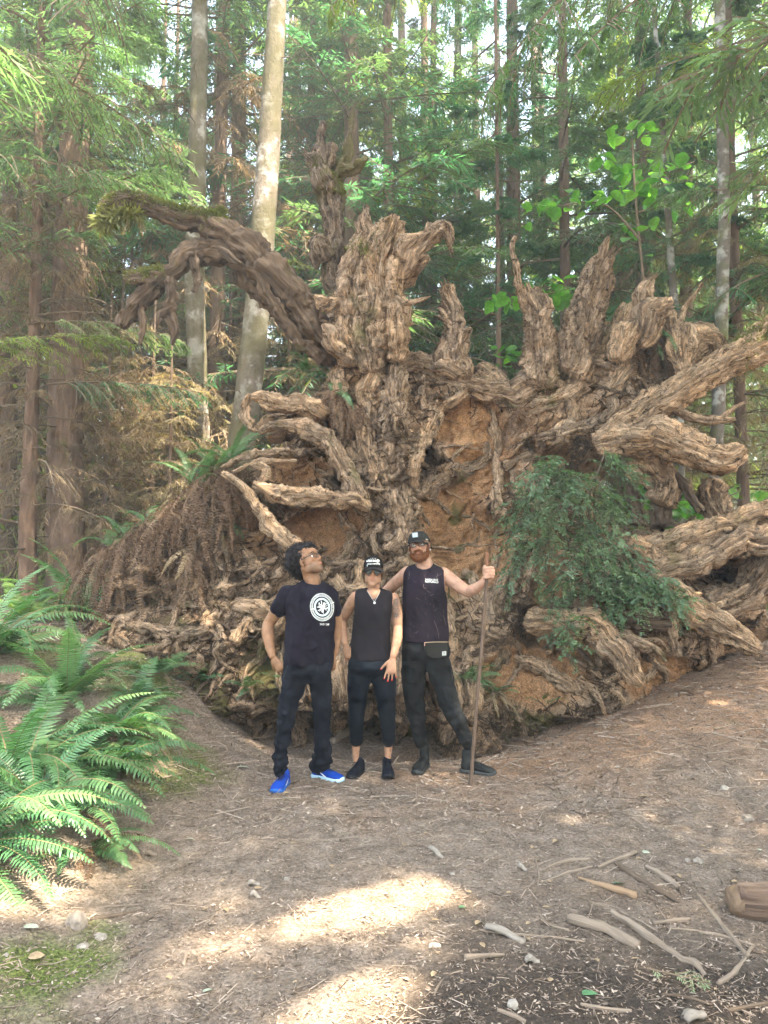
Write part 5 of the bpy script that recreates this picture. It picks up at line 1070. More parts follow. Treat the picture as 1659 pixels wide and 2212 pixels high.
strips(g, P, P + np.stack([np.cos(a), np.sin(a), rl.normal(0, .1, n)], -1) * rl.uniform(.06, .28, n)[:, None], w_, w_ * .6)
tag(link('twig_litter', g.mesh('twig_litter', LIT, False)), kind='stuff')
# moss tufts on the ground
MT = leafmat('ground_moss', [(.10, .15, .03)], .3, .8)
n = 45000; x_, y_, z_ = scatter(n, 2.3, 7.6, .8); x_ = rl.uniform(-3.6, -.2, n); z_ = gfull(x_, y_); mk = .72 * blob(x_, y_, -1.75, 5.6, .75, .9) + .9 * blob(x_, y_, -1.3, 3.0, .38, .6) + .5 * blob(x_, y_, -2.3, 6.6, .9, .5) + fbm(np.stack([x_, y_, 0 * x_], -1) * np.array((1.6, 1.6, 0)), 4, 41) * .5 - .1
k = mk > .5; g = G(); nn = int(k.sum()); quads(g, np.stack([x_[k], y_[k], z_[k]], -1), rl.normal(0, 1, (nn, 3)) * .6 + np.array((0, 0, 1.)), rl.uniform(.008, .025, nn), rl.uniform(.003, .008, nn), rl.normal(0, 1, (nn, 3)))
tag(link('moss_tufts', g.mesh('moss_tufts', MT, False)), kind='stuff')
# understory behind: low mass of brush that nobody could count
g = G(); n = 26000; y_ = rl.uniform(9.5, 30, n); x_ = rl.uniform(-.65, .65, n) * y_; z_ = gfull(x_, y_) + np.abs(rl.normal(0, .5, n)) * (1 + .04 * y_) * np.clip(1 + fbm(np.stack([x_ * .6, y_ * .6, 0 * x_], -1), 3, 7), .1, 2)
quads(g, np.stack([x_, y_, z_], -1), rl.normal(0, 1, (n, 3)), rl.uniform(.08, .2, n), rl.uniform(.03, .08, n), rl.normal(0, 1, (n, 3)))
tag(link('undergrowth', g.mesh('undergrowth', LIVE_Y, False)), kind='stuff')
# ---------------------------------------------------------------- people
def Zp(zx, zy, Yv): return pix(zx * .36 + 530.9, zy * .36 + 1128.1, Yv)
def zm(Yv): return .36 * Yv / FPX
def ell(g, c, r, M=None, seg=20, rings=12):
    th = np.linspace(0, 2 * PI, seg, endpoint=False); ph = np.linspace(-PI / 2, PI / 2, rings + 1)[1:-1]
    V = [(math.cos(a) * math.cos(b_), math.sin(a) * math.cos(b_), math.sin(b_)) for b_ in ph for a in th] + [(0, 0, -1), (0, 0, 1)]
    V = np.array(V) * np.asarray(r if np.ndim(r) else (r, r, r))
    if M is not None: V = V @ np.asarray(M).T
    n = len(ph); F = [(i * seg + j, i * seg + (j + 1) % seg, (i + 1) * seg + (j + 1) % seg, (i + 1) * seg + j) for i in range(n - 1) for j in range(seg)]
    g.add(V + np.asarray(c), F); b0 = g.n - len(V)
    T = [(n * seg, (j + 1) % seg, j) for j in range(seg)] + [(n * seg + 1, (n - 1) * seg + j, (n - 1) * seg + (j + 1) % seg) for j in range(seg)]
    g.F.setdefault((3, 0), []).append(np.array(T) + b0); g.UV.setdefault((3, 0), []).append(np.zeros((len(T), 3, 2)))
def limb(g, pts, rb=1., around=18, side=None):
    """closed tapered limb; pts (x, y, z, r); rb flattens it along the second axis"""
    P = spline(np.array([tuple(p) for p in pts], float), .02); r = P[:, 3]; P = P[:, :3]; T, N, B = frames(P)
    if side is not None:
        N = unit(np.asarray(side) - T * (T @ np.asarray(side))[:, None]); B = np.cross(T, N)
    th = np.linspace(0, 2 * PI, around, endpoint=False)
    P = np.vstack([P[0] - T[0] * r[0] * .75, P[0] - T[0] * r[0] * .4, P, P[-1] + T[-1] * r[-1] * .4, P[-1] + T[-1] * r[-1] * .75]); N = np.vstack([N[:1], N[:1], N, N[-1:], N[-1:]]); B = np.vstack([B[:1], B[:1], B, B[-1:], B[-1:]]); r = np.concatenate([[r[0] * .55, r[0] * .9], r, [r[-1] * .9, r[-1] * .55]])
    V = (P[:, None] + r[:, None, None] * (np.cos(th)[None, :, None] * N[:, None] + rb * np.sin(th)[None, :, None] * B[:, None])).reshape(-1, 3)
    n = len(P); i = np.arange(n - 1)[:, None] * around; j = np.arange(around)[None]; F = np.stack([i + j, i + (j + 1) % around, i + around + (j + 1) % around, i + around + j], -1).reshape(-1, 4)
    V = np.vstack([V, P[0], P[-1]]); g.add(V, F); b0 = g.n - len(V); j = np.arange(around)
    T3 = np.vstack([np.stack([j * 0 + n * around, (j + 1) % around, j], -1), np.stack([j * 0 + n * around + 1, (n - 1) * around + j, (n - 1) * around + (j + 1) % around], -1)])
    g.F.setdefault((3, 0), []).append(T3 + b0); g.UV.setdefault((3, 0), []).append(np.zeros((len(T3), 3, 2)))
def rings(g, S, Yv, yaw=0., ex=2.4, around=32):
    """horizontal closed sections; S rows: zx, zy, half width px, half depth m[, y offset]"""
    Q = np.array([(*Zp(s[0], s[1], Yv), s[2] * zm(Yv), s[3], (s[4] if len(s) > 4 else 0)) for s in S]); Q = spline(Q, .02); th = np.linspace(0, 2 * PI, around, endpoint=False)
    c, s_ = np.cos(th), np.sin(th); ux = np.sign(c) * np.abs(c) ** (2 / ex); uy = np.sign(s_) * np.abs(s_) ** (2 / ex); cy_, sy_ = math.cos(yaw), math.sin(yaw); V = []
    for q in Q:
        x_ = ux * q[3]; y_ = uy * q[4]; V.append(np.stack([q[0] + x_ * cy_ - y_ * sy_, q[1] + q[5] + x_ * sy_ + y_ * cy_, q[2] + 0 * x_], -1))
    n = len(V); V = np.vstack(V + [Q[:1, :3] + (0, Q[0, 5], 0), Q[-1:, :3] + (0, Q[-1, 5], 0)]); i = np.arange(n - 1)[:, None] * around; j = np.arange(around)[None]
    F = np.stack([i + j, i + (j + 1) % around, i + around + (j + 1) % around, i + around + j], -1).reshape(-1, 4); g.add(V, F[:, ::-1]); b0 = g.n - len(V); j = np.arange(around)
    T3 = np.vstack([np.stack([j * 0 + n * around, j, (j + 1) % around], -1), np.stack([j * 0 + n * around + 1, (n - 1) * around + (j + 1) % around, (n - 1) * around + j], -1)])
    g.F.setdefault((3, 0), []).append(T3 + b0); g.UV.setdefault((3, 0), []).append(np.zeros((len(T3), 3, 2)))
def remesh(g, voxel, smooth=4, fac=.5, disp=None, post=None):
    me = g.mesh('tmp', [], True); o = bpy.data.objects.new('tmp', me); C.objects.link(o)
    m = o.modifiers.new('r', 'REMESH'); m.mode = 'VOXEL'; m.voxel_size = voxel; m.use_smooth_shade = True
    if smooth: s = o.modifiers.new('s', 'SMOOTH'); s.iterations = smooth; s.factor = fac
    dg = bpy.context.evaluated_depsgraph_get(); out = bpy.data.meshes.new_from_object(o.evaluated_get(dg)); bpy.data.objects.remove(o); bpy.data.meshes.remove(me)
    if disp is not None:
        n = len(out.vertices); V = np.empty(n * 3, np.float32); out.vertices.foreach_get('co', V); V = V.reshape(-1, 3).astype(float); Nn = np.empty(n * 3, np.float32); out.vertices.foreach_get('normal', Nn); Nn = Nn.reshape(-1, 3)
        V = V + Nn * disp(V)[:, None]; out.vertices.foreach_set('co', V.astype(np.float32).ravel()); out.update()
    return out
def verts(me):
    V = np.empty(len(me.vertices) * 3, np.float32); me.vertices.foreach_get('co', V); return V.reshape(-1, 3).astype(float)
def tint(me, cols):
    a = me.color_attributes.new('tint', 'FLOAT_COLOR', 'POINT'); a.data.foreach_set('color', np.asarray(cols, np.float32).ravel())
def skin(name, base, beardc=(.12, .10, .09), red=(.42, .15, .10)):
    m, nt, b = mat(name, base, .55, .28); n = tex(nt, 'noise', 26., 5)
    c = mixc(nt, 1., tuple(base), ramp(nt, n, [(.35, (.78, .74, .72)), (.65, (1.15, 1.13, 1.12))]), 'MULTIPLY')
    c = mixc(nt, attr(nt, 'tint', 2), c, red); c = mixc(nt, attr(nt, 'tint', 0), c, beardc); c = mixc(nt, attr(nt, 'tint', 1), c, tuple(x * y for x, y in zip(base, (.95, .50, .52)))); nt.links.new(c, b.inputs['Base Color'])
    b.inputs['Subsurface Weight'].default_value = .08; b.inputs['Subsurface Radius'].default_value = (.02, .008, .004); b.inputs['Subsurface Scale'].default_value = .3
    return m
def cloth(name, base, rough=.9, scale=900, faded=None, sheen=.2):
    m, nt, b = mat(name, base, rough, .15); n = tex(nt, 'noise', 7., 5)
    c = mixc(nt, ramp(nt, n, [(.4, (0, 0, 0)), (.75, (1, 1, 1))]), tuple(base), tuple(faded or [x * 1.7 for x in base])); nt.links.new(c, b.inputs['Base Color']); b.inputs['Specular IOR Level'].default_value = .12
    bump(nt, b, tex(nt, 'noise', 60., 4), .35, .004); return m
def folds(amp, ax=(1, 1, .35), f=9., seed=0, vert=0., hi=None):
    def d(V):
        n = fbm(V * np.array(ax) * f + seed, 2, seed) + .6 * (ridged(V * np.array((.6, .6, 1.)) * f * .8 + V[:, :1] * 2.2, 2, seed + 4) - .6)
        return amp * n * (1 if hi is None else hi(V))
    return d
def headM(yaw, pitch, roll): return np.array(Euler((0, 0, yaw)).to_matrix() @ Euler((-pitch, 0, 0)).to_matrix() @ Euler((0, roll, 0)).to_matrix())
def head(g, c, M, fem=0):
    f = lambda p: np.asarray(c) + M @ np.asarray(p, float)
    e = lambda p, r, Q=None: ell(g, f(p), r, M if Q is None else M @ Q, 24, 16)
    k = .94 if fem else 1.
    e((0, .012, .045), (.074 * k, .092, .078)); e((0, -.026, -.015), (.064 * k, .068, .082)); e((0, -.040, -.055), (.054 * k, .052, .050)); e((0, -.052, -.083), (.036 * k, .038, .030)); e((0, -.074, -.098), (.021, .017, .015))
    e((0, -.066, .045), (.052 * k, .032, .036)); e((0, -.083, .027), (.042, .012, .007))
    for s in (1, -1):
        e((s * .034 * k, -.070, -.016), (.022, .018, .017)); e((s * .046 * k, -.020, -.060), (.019, .040, .030)); e((s * .076 * k, .008, -.004), (.007, .017, .029), np.array(Euler((.2, 0, s * .35)).to_matrix()))
        e((s * .011, -.098, -.028), (.0085, .010, .008)); e((s * .073 * k, .004, -.026), (.006, .009, .010))
    limb(g, [(*f((0, -.085, .022)), .007), (*f((0, -.098, .002)), .0085), (*f((0, -.109, -.020)), .011), (*f((0, -.098, -.032)), .008)])
    e((0, -.090, -.052), (.022, .011, .006)); e((0, -.089, -.064), (.018, .011, .007))
    return f
def face_tint(me, c, M, stub=0., cheek=.25):
    V = (verts(me) - np.asarray(c)) @ M; n = len(V); T = np.zeros((n, 4)); T[:, 3] = 1
    q = lambda p, r: np.clip(1.25 - np.sqrt((((V - p) / r) ** 2).sum(1)), 0, 1)
    lip = np.clip(1.6 * (q(np.array((0, -.103, -.0575)), np.array((.025, .02, .0125)))), 0, 1); T[:, 1] = lip * .55
    if stub: T[:, 0] = stub * np.clip(sstep(-.02, -.06, V[:, 2]) * sstep(.02, -.02, V[:, 1]) * sstep(-.17, -.12, V[:, 2]) - lip, 0, 1) * (np.abs(V[:, 0]) < .09)
    T[:, 2] = cheek * np.maximum.reduce([q(np.array((s * .04, -.09, -.02)), np.array((.03, .03, .02))) for s in (1, -1)] + [q(np.array((0, -.115, -.02)), np.array((.018, .02, .02)))]); T[(np.abs(V) > .2).any(1)] = (0, 0, 0, 1)
    tint(me, T)
def hand(g, W, d, nrm, s=1., thumb=1, curl=(.25, .3, .3), spread=.10, thc=.5, sc=1., fingers=(1, 1, 1, 1)):
    """W wrist, d pointing to the fingers, nrm out of the back; thumb on side +1/-1 of cross(d, nrm)"""
    d = unit(np.asarray(d, float)); nrm = np.asarray(nrm, float); nrm = unit(nrm - d * (nrm @ d)); a = np.cross(d, nrm) * thumb; W = np.asarray(W, float); tips = []
    limb(g, [(*(W - d * .01), .024 * sc), (*(W + d * .03 * sc), .030 * sc), (*(W + d * .07 * sc), .038 * sc), (*(W + d * .088 * sc), .037 * sc)], .46, side=a)
    for k in range(4):
        p = W + (d * (.082 - .006 * abs(k - 1)) + a * (.030 - .020 * k)) * sc; L = np.array((.040, .026, .020)) * (.95, 1.06, 1., .8)[k] * sc; r = (.0092, .0094, .009, .0082)[k] * sc; an = spread * (1.5 - k) ; pts = [(*(p - d * .02 * sc), r)]
        dd = unit(d * math.cos(an) + a * math.sin(an)); cu = 0; pts.append((*p, r * 1.05))
        for j in range(3):
            cu += curl[j] * (1 + .12 * k); q = dd * math.cos(cu) - nrm * math.sin(cu); p = p + q * L[j]; pts.append((*p, r * (.96, .88, .74)[j]))
        limb(g, pts, around=10); tips.append((p, q, nrm * math.cos(cu) + dd * math.sin(cu), r))
    p = W + (d * .022 + a * .024) * sc; q = unit(d * .75 + a * .75 - nrm * thc * .5); pts = [(*p, .013 * sc)]
    for l, r, b in ((.034, .0115, 0), (.030, .0105, .35), (.024, .0085, .3)): q = unit(q + d * b * .6 - nrm * thc * .25); p = p + q * l * sc; pts.append((*p, r * sc))
    limb(g, pts, around=10); tips.append((p, q, nrm, .0085 * sc)); return tips
class Proj:
    def __init__(s, *mes):
        V, F, o = [], [], 0
        for me in mes:
            F += [tuple(i + o for i in p.vertices) for p in me.polygons]; V += [tuple(v.co) for v in me.vertices]; o = len(V)
        s.b = BVHTree.FromPolygons(V, F)
    def __call__(s, zx, zy, off=.003):
        p = Zp(zx, zy, 5.); o = Vector((0, 0, CAM_Z)); d = (Vector(p) - o).normalized(); h, n, i, t = s.b.ray_cast(o, d)
        if h is None: return None
        if n.dot(d) > 0: n = -n
        return np.array(h + n * off * .6 - d * off * .6)
def cutout(me, polys, ymax=None, ymin=None):
    """opens cloth: removes what projects inside a polygon given in px (neck openings)"""
    V = verts(me); cp, sp = math.cos(PITCH), math.sin(PITCH); dz = V[:, 2] - CAM_Z; fw = V[:, 1] * cp + dz * sp; up = -V[:, 1] * sp + dz * cp
    u = CU + FPX * V[:, 0] / fw; v = CV - FPX * up / fw; q = np.stack([(u - 530.9) / .36, (v - 1128.1) / .36], -1); kill = np.zeros(len(V), bool)
    for p in polys: kill |= poly_sd(q, np.array(p, float)) > 0
    if ymax is not None: kill &= V[:, 1] < ymax
    bm = bmesh.new(); bm.from_mesh(me); bm.verts.ensure_lookup_table(); bmesh.ops.delete(bm, geom=[bm.verts[i] for i in np.nonzero(kill)[0]], context='VERTS'); bm.to_mesh(me); bm.free()
def decal(name, lines, pr, m, parent, off=.003, sub=3.):
    """flat print: lines = list of (points in px, width px); lies on the cloth or skin"""
    g = G()
    for pts, w_ in lines:
        P = np.array(pts, float); Q = [P[0]]
        for a, b in zip(P[:-1], P[1:]):
            n = max(1, int(np.linalg.norm(b - a) / sub)); Q += [a + (b - a) * (k + 1) / n for k in range(n)]
        Q = np.array(Q); T = unit(np.gradient(Q, axis=0)); N = np.stack([-T[:, 1], T[:, 0]], -1) * w_ / 2; V, ok = [], True
        for q, n in zip(Q, N):
            a, b = pr(*(q + n), off), pr(*(q - n), off)
            if a is None or b is None: ok = False; break
            V += [a, b]
        if ok and len(V) >= 4: g.add(V, [(2 * k, 2 * k + 1, 2 * k + 3, 2 * k + 2) for k in range(len(Q) - 1)])
    return link(name, g.mesh(name, m, False), parent) if g.V else None
def patch(name, quad, pr, m, parent, off=.006, n=8):
    """thin sewn-on piece with real edges; quad = four corners in px, clockwise"""
    q = np.array(quad, float); V, W_ = [], []
    for i in range(n + 1):
        for j in range(n + 1):
            a, b = i / n, j / n; p = (1 - a) * ((1 - b) * q[0] + b * q[1]) + a * ((1 - b) * q[3] + b * q[2]); h = pr(*p, off); h2 = pr(*p, -.004)
            if h is None: return None
            V.append(h); W_.append(h2)
    k = n + 1; F = [(i * k + j, i * k + j + 1, (i + 1) * k + j + 1, (i + 1) * k + j) for i in range(n) for j in range(n)]; o = k * k
    rim = [(j, j + 1) for j in range(n)] + [(n * k + j + 1, n * k + j) for j in range(n)] + [((i + 1) * k, i * k) for i in range(n)] + [(i * k + n, (i + 1) * k + n) for i in range(n)]
    g = G(); g.add(V + W_, F + [(a, b, b + o, a + o) for a, b in rim]); return link(name, g.mesh(name, m, True), parent)
def text_decal(name, body, x, y, w_, h_, pr, m, parent, off=.003, slant=0.):
    cu = bpy.data.curves.new('t', 'FONT'); cu.body = body; cu.align_x = 'CENTER'; cu.resolution_u = 3; cu.offset = .012; o = bpy.data.objects.new('t', cu); C.objects.link(o)
    me = bpy.data.meshes.new_from_object(o.evaluated_get(bpy.context.evaluated_depsgraph_get())); bpy.data.objects.remove(o); V = verts(me); lo, hi = V.min(0), V.max(0); P = []
    for v in V: P.append(pr(x + (v[0] - (lo[0] + hi[0]) / 2) / (hi[0] - lo[0]) * w_, y - (v[1] - lo[1]) / (hi[1] - lo[1]) * h_ + slant * ((v[0] - lo[0]) / (hi[0] - lo[0]) - .5), off))
    if any(p is None for p in P): return None
    n2 = bpy.data.meshes.new(name); n2.from_pydata([tuple(p) for p in P], [], [tuple(p.vertices) for p in me.polygons]); n2.materials.append(m); return link(name, n2, parent)
def tubes(name, L, m, parent, around=6, kind=None):
    g = G()
    for pts in L: tube(g, pts, None, around, .006, caps=True)
    o = link(name, g.mesh(name, m, True), parent)
    if kind: o['kind'] = kind
    return o
WHITE = mat('white_print', (.75, .78, .76), .8)[0]; PBLUE = mat('pale_blue_print', (.50, .66, .70), .8)[0]; REDN = mat('red_nail_polish', (.55, .02, .015), .25, .6)[0]
BLK = mat('black_plastic', (.005, .004, .004), .35, .3)[0]; LENS = mat('dark_lens', (.002, .002, .003), .12, .25)[0]; METAL = mat('silver', (.7, .68, .65), .3, .8)[0]; EYEW = mat('eye_white', (.7, .66, .62), .3)[0]; IRIS = mat('iris', (.04, .03, .02), .2)[0]
LENSC, nt, b = mat('clear_lens', (.9, .9, .9), .05); nt_t = nt.nodes.new('ShaderNodeBsdfTransparent'); nt_g = nt.nodes.new('ShaderNodeBsdfGlossy'); nt_g.inputs['Roughness'].default_value = .05; nt_m = nt.nodes.new('ShaderNodeMixShader'); nt_m.inputs[0].default_value = .10
nt.links.new(nt_t.outputs[0], nt_m.inputs[1]); nt.links.new(nt_g.outputs[0], nt_m.inputs[2]); nt.links.new(nt_m.outputs[0], nt.nodes['Material Output'].inputs[0])
def eyes(f, parent, M):
    for s in (1, -1):
        g = G(); ell(g, f((s * .031, -.074, .006)), .0125); g2 = G(); ell(g2, f((s * .031, -.0845, .006)), .0048); e = link('eye', g.mesh('eye', EYEW), parent); link('iris', g2.mesh('iris', IRIS), e)
def shoe(parent, toe, d, L, m_up, m_sole, m_lace, h=.075, high=0., w=1., stripe=None):
    """toe: ground point under the tip; d: heading; returns the ankle position"""
    d = unit(np.array((d[0], d[1], 0.))); s = np.array((-d[1], d[0], 0.)); hl = np.asarray(toe, float) - d * L; z0 = gat(*(hl + d * L / 2)[:2]) + .004
    P = lambda t, a, z: hl + d * L * t + s * a + np.array((0, 0, z0 - hl[2] + z))
    g = G(); T = (.07, .18, .32, .48, .64, .78, .90, .965); Wd = (.030, .036, .037, .039, .046, .049, .042, .028); Ht = (h * .95, h, h * .98, h * .92, h * .78, h * .62, h * .50, h * .40)
    Q = [(*P(t, 0, .014 + hh / 2), ww * w, hh / 2) for t, ww, hh in zip(T, Wd, Ht)]; Q = spline(np.array(Q), .012); th = np.linspace(0, 2 * PI, 24, endpoint=False)
    V = [q[:3] + (s * math.cos(a) * q[3] + np.array((0, 0, math.sin(a) * q[4] * (1 if math.sin(a) > 0 else .9)))) for q in Q for a in th]; n = len(Q); V += [Q[0, :3] - d * .012, Q[-1, :3] + d * .008]
    g.add(V, [(i * 24 + j, i * 24 + (j + 1) % 24, (i + 1) * 24 + (j + 1) % 24, (i + 1) * 24 + j) for i in range(n - 1) for j in range(24)]); b0 = g.n - len(V)
    T3 = [(n * 24, (j + 1) % 24, j) for j in range(24)] + [(n * 24 + 1, (n - 1) * 24 + j, (n - 1) * 24 + (j + 1) % 24) for j in range(24)]; g.F[(3, 0)] = [np.array(T3) + b0]; g.UV[(3, 0)] = [np.zeros((48, 3, 2))]
    limb(g, [(*P(.20, 0, .04), .038 * w), (*P(.21, 0, h + .012), .037 * w), (*P(.22, 0, h + .012 + high), .040 * w)], 1.12, side=s)
    sh = link('shoe', remesh(g, .006, 3), parent); sh.data.materials.append(m_up)
    g = G(); n = 40; V = []
    for z, k in ((0, .93), (.008, 1.0), (.022, 1.0), (.030, .93)):
        for i in range(n):
            a = 2 * PI * i / n; t = .5 - .5 * math.cos(a); sg = 1 if math.sin(a) > 0 else -1; ww = np.interp(t, (0, .03, .1, .3, .5, .75, .9, .97, 1), (0, .020, .036, .039, .041, .053, .046, .027, 0)) * w
            V.append(P(.5 + (t - .5) * (1.01 if k == 1 else .985), sg * ww * k, z + .012 * max(0, (t - .85) / .15) ** 2))
    V += [P(.5, 0, 0), P(.5, 0, .03)]; g.add(V, [(r_ * n + i, r_ * n + (i + 1) % n, (r_ + 1) * n + (i + 1) % n, (r_ + 1) * n + i) for r_ in range(3) for i in range(n)]); g.F[(3, 0)] = [np.array([(4 * n, (i + 1) % n, i) for i in range(n)] + [(4 * n + 1, 3 * n + i, 3 * n + (i + 1) % n) for i in range(n)])]; g.UV[(3, 0)] = [np.zeros((2 * n, 3, 2))]
    link('sole', g.mesh('sole', m_sole, True), sh)
    La = []
    for i in range(5 + (3 if high else 0)):
        t = .64 - .055 * i; z = .014 + np.interp(t, T, Ht) + .003; b_ = .020
        if t < .36: z += (.36 - t) * .0
        La.append([(*P(t, -b_, z - .006), .0025), (*P(t + .012, 0, z + .003), .003), (*P(t, b_, z - .006), .0025)])
    La += [[(*P(.36, 0, h + .018), .0025), (*P(.42, .03, h + .022), .002), (*P(.38, .045, h), .002)], [(*P(.36, 0, h + .018), .0025), (*P(.44, -.03, h + .018), .002), (*P(.42, -.045, h - .008), .002)]]
    tubes('laces', La, m_lace, sh, 5)
    if stripe:
        for sg in (1, -1):
            for kk, (ta, tb, za, zb) in enumerate(((.42, .56, .052, .03), (.36, .50, .062, .034))):
                g = G(); A = []
                for k in range(5):
                    t = ta + (tb - ta) * k / 4; z = za + (zb - za) * k / 4; ww = np.interp(t, T, Wd) * w; hh = np.interp(t, T, Ht) / 2; u_ = (z - .014 - hh) / hh; a_ = ww * math.sqrt(max(0, 1 - u_ * u_)) + .004
                    A += [P(t, sg * a_, z + .004), P(t, sg * (a_ + .0008), z - .002)]
                g.add(A, [(2 * k, 2 * k + 1, 2 * k + 3, 2 * k + 2) for k in range(4)]); link('stripe', g.mesh('stripe', stripe, False), sh)
    return P(.22, 0, h + .02)
def lerp_leg(L, Y0, ank, Y1=None):
    """leg points: px rows (zx, zy, r px) from hip down; depth runs from Y0 to the ankle's"""
    out = []; n = len(L)
    for k, a in enumerate(L):
        Yv = Y0 + (ank[1] - Y0) * (k / (n - 1)) ** 1.3; out.append([*Zp(a[0], a[1], Yv), a[2] * zm(Yv)])
    return out
def person(label, Yv, hx, hy):
    p = Zp(hx, hy, Yv); t = thing('person', label, 'person', (p[0], p[1], gat(p[0], p[1]))); return t, Vector((p[0], p[1], gat(p[0], p[1])))
def settle(t):
    for o in [o for o in bpy.data.objects if o.parent is t]: o.location = o.location - Vector(t.location)
# ================= the man in blue shoes
Y1 = 5.42
m1, org = person('curly-haired man in black t-shirt and bright blue shoes, looking up, hand on hip', Y1, 370, 1540)
SK1 = skin('tan_skin', (.26, .140, .078), (.13, .085, .060)); TEE = cloth('black_tee', (.0075, .006, .011), .92, faded=(.012, .010, .017)); JN = cloth('dark_denim', (.0055, .0065, .0105), .9, faded=(.015, .017, .025))
BLUE = cloth('blue_knit', (.003, .035, .26), .7, faded=(.005, .06, .36)); BSOLE = mat('blue_sole', (.01, .10, .36), .6)[0]; LSOLE = mat('light_blue_sole', (.42, .62, .72), .6)[0]; NAVY = mat('navy_lace', (.012, .015, .035), .8)[0]
aL = shoe(m1, gnd(*[(172 * .36 + 530.9), 1630 * .36 + 1128.1]), (-.18, -1), .30, BLUE, BSOLE, NAVY, stripe=WHITE)
aR = shoe(m1, gnd(*[(588 * .36 + 530.9), 1566 * .36 + 1128.1]), (1, -.62), .30, BLUE, LSOLE, NAVY, stripe=WHITE)
hM = headM(1.05, .50, 0); hc = Zp(374, 240, Y1 - .02); g = G(); hf = head(g, hc, hM)
k1 = zm(Y1)
limb(g, [(*Zp(395, 400, Y1 + .03), .075), (*Zp(397, 350, Y1 + .02), .062), (*Zp(385, 300, Y1 + .01), .060), (*hf((0, .02, -.03)), .055)])
rings(g, [(395,375,60,.07,.02),(395,395,115,.10,.02),(392,440,130,.11),(385,550,128,.12),(380,700,125,.12),(378,820,130,.12),(375,900,130,.12)], Y1, .3)
sL, eL, wL = Zp(262,425,Y1), Zp(140,612,Y1+.06), Zp(160,800,Y1-.02)
limb(g, [(*Zp(262,422,Y1), 46*k1), (*Zp(205,505,Y1+.02), 42*k1), (*Zp(140,606,Y1+.06), 35*k1)]); limb(g, [(*Zp(138,600,Y1+.06), 34*k1), (*Zp(132,660,Y1+.04), 38*k1), (*Zp(145,740,Y1), 30*k1), (*Zp(160,800,Y1-.03), 23*k1)])
hand(g, Zp(163,808,Y1-.035), (.55,-.10,-.8), (-.35,-.9,-.15), 1, 1, (.25,.45,.4), .22, .6, 1.)
limb(g, [(*Zp(512,430,Y1+.03), 40*k1), (*Zp(540,540,Y1+.06), 34*k1), (*Zp(548,640,Y1+.08), 29*k1)]); limb(g, [(*Zp(548,636,Y1+.08), 28*k1), (*Zp(545,700,Y1+.08), 29*k1), (*Zp(533,790,Y1+.06), 21*k1)])
hand(g, Zp(532,800,Y1+.06), (-.05,.05,-1), (.95,.2,0), 1, -1, (.3,.35,.3), .05, .4, .92)
body = link('body', remesh(g, .0048, 4), m1); face_tint(body.data, hc, hM, .6, .12); body.data.materials.append(SK1)
eyes(hf, m1, hM)
g = G(); rings(g, [(400,345,44,.065,.03),(399,358,62,.08,.03),(397,374,98,.10,.02),(393,392,126,.118,.01),(390,430,140,.13),(392,500,147,.145),(388,600,142,.155),(383,700,145,.16),(378,790,148,.155),(375,846,148,.15)], Y1, .25)
limb(g, [(*Zp(300,412,Y1), 42*k1), (*Zp(264,430,Y1), 53*k1), (*Zp(222,482,Y1+.01), 53*k1), (*Zp(192,525,Y1+.03), 49*k1)]); limb(g, [(*Zp(478,408,Y1+.02), 36*k1), (*Zp(506,432,Y1+.02), 46*k1), (*Zp(528,500,Y1+.04), 42*k1), (*Zp(541,540,Y1+.06), 37*k1)])
tee = link('t_shirt', remesh(g, .007, 3, disp=folds(.012, seed=3)), m1); tee.data.materials.append(TEE); cutout(tee.data, [[(340,300),(356,352),(372,366),(400,374),(428,373),(448,368),(454,340),(450,300)]])
g = G(); rings(g, [(376,815,143,.135),(374,850,146,.138),(372,895,146,.13),(370,925,138,.108),(374,950,118,.08),(378,966,80,.055)], Y1, .2)
lg = lerp_leg([(306,890,74),(296,940,76),(272,1030,66),(246,1150,53),(224,1280,46),(212,1380,44),(208,1440,47),(206,1470,46)], Y1, aL); limb(g, lg, 1.18, side=(1, 0, 0)); lg2 = lerp_leg([(440,890,73),(446,940,73),(452,1030,62),(458,1150,52),(458,1280,48),(455,1380,47),(452,1435,50),(448,1462,48)], Y1, aR); limb(g, lg2, 1.18, side=(1, 0, 0))
tr = link('trousers', remesh(g, .007, 9, disp=folds(.013, (1,1,1.6), 8., 11, hi=lambda V: .8 + 1.6 * sstep(.45, .1, V[:, 2]))), m1); tr.data.materials.append(JN)
pr = Proj(tr.data); THREAD = mat('seam_thread', (.035, .036, .045), .9)[0]
for sm in ([(252,858),(240,900),(222,950)], [(430,862),(428,905)], [(500,870),(512,930)]): decal('pocket_seam', [(sm, 3)], pr, THREAD, m1)
pr = Proj(tee.data); L = []; cx, cy_, rx, ry = 457, 510, 70, 82
ringp = lambda f, n=64: [(cx + rx * f * math.cos(a), cy_ + ry * f * math.sin(a) + .06 * rx * f * math.cos(a)) for a in np.linspace(0, 2 * PI, n + 1)]
L += [(ringp(1.), 2.4), (ringp(.80), 2.2)]
for k in range(60):
    a = 2 * PI * k / 60; c, s = math.cos(a), math.sin(a); L.append(([(cx + rx * .82 * c, cy_ + ry * .82 * s + .05 * rx * c), (cx + rx * .98 * c, cy_ + ry * .98 * s + .06 * rx * c)], 2.6))
L += [([(388,522),(420,518)], 5), ([(508,486),(528,480)], 5)]
r_ = random.Random(5)
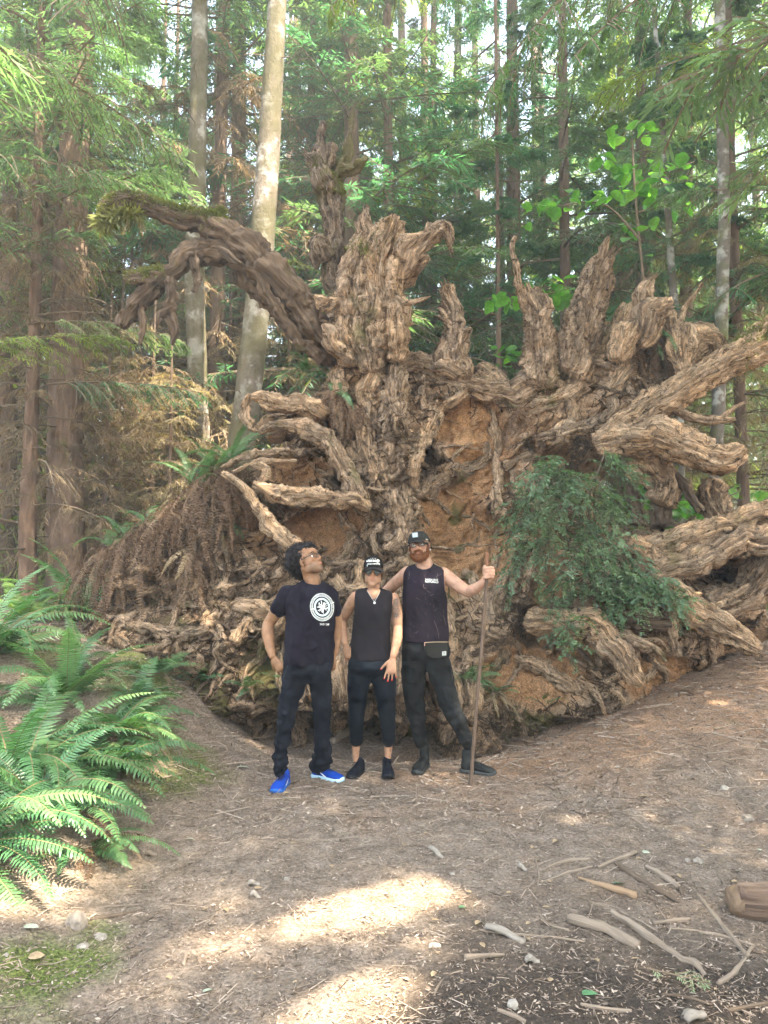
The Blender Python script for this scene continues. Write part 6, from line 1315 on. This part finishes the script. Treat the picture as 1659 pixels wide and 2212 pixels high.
for k in range(17):
    a = 2 * PI * k / 17 + r_.uniform(-.1, .1); l = r_.uniform(.36, .50); p = [(cx + 3, cy_)]
    for j in (.4, .75, 1): p.append((cx + 3 + rx * l * j * math.cos(a + r_.uniform(-.25, .25)), cy_ + ry * l * j * math.sin(a + r_.uniform(-.25, .25))))
    L.append((p, r_.uniform(2.5, 4.5)))
decal('chest_print', L, pr, WHITE, m1); decal('print_ring', [(ringp(.61), 11)], pr, PBLUE, m1)
text_decal('chest_lettering', 'SPACE', 457, 618, 25, 12, pr, WHITE, m1); text_decal('chest_lettering', 'CAMP', 490, 619, 20, 12, pr, WHITE, m1) ; decal('print_dot', [([(473,612),(473.5,612),(474,612.2)], 10)], pr, WHITE, m1, sub=.2)
# hair: tight dark curls
HAIR = mat('black_hair', (.012, .010, .011), .75, .25)[0]; g = G()
for (zx, zy, r, dy) in ((330,205,76,.03),(305,250,64,.03),(335,300,42,.04),(372,170,47,.005),(352,178,44,.0),(338,215,50,-.015),(300,200,58,.03),(345,240,60,.06),(318,318,26,.04)): ell(g, Zp(zx, zy, Y1 + dy), r * k1)
hm = remesh(g, .009, 2, disp=lambda V: .012 * ridged(V * 30, 3, 5) - .006); hair = link('hair', hm, m1); hm.materials.append(HAIR); V = verts(hm); rr = np.random.default_rng(2); Nn = np.empty(len(V) * 3, np.float32); hm.vertices.foreach_get('normal', Nn); Nn = Nn.reshape(-1, 3); g = G()
for i in rr.integers(0, len(V), 900):
    r0 = .006; a = np.linspace(0, rr.uniform(4, 8), 8); u1 = unit(rr.normal(0, 1, 3)); u2 = unit(np.cross(u1, Nn[i])); p = V[i] + Nn[i] * (a / 8 * .02)[:, None] + (np.cos(a)[:, None] * u1 + np.sin(a)[:, None] * u2) * r0
    tube(g, p, np.full(8, .0012), 3, .01, caps=False)
o = link('curls', g.mesh('curls', HAIR), hair); o['kind'] = 'stuff'
# glasses
FRAME = mat('dark_tortoise_frame', (.03, .015, .010), .3, .5)[0]
def glasses(f, parent, m, lensm, w_=.024, h_=.018, shape='rect', thick=.0022, yy=-.098):
    L = []; 
    for s in (1, -1):
        pts = []
        for a in np.linspace(0, 2 * PI, 25):
            c, q = math.cos(a), math.sin(a)
            if shape == 'rect': x_, z_ = np.sign(c) * abs(c) ** .5 * w_, np.sign(q) * abs(q) ** .5 * h_
            elif shape == 'heart':
                x_ = w_ * math.sin(a) ** 3; z_ = -.006 + h_ * (13 * math.cos(a) - 5 * math.cos(2 * a) - 2 * math.cos(3 * a) - math.cos(4 * a)) / 15
            pts.append((*f((s * .033 + x_, yy + .25 * abs(s * .033 + x_) ** 1.5, .006 + z_)), thick))
        L.append(pts)
    L.append([(*f((-.010, yy, .012)), thick), (*f((0, yy - .004, .014)), thick), (*f((.010, yy, .012)), thick)])
    for s in (1, -1): L.append([(*f((s * (.033 + w_), yy + .006, .012)), thick), (*f((s * .074, -.05, .014)), thick), (*f((s * .081, .005, .012)), thick * .9)])
    fr_ = tubes('glasses', L, m, parent)
    for k in (0, 1):
        P = np.array(L[k])[:-1, :3]; c = P.mean(0); g = G(); g.add(np.vstack([P, c]), [(i, (i + 1) % 24, 24) for i in range(24)]); link('lens', g.mesh('lens', lensm, False), fr_)
    return fr_
glasses(hf, m1, FRAME, LENSC, .023, .016, thick=.0032)
tubes('eyebrow', [[(*hf((s * .015, -.092, .030)), .002), (*hf((s * .032, -.090, .036)), .0035), (*hf((s * .050, -.076, .031)), .002)] for s in (1, -1)], HAIR, m1)
settle(m1)
# ================= the woman
Y2 = 5.68; k2 = zm(Y2)
m2, org = person('woman', Y2, 760, 1530)
m2['label'] = 'woman in sleeveless top, cropped leggings, black cap and dark sunglasses between the two men'
SK2 = skin('fair_skin', (.38, .215, .135)); TOP = cloth('plum_top', (.014, .0115, .0135), .88, faded=(.022, .018, .021)); LEG = cloth('navy_leggings', (.005, .0075, .012), .55, faded=(.009, .013, .020)); SHB = cloth('black_mesh_shoe', (.004, .005, .009), .8); SOB = mat('black_sole', (.005, .0055, .008), .7)[0]
aL = shoe(m2, gnd(622 * .36 + 530.9, 1550 * .36 + 1128.1), (-.38, -1), .262, SHB, SOB, SHB, w=.95); aR = shoe(m2, gnd(858 * .36 + 530.9, 1562 * .36 + 1128.1), (.06, -1), .262, SHB, SOB, SHB, w=.95)
hM = headM(0, .04, .03); hc = Zp(764, 298, Y2); g = G(); hf = head(g, hc, hM, 1)
ell(g, Zp(768,452,Y2-.035), (.080,.062,.075)); limb(g, [(*Zp(768,445,Y2+.03), .062), (*Zp(768,410,Y2+.02), .050), (*Zp(766,350,Y2+.02), .050)])
rings(g, [(768,410,58,.045,.02),(768,428,88,.07,.02),(766,455,104,.085),(762,540,104,.10),(756,650,98,.10),(752,760,110,.11),(752,830,125,.12)], Y2)
limb(g, [(*Zp(662,452,Y2+.01), 38*k2), (*Zp(622,510,Y2+.04), 33*k2), (*Zp(582,585,Y2+.10), 27*k2)]); limb(g, [(*Zp(580,580,Y2+.10), 27*k2), (*Zp(582,650,Y2+.06), 27*k2), (*Zp(596,730,Y2-.02), 20*k2)])
tips = hand(g, Zp(597,738,Y2-.03), (.22,-.05,-.95), (-.25,-.95,0), 1, -1, (.2,.3,.25), .06, .3, .86)
limb(g, [(*Zp(882,455,Y2+.01), 37*k2), (*Zp(905,540,Y2+.01), 33*k2), (*Zp(912,630,Y2), 28*k2)]); limb(g, [(*Zp(912,625,Y2), 28*k2), (*Zp(908,700,Y2-.05), 29*k2), (*Zp(885,805,Y2-.13), 20*k2)])
tips += hand(g, Zp(881,818,Y2-.14), (-.12,-.12,-1), (.05,-1,.1), 1, 1, (.10,.12,.1), .13, .2, .95)
for zx, L in ((662, [(664,1280,32),(662,1330,27),(660,1380,21),(660,1425,19)]), (855, [(858,1280,32),(856,1330,27),(853,1385,21),(853,1430,19)])): limb(g, lerp_leg(L, Y2 if 0 else (aL if zx < 700 else aR)[1] + .01, aL if zx < 700 else aR))
body = link('body', remesh(g, .0048, 4), m2); face_tint(body.data, hc, hM, 0, .3); body.data.materials.append(SK2)
gN = G()
for p, q, n, r in tips: ell(gN, p + n * r * .55 + q * r * .2, (r * .75, r * .75, r * .75), None, 10, 6)
link('nails', gN.mesh('nails', REDN), m2)
g = G(); rings(g, [(768,394,40,.045,.035),(768,402,70,.065,.03),(768,412,104,.088,.02),(767,432,116,.105,.01),(764,480,112,.118),(762,540,110,.135),(757,600,108,.125),(754,660,112,.12),(752,740,118,.13),(750,800,124,.135),(749,822,126,.135)], Y2)
top = link('sleeveless_top', remesh(g, .007, 3, disp=folds(.008, (1, 1, .3), 7., 21)), m2); top.data.materials.append(TOP); cutout(top.data, [[(728,380),(732,408),(745,432),(762,456),(772,462),(784,448),(796,432),(806,408),(808,380)]], Y2 - .02)
pr = Proj(top.data, body.data)
tubes('necklace', [[(*(pr(730, 412, .01) if pr(730, 412, .01) is not None else Zp(730, 412, Y2 - .08)), .0012), (*pr(752, 450, .01), .0012), (*pr(771, 478, .008), .0012)], [(*pr(771, 478, .008), .0012), (*pr(790, 448, .01), .0012), (*(pr(806, 414, .01) if pr(806, 414, .01) is not None else Zp(806, 414, Y2 - .08)), .0012)]], METAL, m2, 4)
g = G(); ell(g, pr(772, 485, .008), (.009, .003, .009)); link('pendant', g.mesh('pendant', METAL), m2)
g = G(); rings(g, [(752,795,120,.12),(754,830,134,.13),(756,870,144,.138),(754,898,136,.112),(752,915,112,.08),(750,930,70,.05)], Y2)
limb(g, rb=1.15, side=(1,0,0), pts=lerp_leg([(690,880,68),(682,930,72),(672,1030,62),(666,1130,50),(662,1220,44),(663,1285,39),(663,1306,39)], Y2, aL)); limb(g, rb=1.15, side=(1,0,0), pts=lerp_leg([(820,880,70),(828,930,74),(838,1030,64),(846,1130,51),(855,1220,45),(858,1285,40),(858,1306,39)], Y2, aR))
lgm = link('leggings', remesh(g, .007, 9, disp=folds(.0045, (1, 1, 1.8), 9., 31)), m2); lgm.data.materials.append(LEG); pr = Proj(lgm.data)
decal('leg_seam', [([(628,850),(612,920),(618,1000),(628,1010)], 2.5), ([(882,870),(888,980),(884,1030)], 2.5)], pr, mat('seam_dark', (.006, .007, .01), .9)[0], m2)
def cap(f, parent, m, mb, r=(.086, .114, .098), z0=.026, tall=1., y0=.008, brim=.072, curve=3.2, bm=None):
    g = G(); n, k = 32, 9; V = []
    for i in range(k + 1):
        b_ = PI / 2 * i / k
        for j in range(n):
            a = 2 * PI * j / n; c, s = math.cos(a), math.sin(a); fr_ = max(0, -s); V.append(f((r[0] * c * math.cos(b_) ** .8, y0 + r[1] * s * math.cos(b_) ** (.8 - .25 * fr_ * tall), z0 + .012 * (1 - fr_) * 0 + r[2] * math.sin(b_))))
    g.add(V, [(i * n + j, i * n + (j + 1) % n, (i + 1) * n + (j + 1) % n, (i + 1) * n + j) for i in range(k) for j in range(n)]); me = g.mesh('cap', m, True); c_ = link('cap', me, parent)
    g = G(); V = []; nb = 20
    for i in range(7):
        for j in range(nb + 1):
            a = (j / nb - .5) * 2.3; e = brim * (i / 6) * (math.cos(a * .68) ** .8); x_ = (r[0] * .98 + e * .25) * math.sin(a); y_ = y0 - r[1] * .97 * math.cos(a) - e; V.append(f((x_, y_, z0 + .004 - curve * x_ * x_ - .25 * e)))
    o_ = len(V); V += [np.array(v) - (f((0, 0, 1)) - f((0, 0, 0))) * .004 for v in V]; q = nb + 1; F = [(i * q + j, i * q + j + 1, (i + 1) * q + j + 1, (i + 1) * q + j) for i in range(6) for j in range(nb)]
    rim = [(6 * q + j, 6 * q + j + 1) for j in range(nb)] + [(i * q, (i + 1) * q) for i in range(6)] + [(i * q + nb, (i + 1) * q + nb) for i in range(6)]
    g.add(V, F + [tuple(x + o_ for x in fc[::-1]) for fc in F] + [(a, b, b + o_, a + o_) for a, b in rim]); link('brim', g.mesh('brim', mb, True), c_); g = G(); ell(g, f((0, y0, z0 + r[2])), .007); link('button', g.mesh('button', m), c_); return c_
CAPM = cloth('black_cap', (.0055, .0045, .005), .9); BRIM2 = cloth('dark_brim', (.014, .012, .012), .8)
c2 = cap(hf, m2, CAPM, BRIM2, (.079, .110, .098), .028, 1.); pr = Proj(c2.data)
text_decal('cap_lettering', 'wild-lungs', 762, 243, 78, 20, pr, WHITE, m2, slant=-4); text_decal('cap_lettering', 'NEVER WANDER', 764, 254, 70, 8, pr, WHITE, m2, slant=-3); decal('cap_print', [([(735,228),(737,222)],1.5),([(750,224),(751,217)],1.5),([(762,222),(763,214)],1.5),([(775,223),(776,217)],1.5),([(790,226),(792,222)],1.5),([(730,256),(729,266)],2.5),([(798,246),(802,256)],2.5)], pr, WHITE, m2)
glasses(hf, m2, BLK, LENS, .032, .030, 'heart', .0025, -.100)
BLOND = mat('ash_blond_hair', (.20, .14, .085), .6)[0]; rr = np.random.default_rng(4); L = []
for k in range(170):
    s = 1 if k % 2 else -1; a = rr.uniform(-.3, 1.); L.append([(*hf((s * .074, -.03 + a * .06, .05)), .0012), (*hf((s * (.079 + rr.normal(0, .003)), -.035 + a * .06 + rr.normal(0, .004), .0 )), .0012), (*hf((s * (.082 + rr.normal(0, .008)), -.02 + a * .05, rr.uniform(-.06, -.02))), .0006)])
for k in range(70): L.append([(*hf((rr.uniform(-.05, .05), .085, .03)), .002), (*hf((rr.uniform(-.06, .06), .095, -.03)), .002), (*hf((rr.uniform(-.07, .07), .075, rr.uniform(-.14, -.09))), .001)])
tubes('hair', L, BLOND, m2, 3, 'stuff')
prb = Proj(body.data); INK = mat('grey_tattoo_ink', (.07, .072, .07), .6)[0]; r_ = random.Random(3); L = []
for (cx, cy_, rr_) in ((902,478,17),(900,505,20),(907,540,22),(900,558,14)):
    for f_ in (1, .62, .3): L.append(([(cx + rr_ * f_ * .8 * math.cos(a) * (1 + .18 * math.sin(5 * a)), cy_ + rr_ * f_ * math.sin(a) * (1 + .18 * math.sin(5 * a))) for a in np.linspace(0, 6.28, 22)], 2.2))
L += [([(878,500),(888,520),(880,535)], 3), ([(895,560),(890,580)], 3), ([(905,562),(908,582)], 3), ([(915,555),(920,574)], 3), ([(885,470),(900,460),(912,466)], 3)]
decal('tattoo', L, prb, INK, m2, .0015)
settle(m2)
# ================= the man with the stick
Y3 = 5.78; k3 = zm(Y3)
m3, org = person('bearded man in torn sleeveless shirt, cap and glasses, gripping a tall walking stick', Y3, 1120, 1500)
SK3 = skin('pale_skin', (.40, .235, .165), red=(.42, .17, .12)); TANK = cloth('faded_black_tank', (.009, .0065, .0105), .92, faded=(.020, .0135, .023)); CARGO = cloth('washed_black_cotton', (.008, .0085, .0095), .92, faded=(.021, .022, .024)); HT = cloth('scuffed_black_leather', (.006, .007, .0075), .55, faded=(.035, .038, .038)); HS = mat('grey_rubber', (.035, .038, .038), .6)[0]
aL = shoe(m3, gnd(1020 * .36 + 530.9, 1534 * .36 + 1128.1), (-.36, -1), .295, HT, HS, BLK, .085, .055); aR = shoe(m3, gnd(1504 * .36 + 530.9, 1522 * .36 + 1128.1), (1, -.50), .295, HT, HS, BLK, .085, .055)
hM = headM(-.22, .06, -.13); hc = Zp(1041, 143, Y3); g = G(); hf = head(g, hc, hM)
limb(g, [(*Zp(1075,285,Y3+.03), .075), (*Zp(1070,245,Y3+.02), .064), (*Zp(1055,185,Y3+.02), .060)])
rings(g, [(1078,262,60,.06,.02),(1078,280,112,.09,.02),(1076,320,120,.10),(1074,420,122,.115),(1075,560,118,.12),(1078,700,122,.12)], Y3)
limb(g, [(*Zp(975,302,Y3+.03), 42*k3), (*Zp(915,352,Y3+.10), 38*k3), (*Zp(850,410,Y3+.20), 33*k3)]); limb(g, [(*Zp(850,410,Y3+.20), 33*k3), (*Zp(845,470,Y3+.24), 30*k3), (*Zp(860,560,Y3+.22), 24*k3)])
hand(g, Zp(870,570,Y3+.2), (.7,-.2,-.7), (0,.9,.2), 1, 1, (.2,.2,.2), .1, .3)
limb(g, [(*Zp(1180,312,Y3+.01), 46*k3), (*Zp(1235,350,Y3-.02), 42*k3), (*Zp(1300,398,Y3-.06), 37*k3), (*Zp(1342,418,Y3-.09), 32*k3)])
limb(g, [(*Zp(1338,414,Y3-.09), 33*k3), (*Zp(1375,400,Y3-.14), 32*k3), (*Zp(1415,370,Y3-.19), 25*k3), (*Zp(1443,345,Y3-.21), 22*k3)])
YS = Y3 - .23
limb(g, [(*Zp(1446,352,YS+.02), 20*k3), (*Zp(1466,330,YS+.02), 24*k3), (*Zp(1474,300,YS+.015), 24*k3), (*Zp(1470,280,YS+.012), 18*k3)], .8)
for i in range(4):
    y_ = 276 + i * 19; x_ = (1484, 1488, 1488, 1482)[i]; limb(g, [(*Zp(x_-8, y_+2, YS+.02), .012), (*Zp(x_, y_-2, YS-.006), .0125), (*Zp(x_-20, y_-3, YS-.030), .0115), (*Zp(x_-46, y_, YS-.030), .0108), (*Zp(x_-60, y_+2, YS-.012), .0095)], around=12)
limb(g, [(*Zp(1452,325,YS+.01), .016), (*Zp(1436,300,YS-.01), .0135), (*Zp(1428,276,YS-.022), .012), (*Zp(1434,262,YS-.028), .010)], around=12)
body = link('body', remesh(g, .0048, 4), m3); face_tint(body.data, hc, hM, 0, .35); body.data.materials.append(SK3); eyes(hf, m3, hM)
g = G(); rings(g, [(1076,240,46,.055,.035),(1077,252,66,.07,.03),(1078,266,98,.088,.02),(1076,290,122,.108,.01),(1075,325,130,.12),(1076,360,130,.13),(1076,430,130,.135),(1076,560,132,.14),(1077,650,134,.14),(1077,716,136,.14)], Y3)
tk = link('sleeveless_shirt', remesh(g, .007, 3, disp=folds(.009, (1, 1, .4), 7., 41)), m3); tk.data.materials.append(TANK); cutout(tk.data, [[(1012,190),(1016,252),(1030,270),(1055,280),(1080,280),(1104,270),(1122,250),(1122,190)]]); cutout(tk.data, [[(1192,280),(1190,330),(1193,390),(1204,440),(1216,470),(1240,430),(1240,280)]], Y3 + .2); pr = Proj(tk.data)
text_decal('shirt_lettering', 'SANTA CRUZ', 1115, 351, 76, 11, pr, WHITE, m3, slant=3); text_decal('shirt_lettering', 'NATURALS', 1116, 364, 78, 12, pr, WHITE, m3, slant=4)
r_ = random.Random(8); L = []
for k in range(46):
    x_, y_ = r_.uniform(958, 1190), r_.uniform(270, 705); a = r_.choice([1.4, 1.7, 1.2, .5, 2.6]) + r_.uniform(-.2, .2); l = r_.uniform(6, 42) if k % 3 else r_.uniform(2, 6); L.append(([(x_, y_), (x_ + l * .5 * math.cos(a) + r_.uniform(-3, 3), y_ + l * .5 * math.sin(a)), (x_ + l * math.cos(a), y_ + l * math.sin(a))], r_.uniform(.6, 1.3)))
L += [([(1062,378),(1068,372),(1066,390),(1080,400)], 2.2), ([(1130,590),(1150,640),(1160,700)], 1.4), ([(1185,560),(1200,620)], 1.4)]
decal('bleach_marks', L, pr, mat('bleached_thread', (.16, .12, .11), .9)[0], m3, .002)
g = G(); rings(g, [(1079,690,130,.125),(1079,740,138,.135),(1079,780,144,.14),(1080,815,136,.12),(1082,840,114,.085),(1084,858,74,.055)], Y3)
limb(g, rb=1.15, side=(1,0,0), pts=lerp_leg([(1018,800,74),(1008,860,76),(1004,960,68),(1010,1080,58),(1030,1200,46),(1050,1290,37),(1056,1312,35)], Y3, aL)); limb(g, rb=1.15, side=(1,0,0), pts=lerp_leg([(1142,800,74),(1156,860,76),(1185,960,68),(1222,1090,60),(1275,1200,48),(1318,1300,42),(1332,1340,38)], Y3, aR))
cg = link('cargo_trousers', remesh(g, .007, 9, disp=folds(.013, (1, 1, 1.4), 9., 51, hi=lambda V: .6 + 1. * sstep(.7, .3, V[:, 2]))), m3); cg.data.materials.append(CARGO); pr = Proj(cg.data)
patch('pocket_flap', [(942,836),(1022,838),(1022,872),(944,870)], pr, CARGO, m3, .010); patch('pocket_flap', [(1160,840),(1252,836),(1256,868),(1172,874)], pr, CARGO, m3, .010)
patch('cargo_pocket', [(950,872),(1018,874),(1026,960),(966,970)], pr, CARGO, m3, .006); patch('cargo_pocket', [(1180,876),(1254,870),(1270,960),(1204,975)], pr, CARGO, m3, .006)
decal('pocket_strap', [([(966,870),(970,905),(972,950)], 5), ([(1226,866),(1230,905),(1238,955)], 5)], pr, BLK, m3, .014); decal('cuff_seam', [([(1030,1290),(1062,1276),(1088,1272)], 3), ([(1290,1330),(1325,1310),(1358,1300)], 3)], pr, BLK, m3)
g = G(); limb(g, lerp_leg([(1056,1300,30),(1066,1340,27),(1072,1380,27)], aL[1] + .02, aL)); limb(g, lerp_leg([(1335,1325,32),(1345,1365,28),(1352,1400,28)], aR[1] + .02, aR)); link('socks', g.mesh('socks', cloth('black_sock', (.004, .004, .005)), True), m3)
c3 = cap(hf, m3, CAPM3 := cloth('charcoal_cap', (.015, .015, .014), .9), CAPM3, (.086, .113, .088), .030, .2, brim=.062, curve=4.5); pr = Proj(c3.data)
PATCH = mat('pale_blue_patch', (.50, .58, .60), .8)[0]; pt = patch('cap_patch', [(999,66),(1031,63),(1033,88),(1002,92)], pr, PATCH, m3, .004); decal('patch_mark', [([(1003,70),(1028,68),(1030,85),(1005,88),(1003,70)], 1.6), ([(1012,80),(1013,75),(1018,74),(1021,78),(1018,82),(1013,81)], 1.6)], pr, mat('navy_print', (.05, .07, .09), .8)[0], m3, .0065); patch('side_tag', [(1079,98),(1092,104),(1094,110),(1081,104)], pr, WHITE, m3, .003, 2)
glasses(hf, m3, BLK, LENSC, .026, .0175, 'rect', .003)
BEARD = mat('ginger_beard', (.15, .052, .018), .7)[0]; g = G()
for p, r in (((0,-.070,-.095),(.040,.034,.036)),((.034,-.052,-.082),(.026,.032,.036)),((-.034,-.052,-.082),(.026,.032,.036)),((.058,-.022,-.055),(.014,.028,.042)),((-.058,-.022,-.055),(.014,.028,.042)),((0,-.098,-.044),(.028,.010,.007)),((.024,-.090,-.056),(.008,.012,.018)),((-.024,-.090,-.056),(.008,.012,.018)),((.068,-.012,-.02),(.008,.014,.03)),((-.068,-.012,-.02),(.008,.014,.03)),((0,-.092,-.082),(.020,.012,.012))): ell(g, hf(p), r, hM)
bm_ = remesh(g, .0045, 2, disp=lambda V: .004 * ridged(V * 70, 2, 6) - .001); bd = link('beard', bm_, m3); bm_.materials.append(BEARD); V = verts(bm_); Nn = np.empty(len(V) * 3, np.float32); bm_.vertices.foreach_get('normal', Nn); Nn = Nn.reshape(-1, 3); dn = hf((0, -.3, -1)) - hf((0, 0, 0)); rr = np.random.default_rng(6); i = rr.integers(0, len(V), 2200); g = G()
P0 = V[i]; strips(g, P0, P0 + unit(Nn[i] * .8 + unit(dn) * .9 + rr.normal(0, .25, (len(i), 3))) * rr.uniform(.006, .014, (len(i), 1)), .0009, .0004); o = link('beard_hair', g.mesh('beard_hair', BEARD), bd); o['kind'] = 'stuff'
tubes('eyebrow', [[(*hf((s * .014, -.092, .026)), .002), (*hf((s * .030, -.090, .030)), .003), (*hf((s * .048, -.078, .026)), .002)] for s in (1, -1)], BEARD, m3)
g = G(); ell(g, hf((.082, .002, -.040)), .006); ell(g, hf((-.082, .002, -.040)), .006); link('earrings', g.mesh('earrings', METAL), m3)
tubes('ring', [[(*(Zp(1466, 311, YS - .031) + np.array((0, 0, .012 * math.sin(a)))), .002) for a in (-1, 0, 1)]], METAL, m3)
prb = Proj(body.data); decal('tattoo', [([(1190,300),(1205,275),(1225,278),(1215,300),(1195,315)], 2.5), ([(1200,320),(1215,305),(1240,300)], 2.5), ([(1232,320),(1245,305),(1262,308),(1275,325),(1255,335),(1238,330),(1232,320)], 2.5), ([(1240,318),(1262,330)], 2), ([(1236,325),(1268,318)], 2)], prb, mat('brown_tattoo_ink', (.22, .09, .07), .6)[0], m3, .0015)
# belt bag
BAG = cloth('grey_black_nylon', (.014, .014, .012), .6, faded=(.019, .019, .016)); bo = Zp(1140, 765, Y3 - .17); bag = thing('belt_bag', 'dark belt bag with a small pale patch, worn below the bearded man\'s shirt', 'belt bag', tuple(bo)); poly = [(1070,720),(1140,716),(1213,716),(1214,760),(1208,795),(1190,812),(1150,818),(1110,815),(1086,798),(1074,765)]
g = G(); n = len(poly); V = []
for dy, k in ((-.028, .90), (-.020, 1.), (.02, 1.), (.04, .92)): V += [tuple((Zp(*p, Y3 - .155) - bo) * (k, 1, k) + (0, dy, 0)) for p in poly]
g.add(V, [(r_ * n + i, r_ * n + (i + 1) % n, (r_ + 1) * n + (i + 1) % n, (r_ + 1) * n + i) for r_ in range(3) for i in range(n)]); g.add(V, np.array([list(range(n))])); g.add(V, np.array([[3 * n + n - 1 - i for i in range(n)]])); pm = g.mesh('pouch', BAG, False); bp = link('pouch', pm, bag)
tubes('zip', [[tuple(np.array(Zp(x_, y_, Y3 - .186) - bo)) + (.0022,) for x_, y_ in ((1072,722),(1140,719),(1212,719))]], mat('brass_zip', (.45, .32, .2), .4, .6)[0], bag); tubes('zip_pull', [[tuple(np.array(Zp(x_, y_, Y3 - .192) - bo)) + (.0035,) for x_, y_ in ((1074,722),(1073,742))]], mat('pink_tape', (.5, .28, .22), .6)[0], bag)
g = G(); V = [tuple(Zp(x_, y_, Y3 - .188 + e) - bo) for e in (0, .006) for x_, y_ in ((1178,776),(1202,774),(1203,799),(1179,801))]; g.add(V, [(0,1,2,3),(7,6,5,4),(0,4,5,1),(1,5,6,2),(2,6,7,3),(3,7,4,0)]); link('patch', g.mesh('patch', mat('grey_patch', (.45, .46, .43), .7)[0], False), bag)
g = G()
for a, b in (((1183,780),(1198,779)),((1184,796),(1199,795)),((1186,786),(1196,785)),((1189,789),(1194,789))): V = [tuple(Zp(x_, y_ + e, Y3 - .190) - bo) for (x_, y_), e in ((a, 0), (b, 0), (b, 2), (a, 2))]; g.add(V, [(0, 1, 2, 3)])
link('patch_mark', g.mesh('patch_mark', BLK, False), bag)
settle(m3)
# walking stick
SKM = bark('stick_wood', [(.06, .038, .027), (.11, .073, .052), (.17, .12, .088)], 14., (1, .2, 1), bumpd=.004); WT = gnd(1346 * .36 + 530.9, 1594 * .36 + 1128.1)
so = np.array((WT[0], WT[1], gat(WT[0], WT[1]))); st = thing('walking_stick', 'tall crooked wooden walking stick gripped by the bearded man, planted in the dirt', 'walking stick', tuple(so)); path = [(1346,1590),(1352,1530),(1362,1400),(1378,1200),(1392,1000),(1408,850),(1420,700),(1430,560),(1440,450),(1445,350),(1447,270)]
Q = []
for k, (x_, y_) in enumerate(path): t = k / (len(path) - 1); Q.append((*(Zp(x_, y_, WT[1] + (YS - WT[1]) * t) - so), (.0135 + .001 * math.sin(k * 2.1)) * (1 - .08 * t)))
g = G(); tube(g, Q, None, 14, .015, rough=.2, lump=.22, seed=4); link('shaft', g.mesh('shaft', SKM, True, uv=True), st)
g = G(); tube(g, [Q[-1], (*(Zp(1447, 215, YS) - so), .0130), (*(Zp(1446, 183, YS) - so), .0125)], None, 14, .015, lump=.15, seed=5); link('peeled_tip', g.mesh('peeled_tip', bark('peeled_red_wood', [(.17, .075, .04), (.26, .13, .075)], 10., (1, .2, 1), bumpd=.002), True, uv=True), st)
# ---------------------------------------------------------------- crowns carved along the sun's rays so chosen sun patches fall on the dirt
bpy.context.view_layer.update()
SUN_PATCHES = [[(585,2012),(650,1985),(740,1945),(850,1925),(965,1903),(1002,1912),(985,1938),(930,1962),(850,1988),(760,2003),(680,2018),(620,2024)],
        [(640,2240),(700,2170),(770,2120),(850,2105),(905,2130),(880,2180),(820,2250)], [(-40,1862),(60,1835),(130,1850),(158,1890),(130,1935),(60,1962),(-40,1960)]]
GP = [np.array([gnd(u, v)[:2] for u, v in p]) for p in SUN_PATCHES]; gz0 = .05
def carve_sun_gaps(o):
    me = o.data; V = verts(me); M = np.array(o.matrix_world); Wv = V @ M[:3, :3].T + M[:3, 3]; q = Wv[:, :2] - np.array(sd_vec[:2]) * ((Wv[:, 2] - gz0) / sd_vec[2])[:, None]; hit = np.zeros(len(V), bool)
    near_ = (np.abs(q[:, 0]) < 3) & (q[:, 1] > 1.5) & (q[:, 1] < 5) & (Wv[:, 2] > 2.2)
    if not near_.any(): return
    idx = np.nonzero(near_)[0]
    for p in GP: hit[idx] |= poly_sd(q[idx], p) > -.03
    if not hit.any(): return
    n = len(me.polygons); li = np.empty(len(me.loops), np.int32); me.loops.foreach_get('vertex_index', li)
    if len(li) != 4 * n: return
    F = li.reshape(-1, 4); k = ~hit[F].any(1); g = G(); used = np.unique(F[k]); rm = np.zeros(len(V), int); rm[used] = np.arange(len(used)); g.add(V[used], rm[F[k]]); o.data = g.mesh(me.name, list(me.materials), False)
sd_vec = tuple(sd_sun)
for o in list(bpy.data.objects):
    if o.type == 'MESH' and o.parent is not None and o.name.split('.')[0] in ('crown', 'limbs', 'needles', 'twigs', 'dead_foliage') and (o.parent.name.startswith(('offframe_conifer', 'conifer_bough')) or np.hypot(o.parent.location.x, o.parent.location.y) < 14): carve_sun_gaps(o)
# ---------------------------------------------------------------- haze: the damp bright air between the trees
hz = G(); x0, x1, y0, y1, z0, z1 = -170, 170, -100, 260, -2, 46
Vh = [(x, y, z) for x in (x0, x1) for y in (y0, y1) for z in (z0, z1)]
hz.add(Vh, [(0, 1, 3, 2), (4, 6, 7, 5), (0, 4, 5, 1), (2, 3, 7, 6), (0, 2, 6, 4), (1, 5, 7, 3)])
HZ = bpy.data.materials.new('haze'); HZ.use_nodes = True; hn = HZ.node_tree; hn.nodes.clear()
pv = hn.nodes.new('ShaderNodeVolumePrincipled'); pv.inputs['Density'].default_value = .0062; pv.inputs['Color'].default_value = (.9, .95, .92, 1); pv.inputs['Anisotropy'].default_value = .3
ho = hn.nodes.new('ShaderNodeOutputMaterial'); hn.links.new(pv.outputs[0], ho.inputs['Volume'])
haze = link('haze', hz.mesh('haze', HZ, False)); tag(haze, kind='stuff')
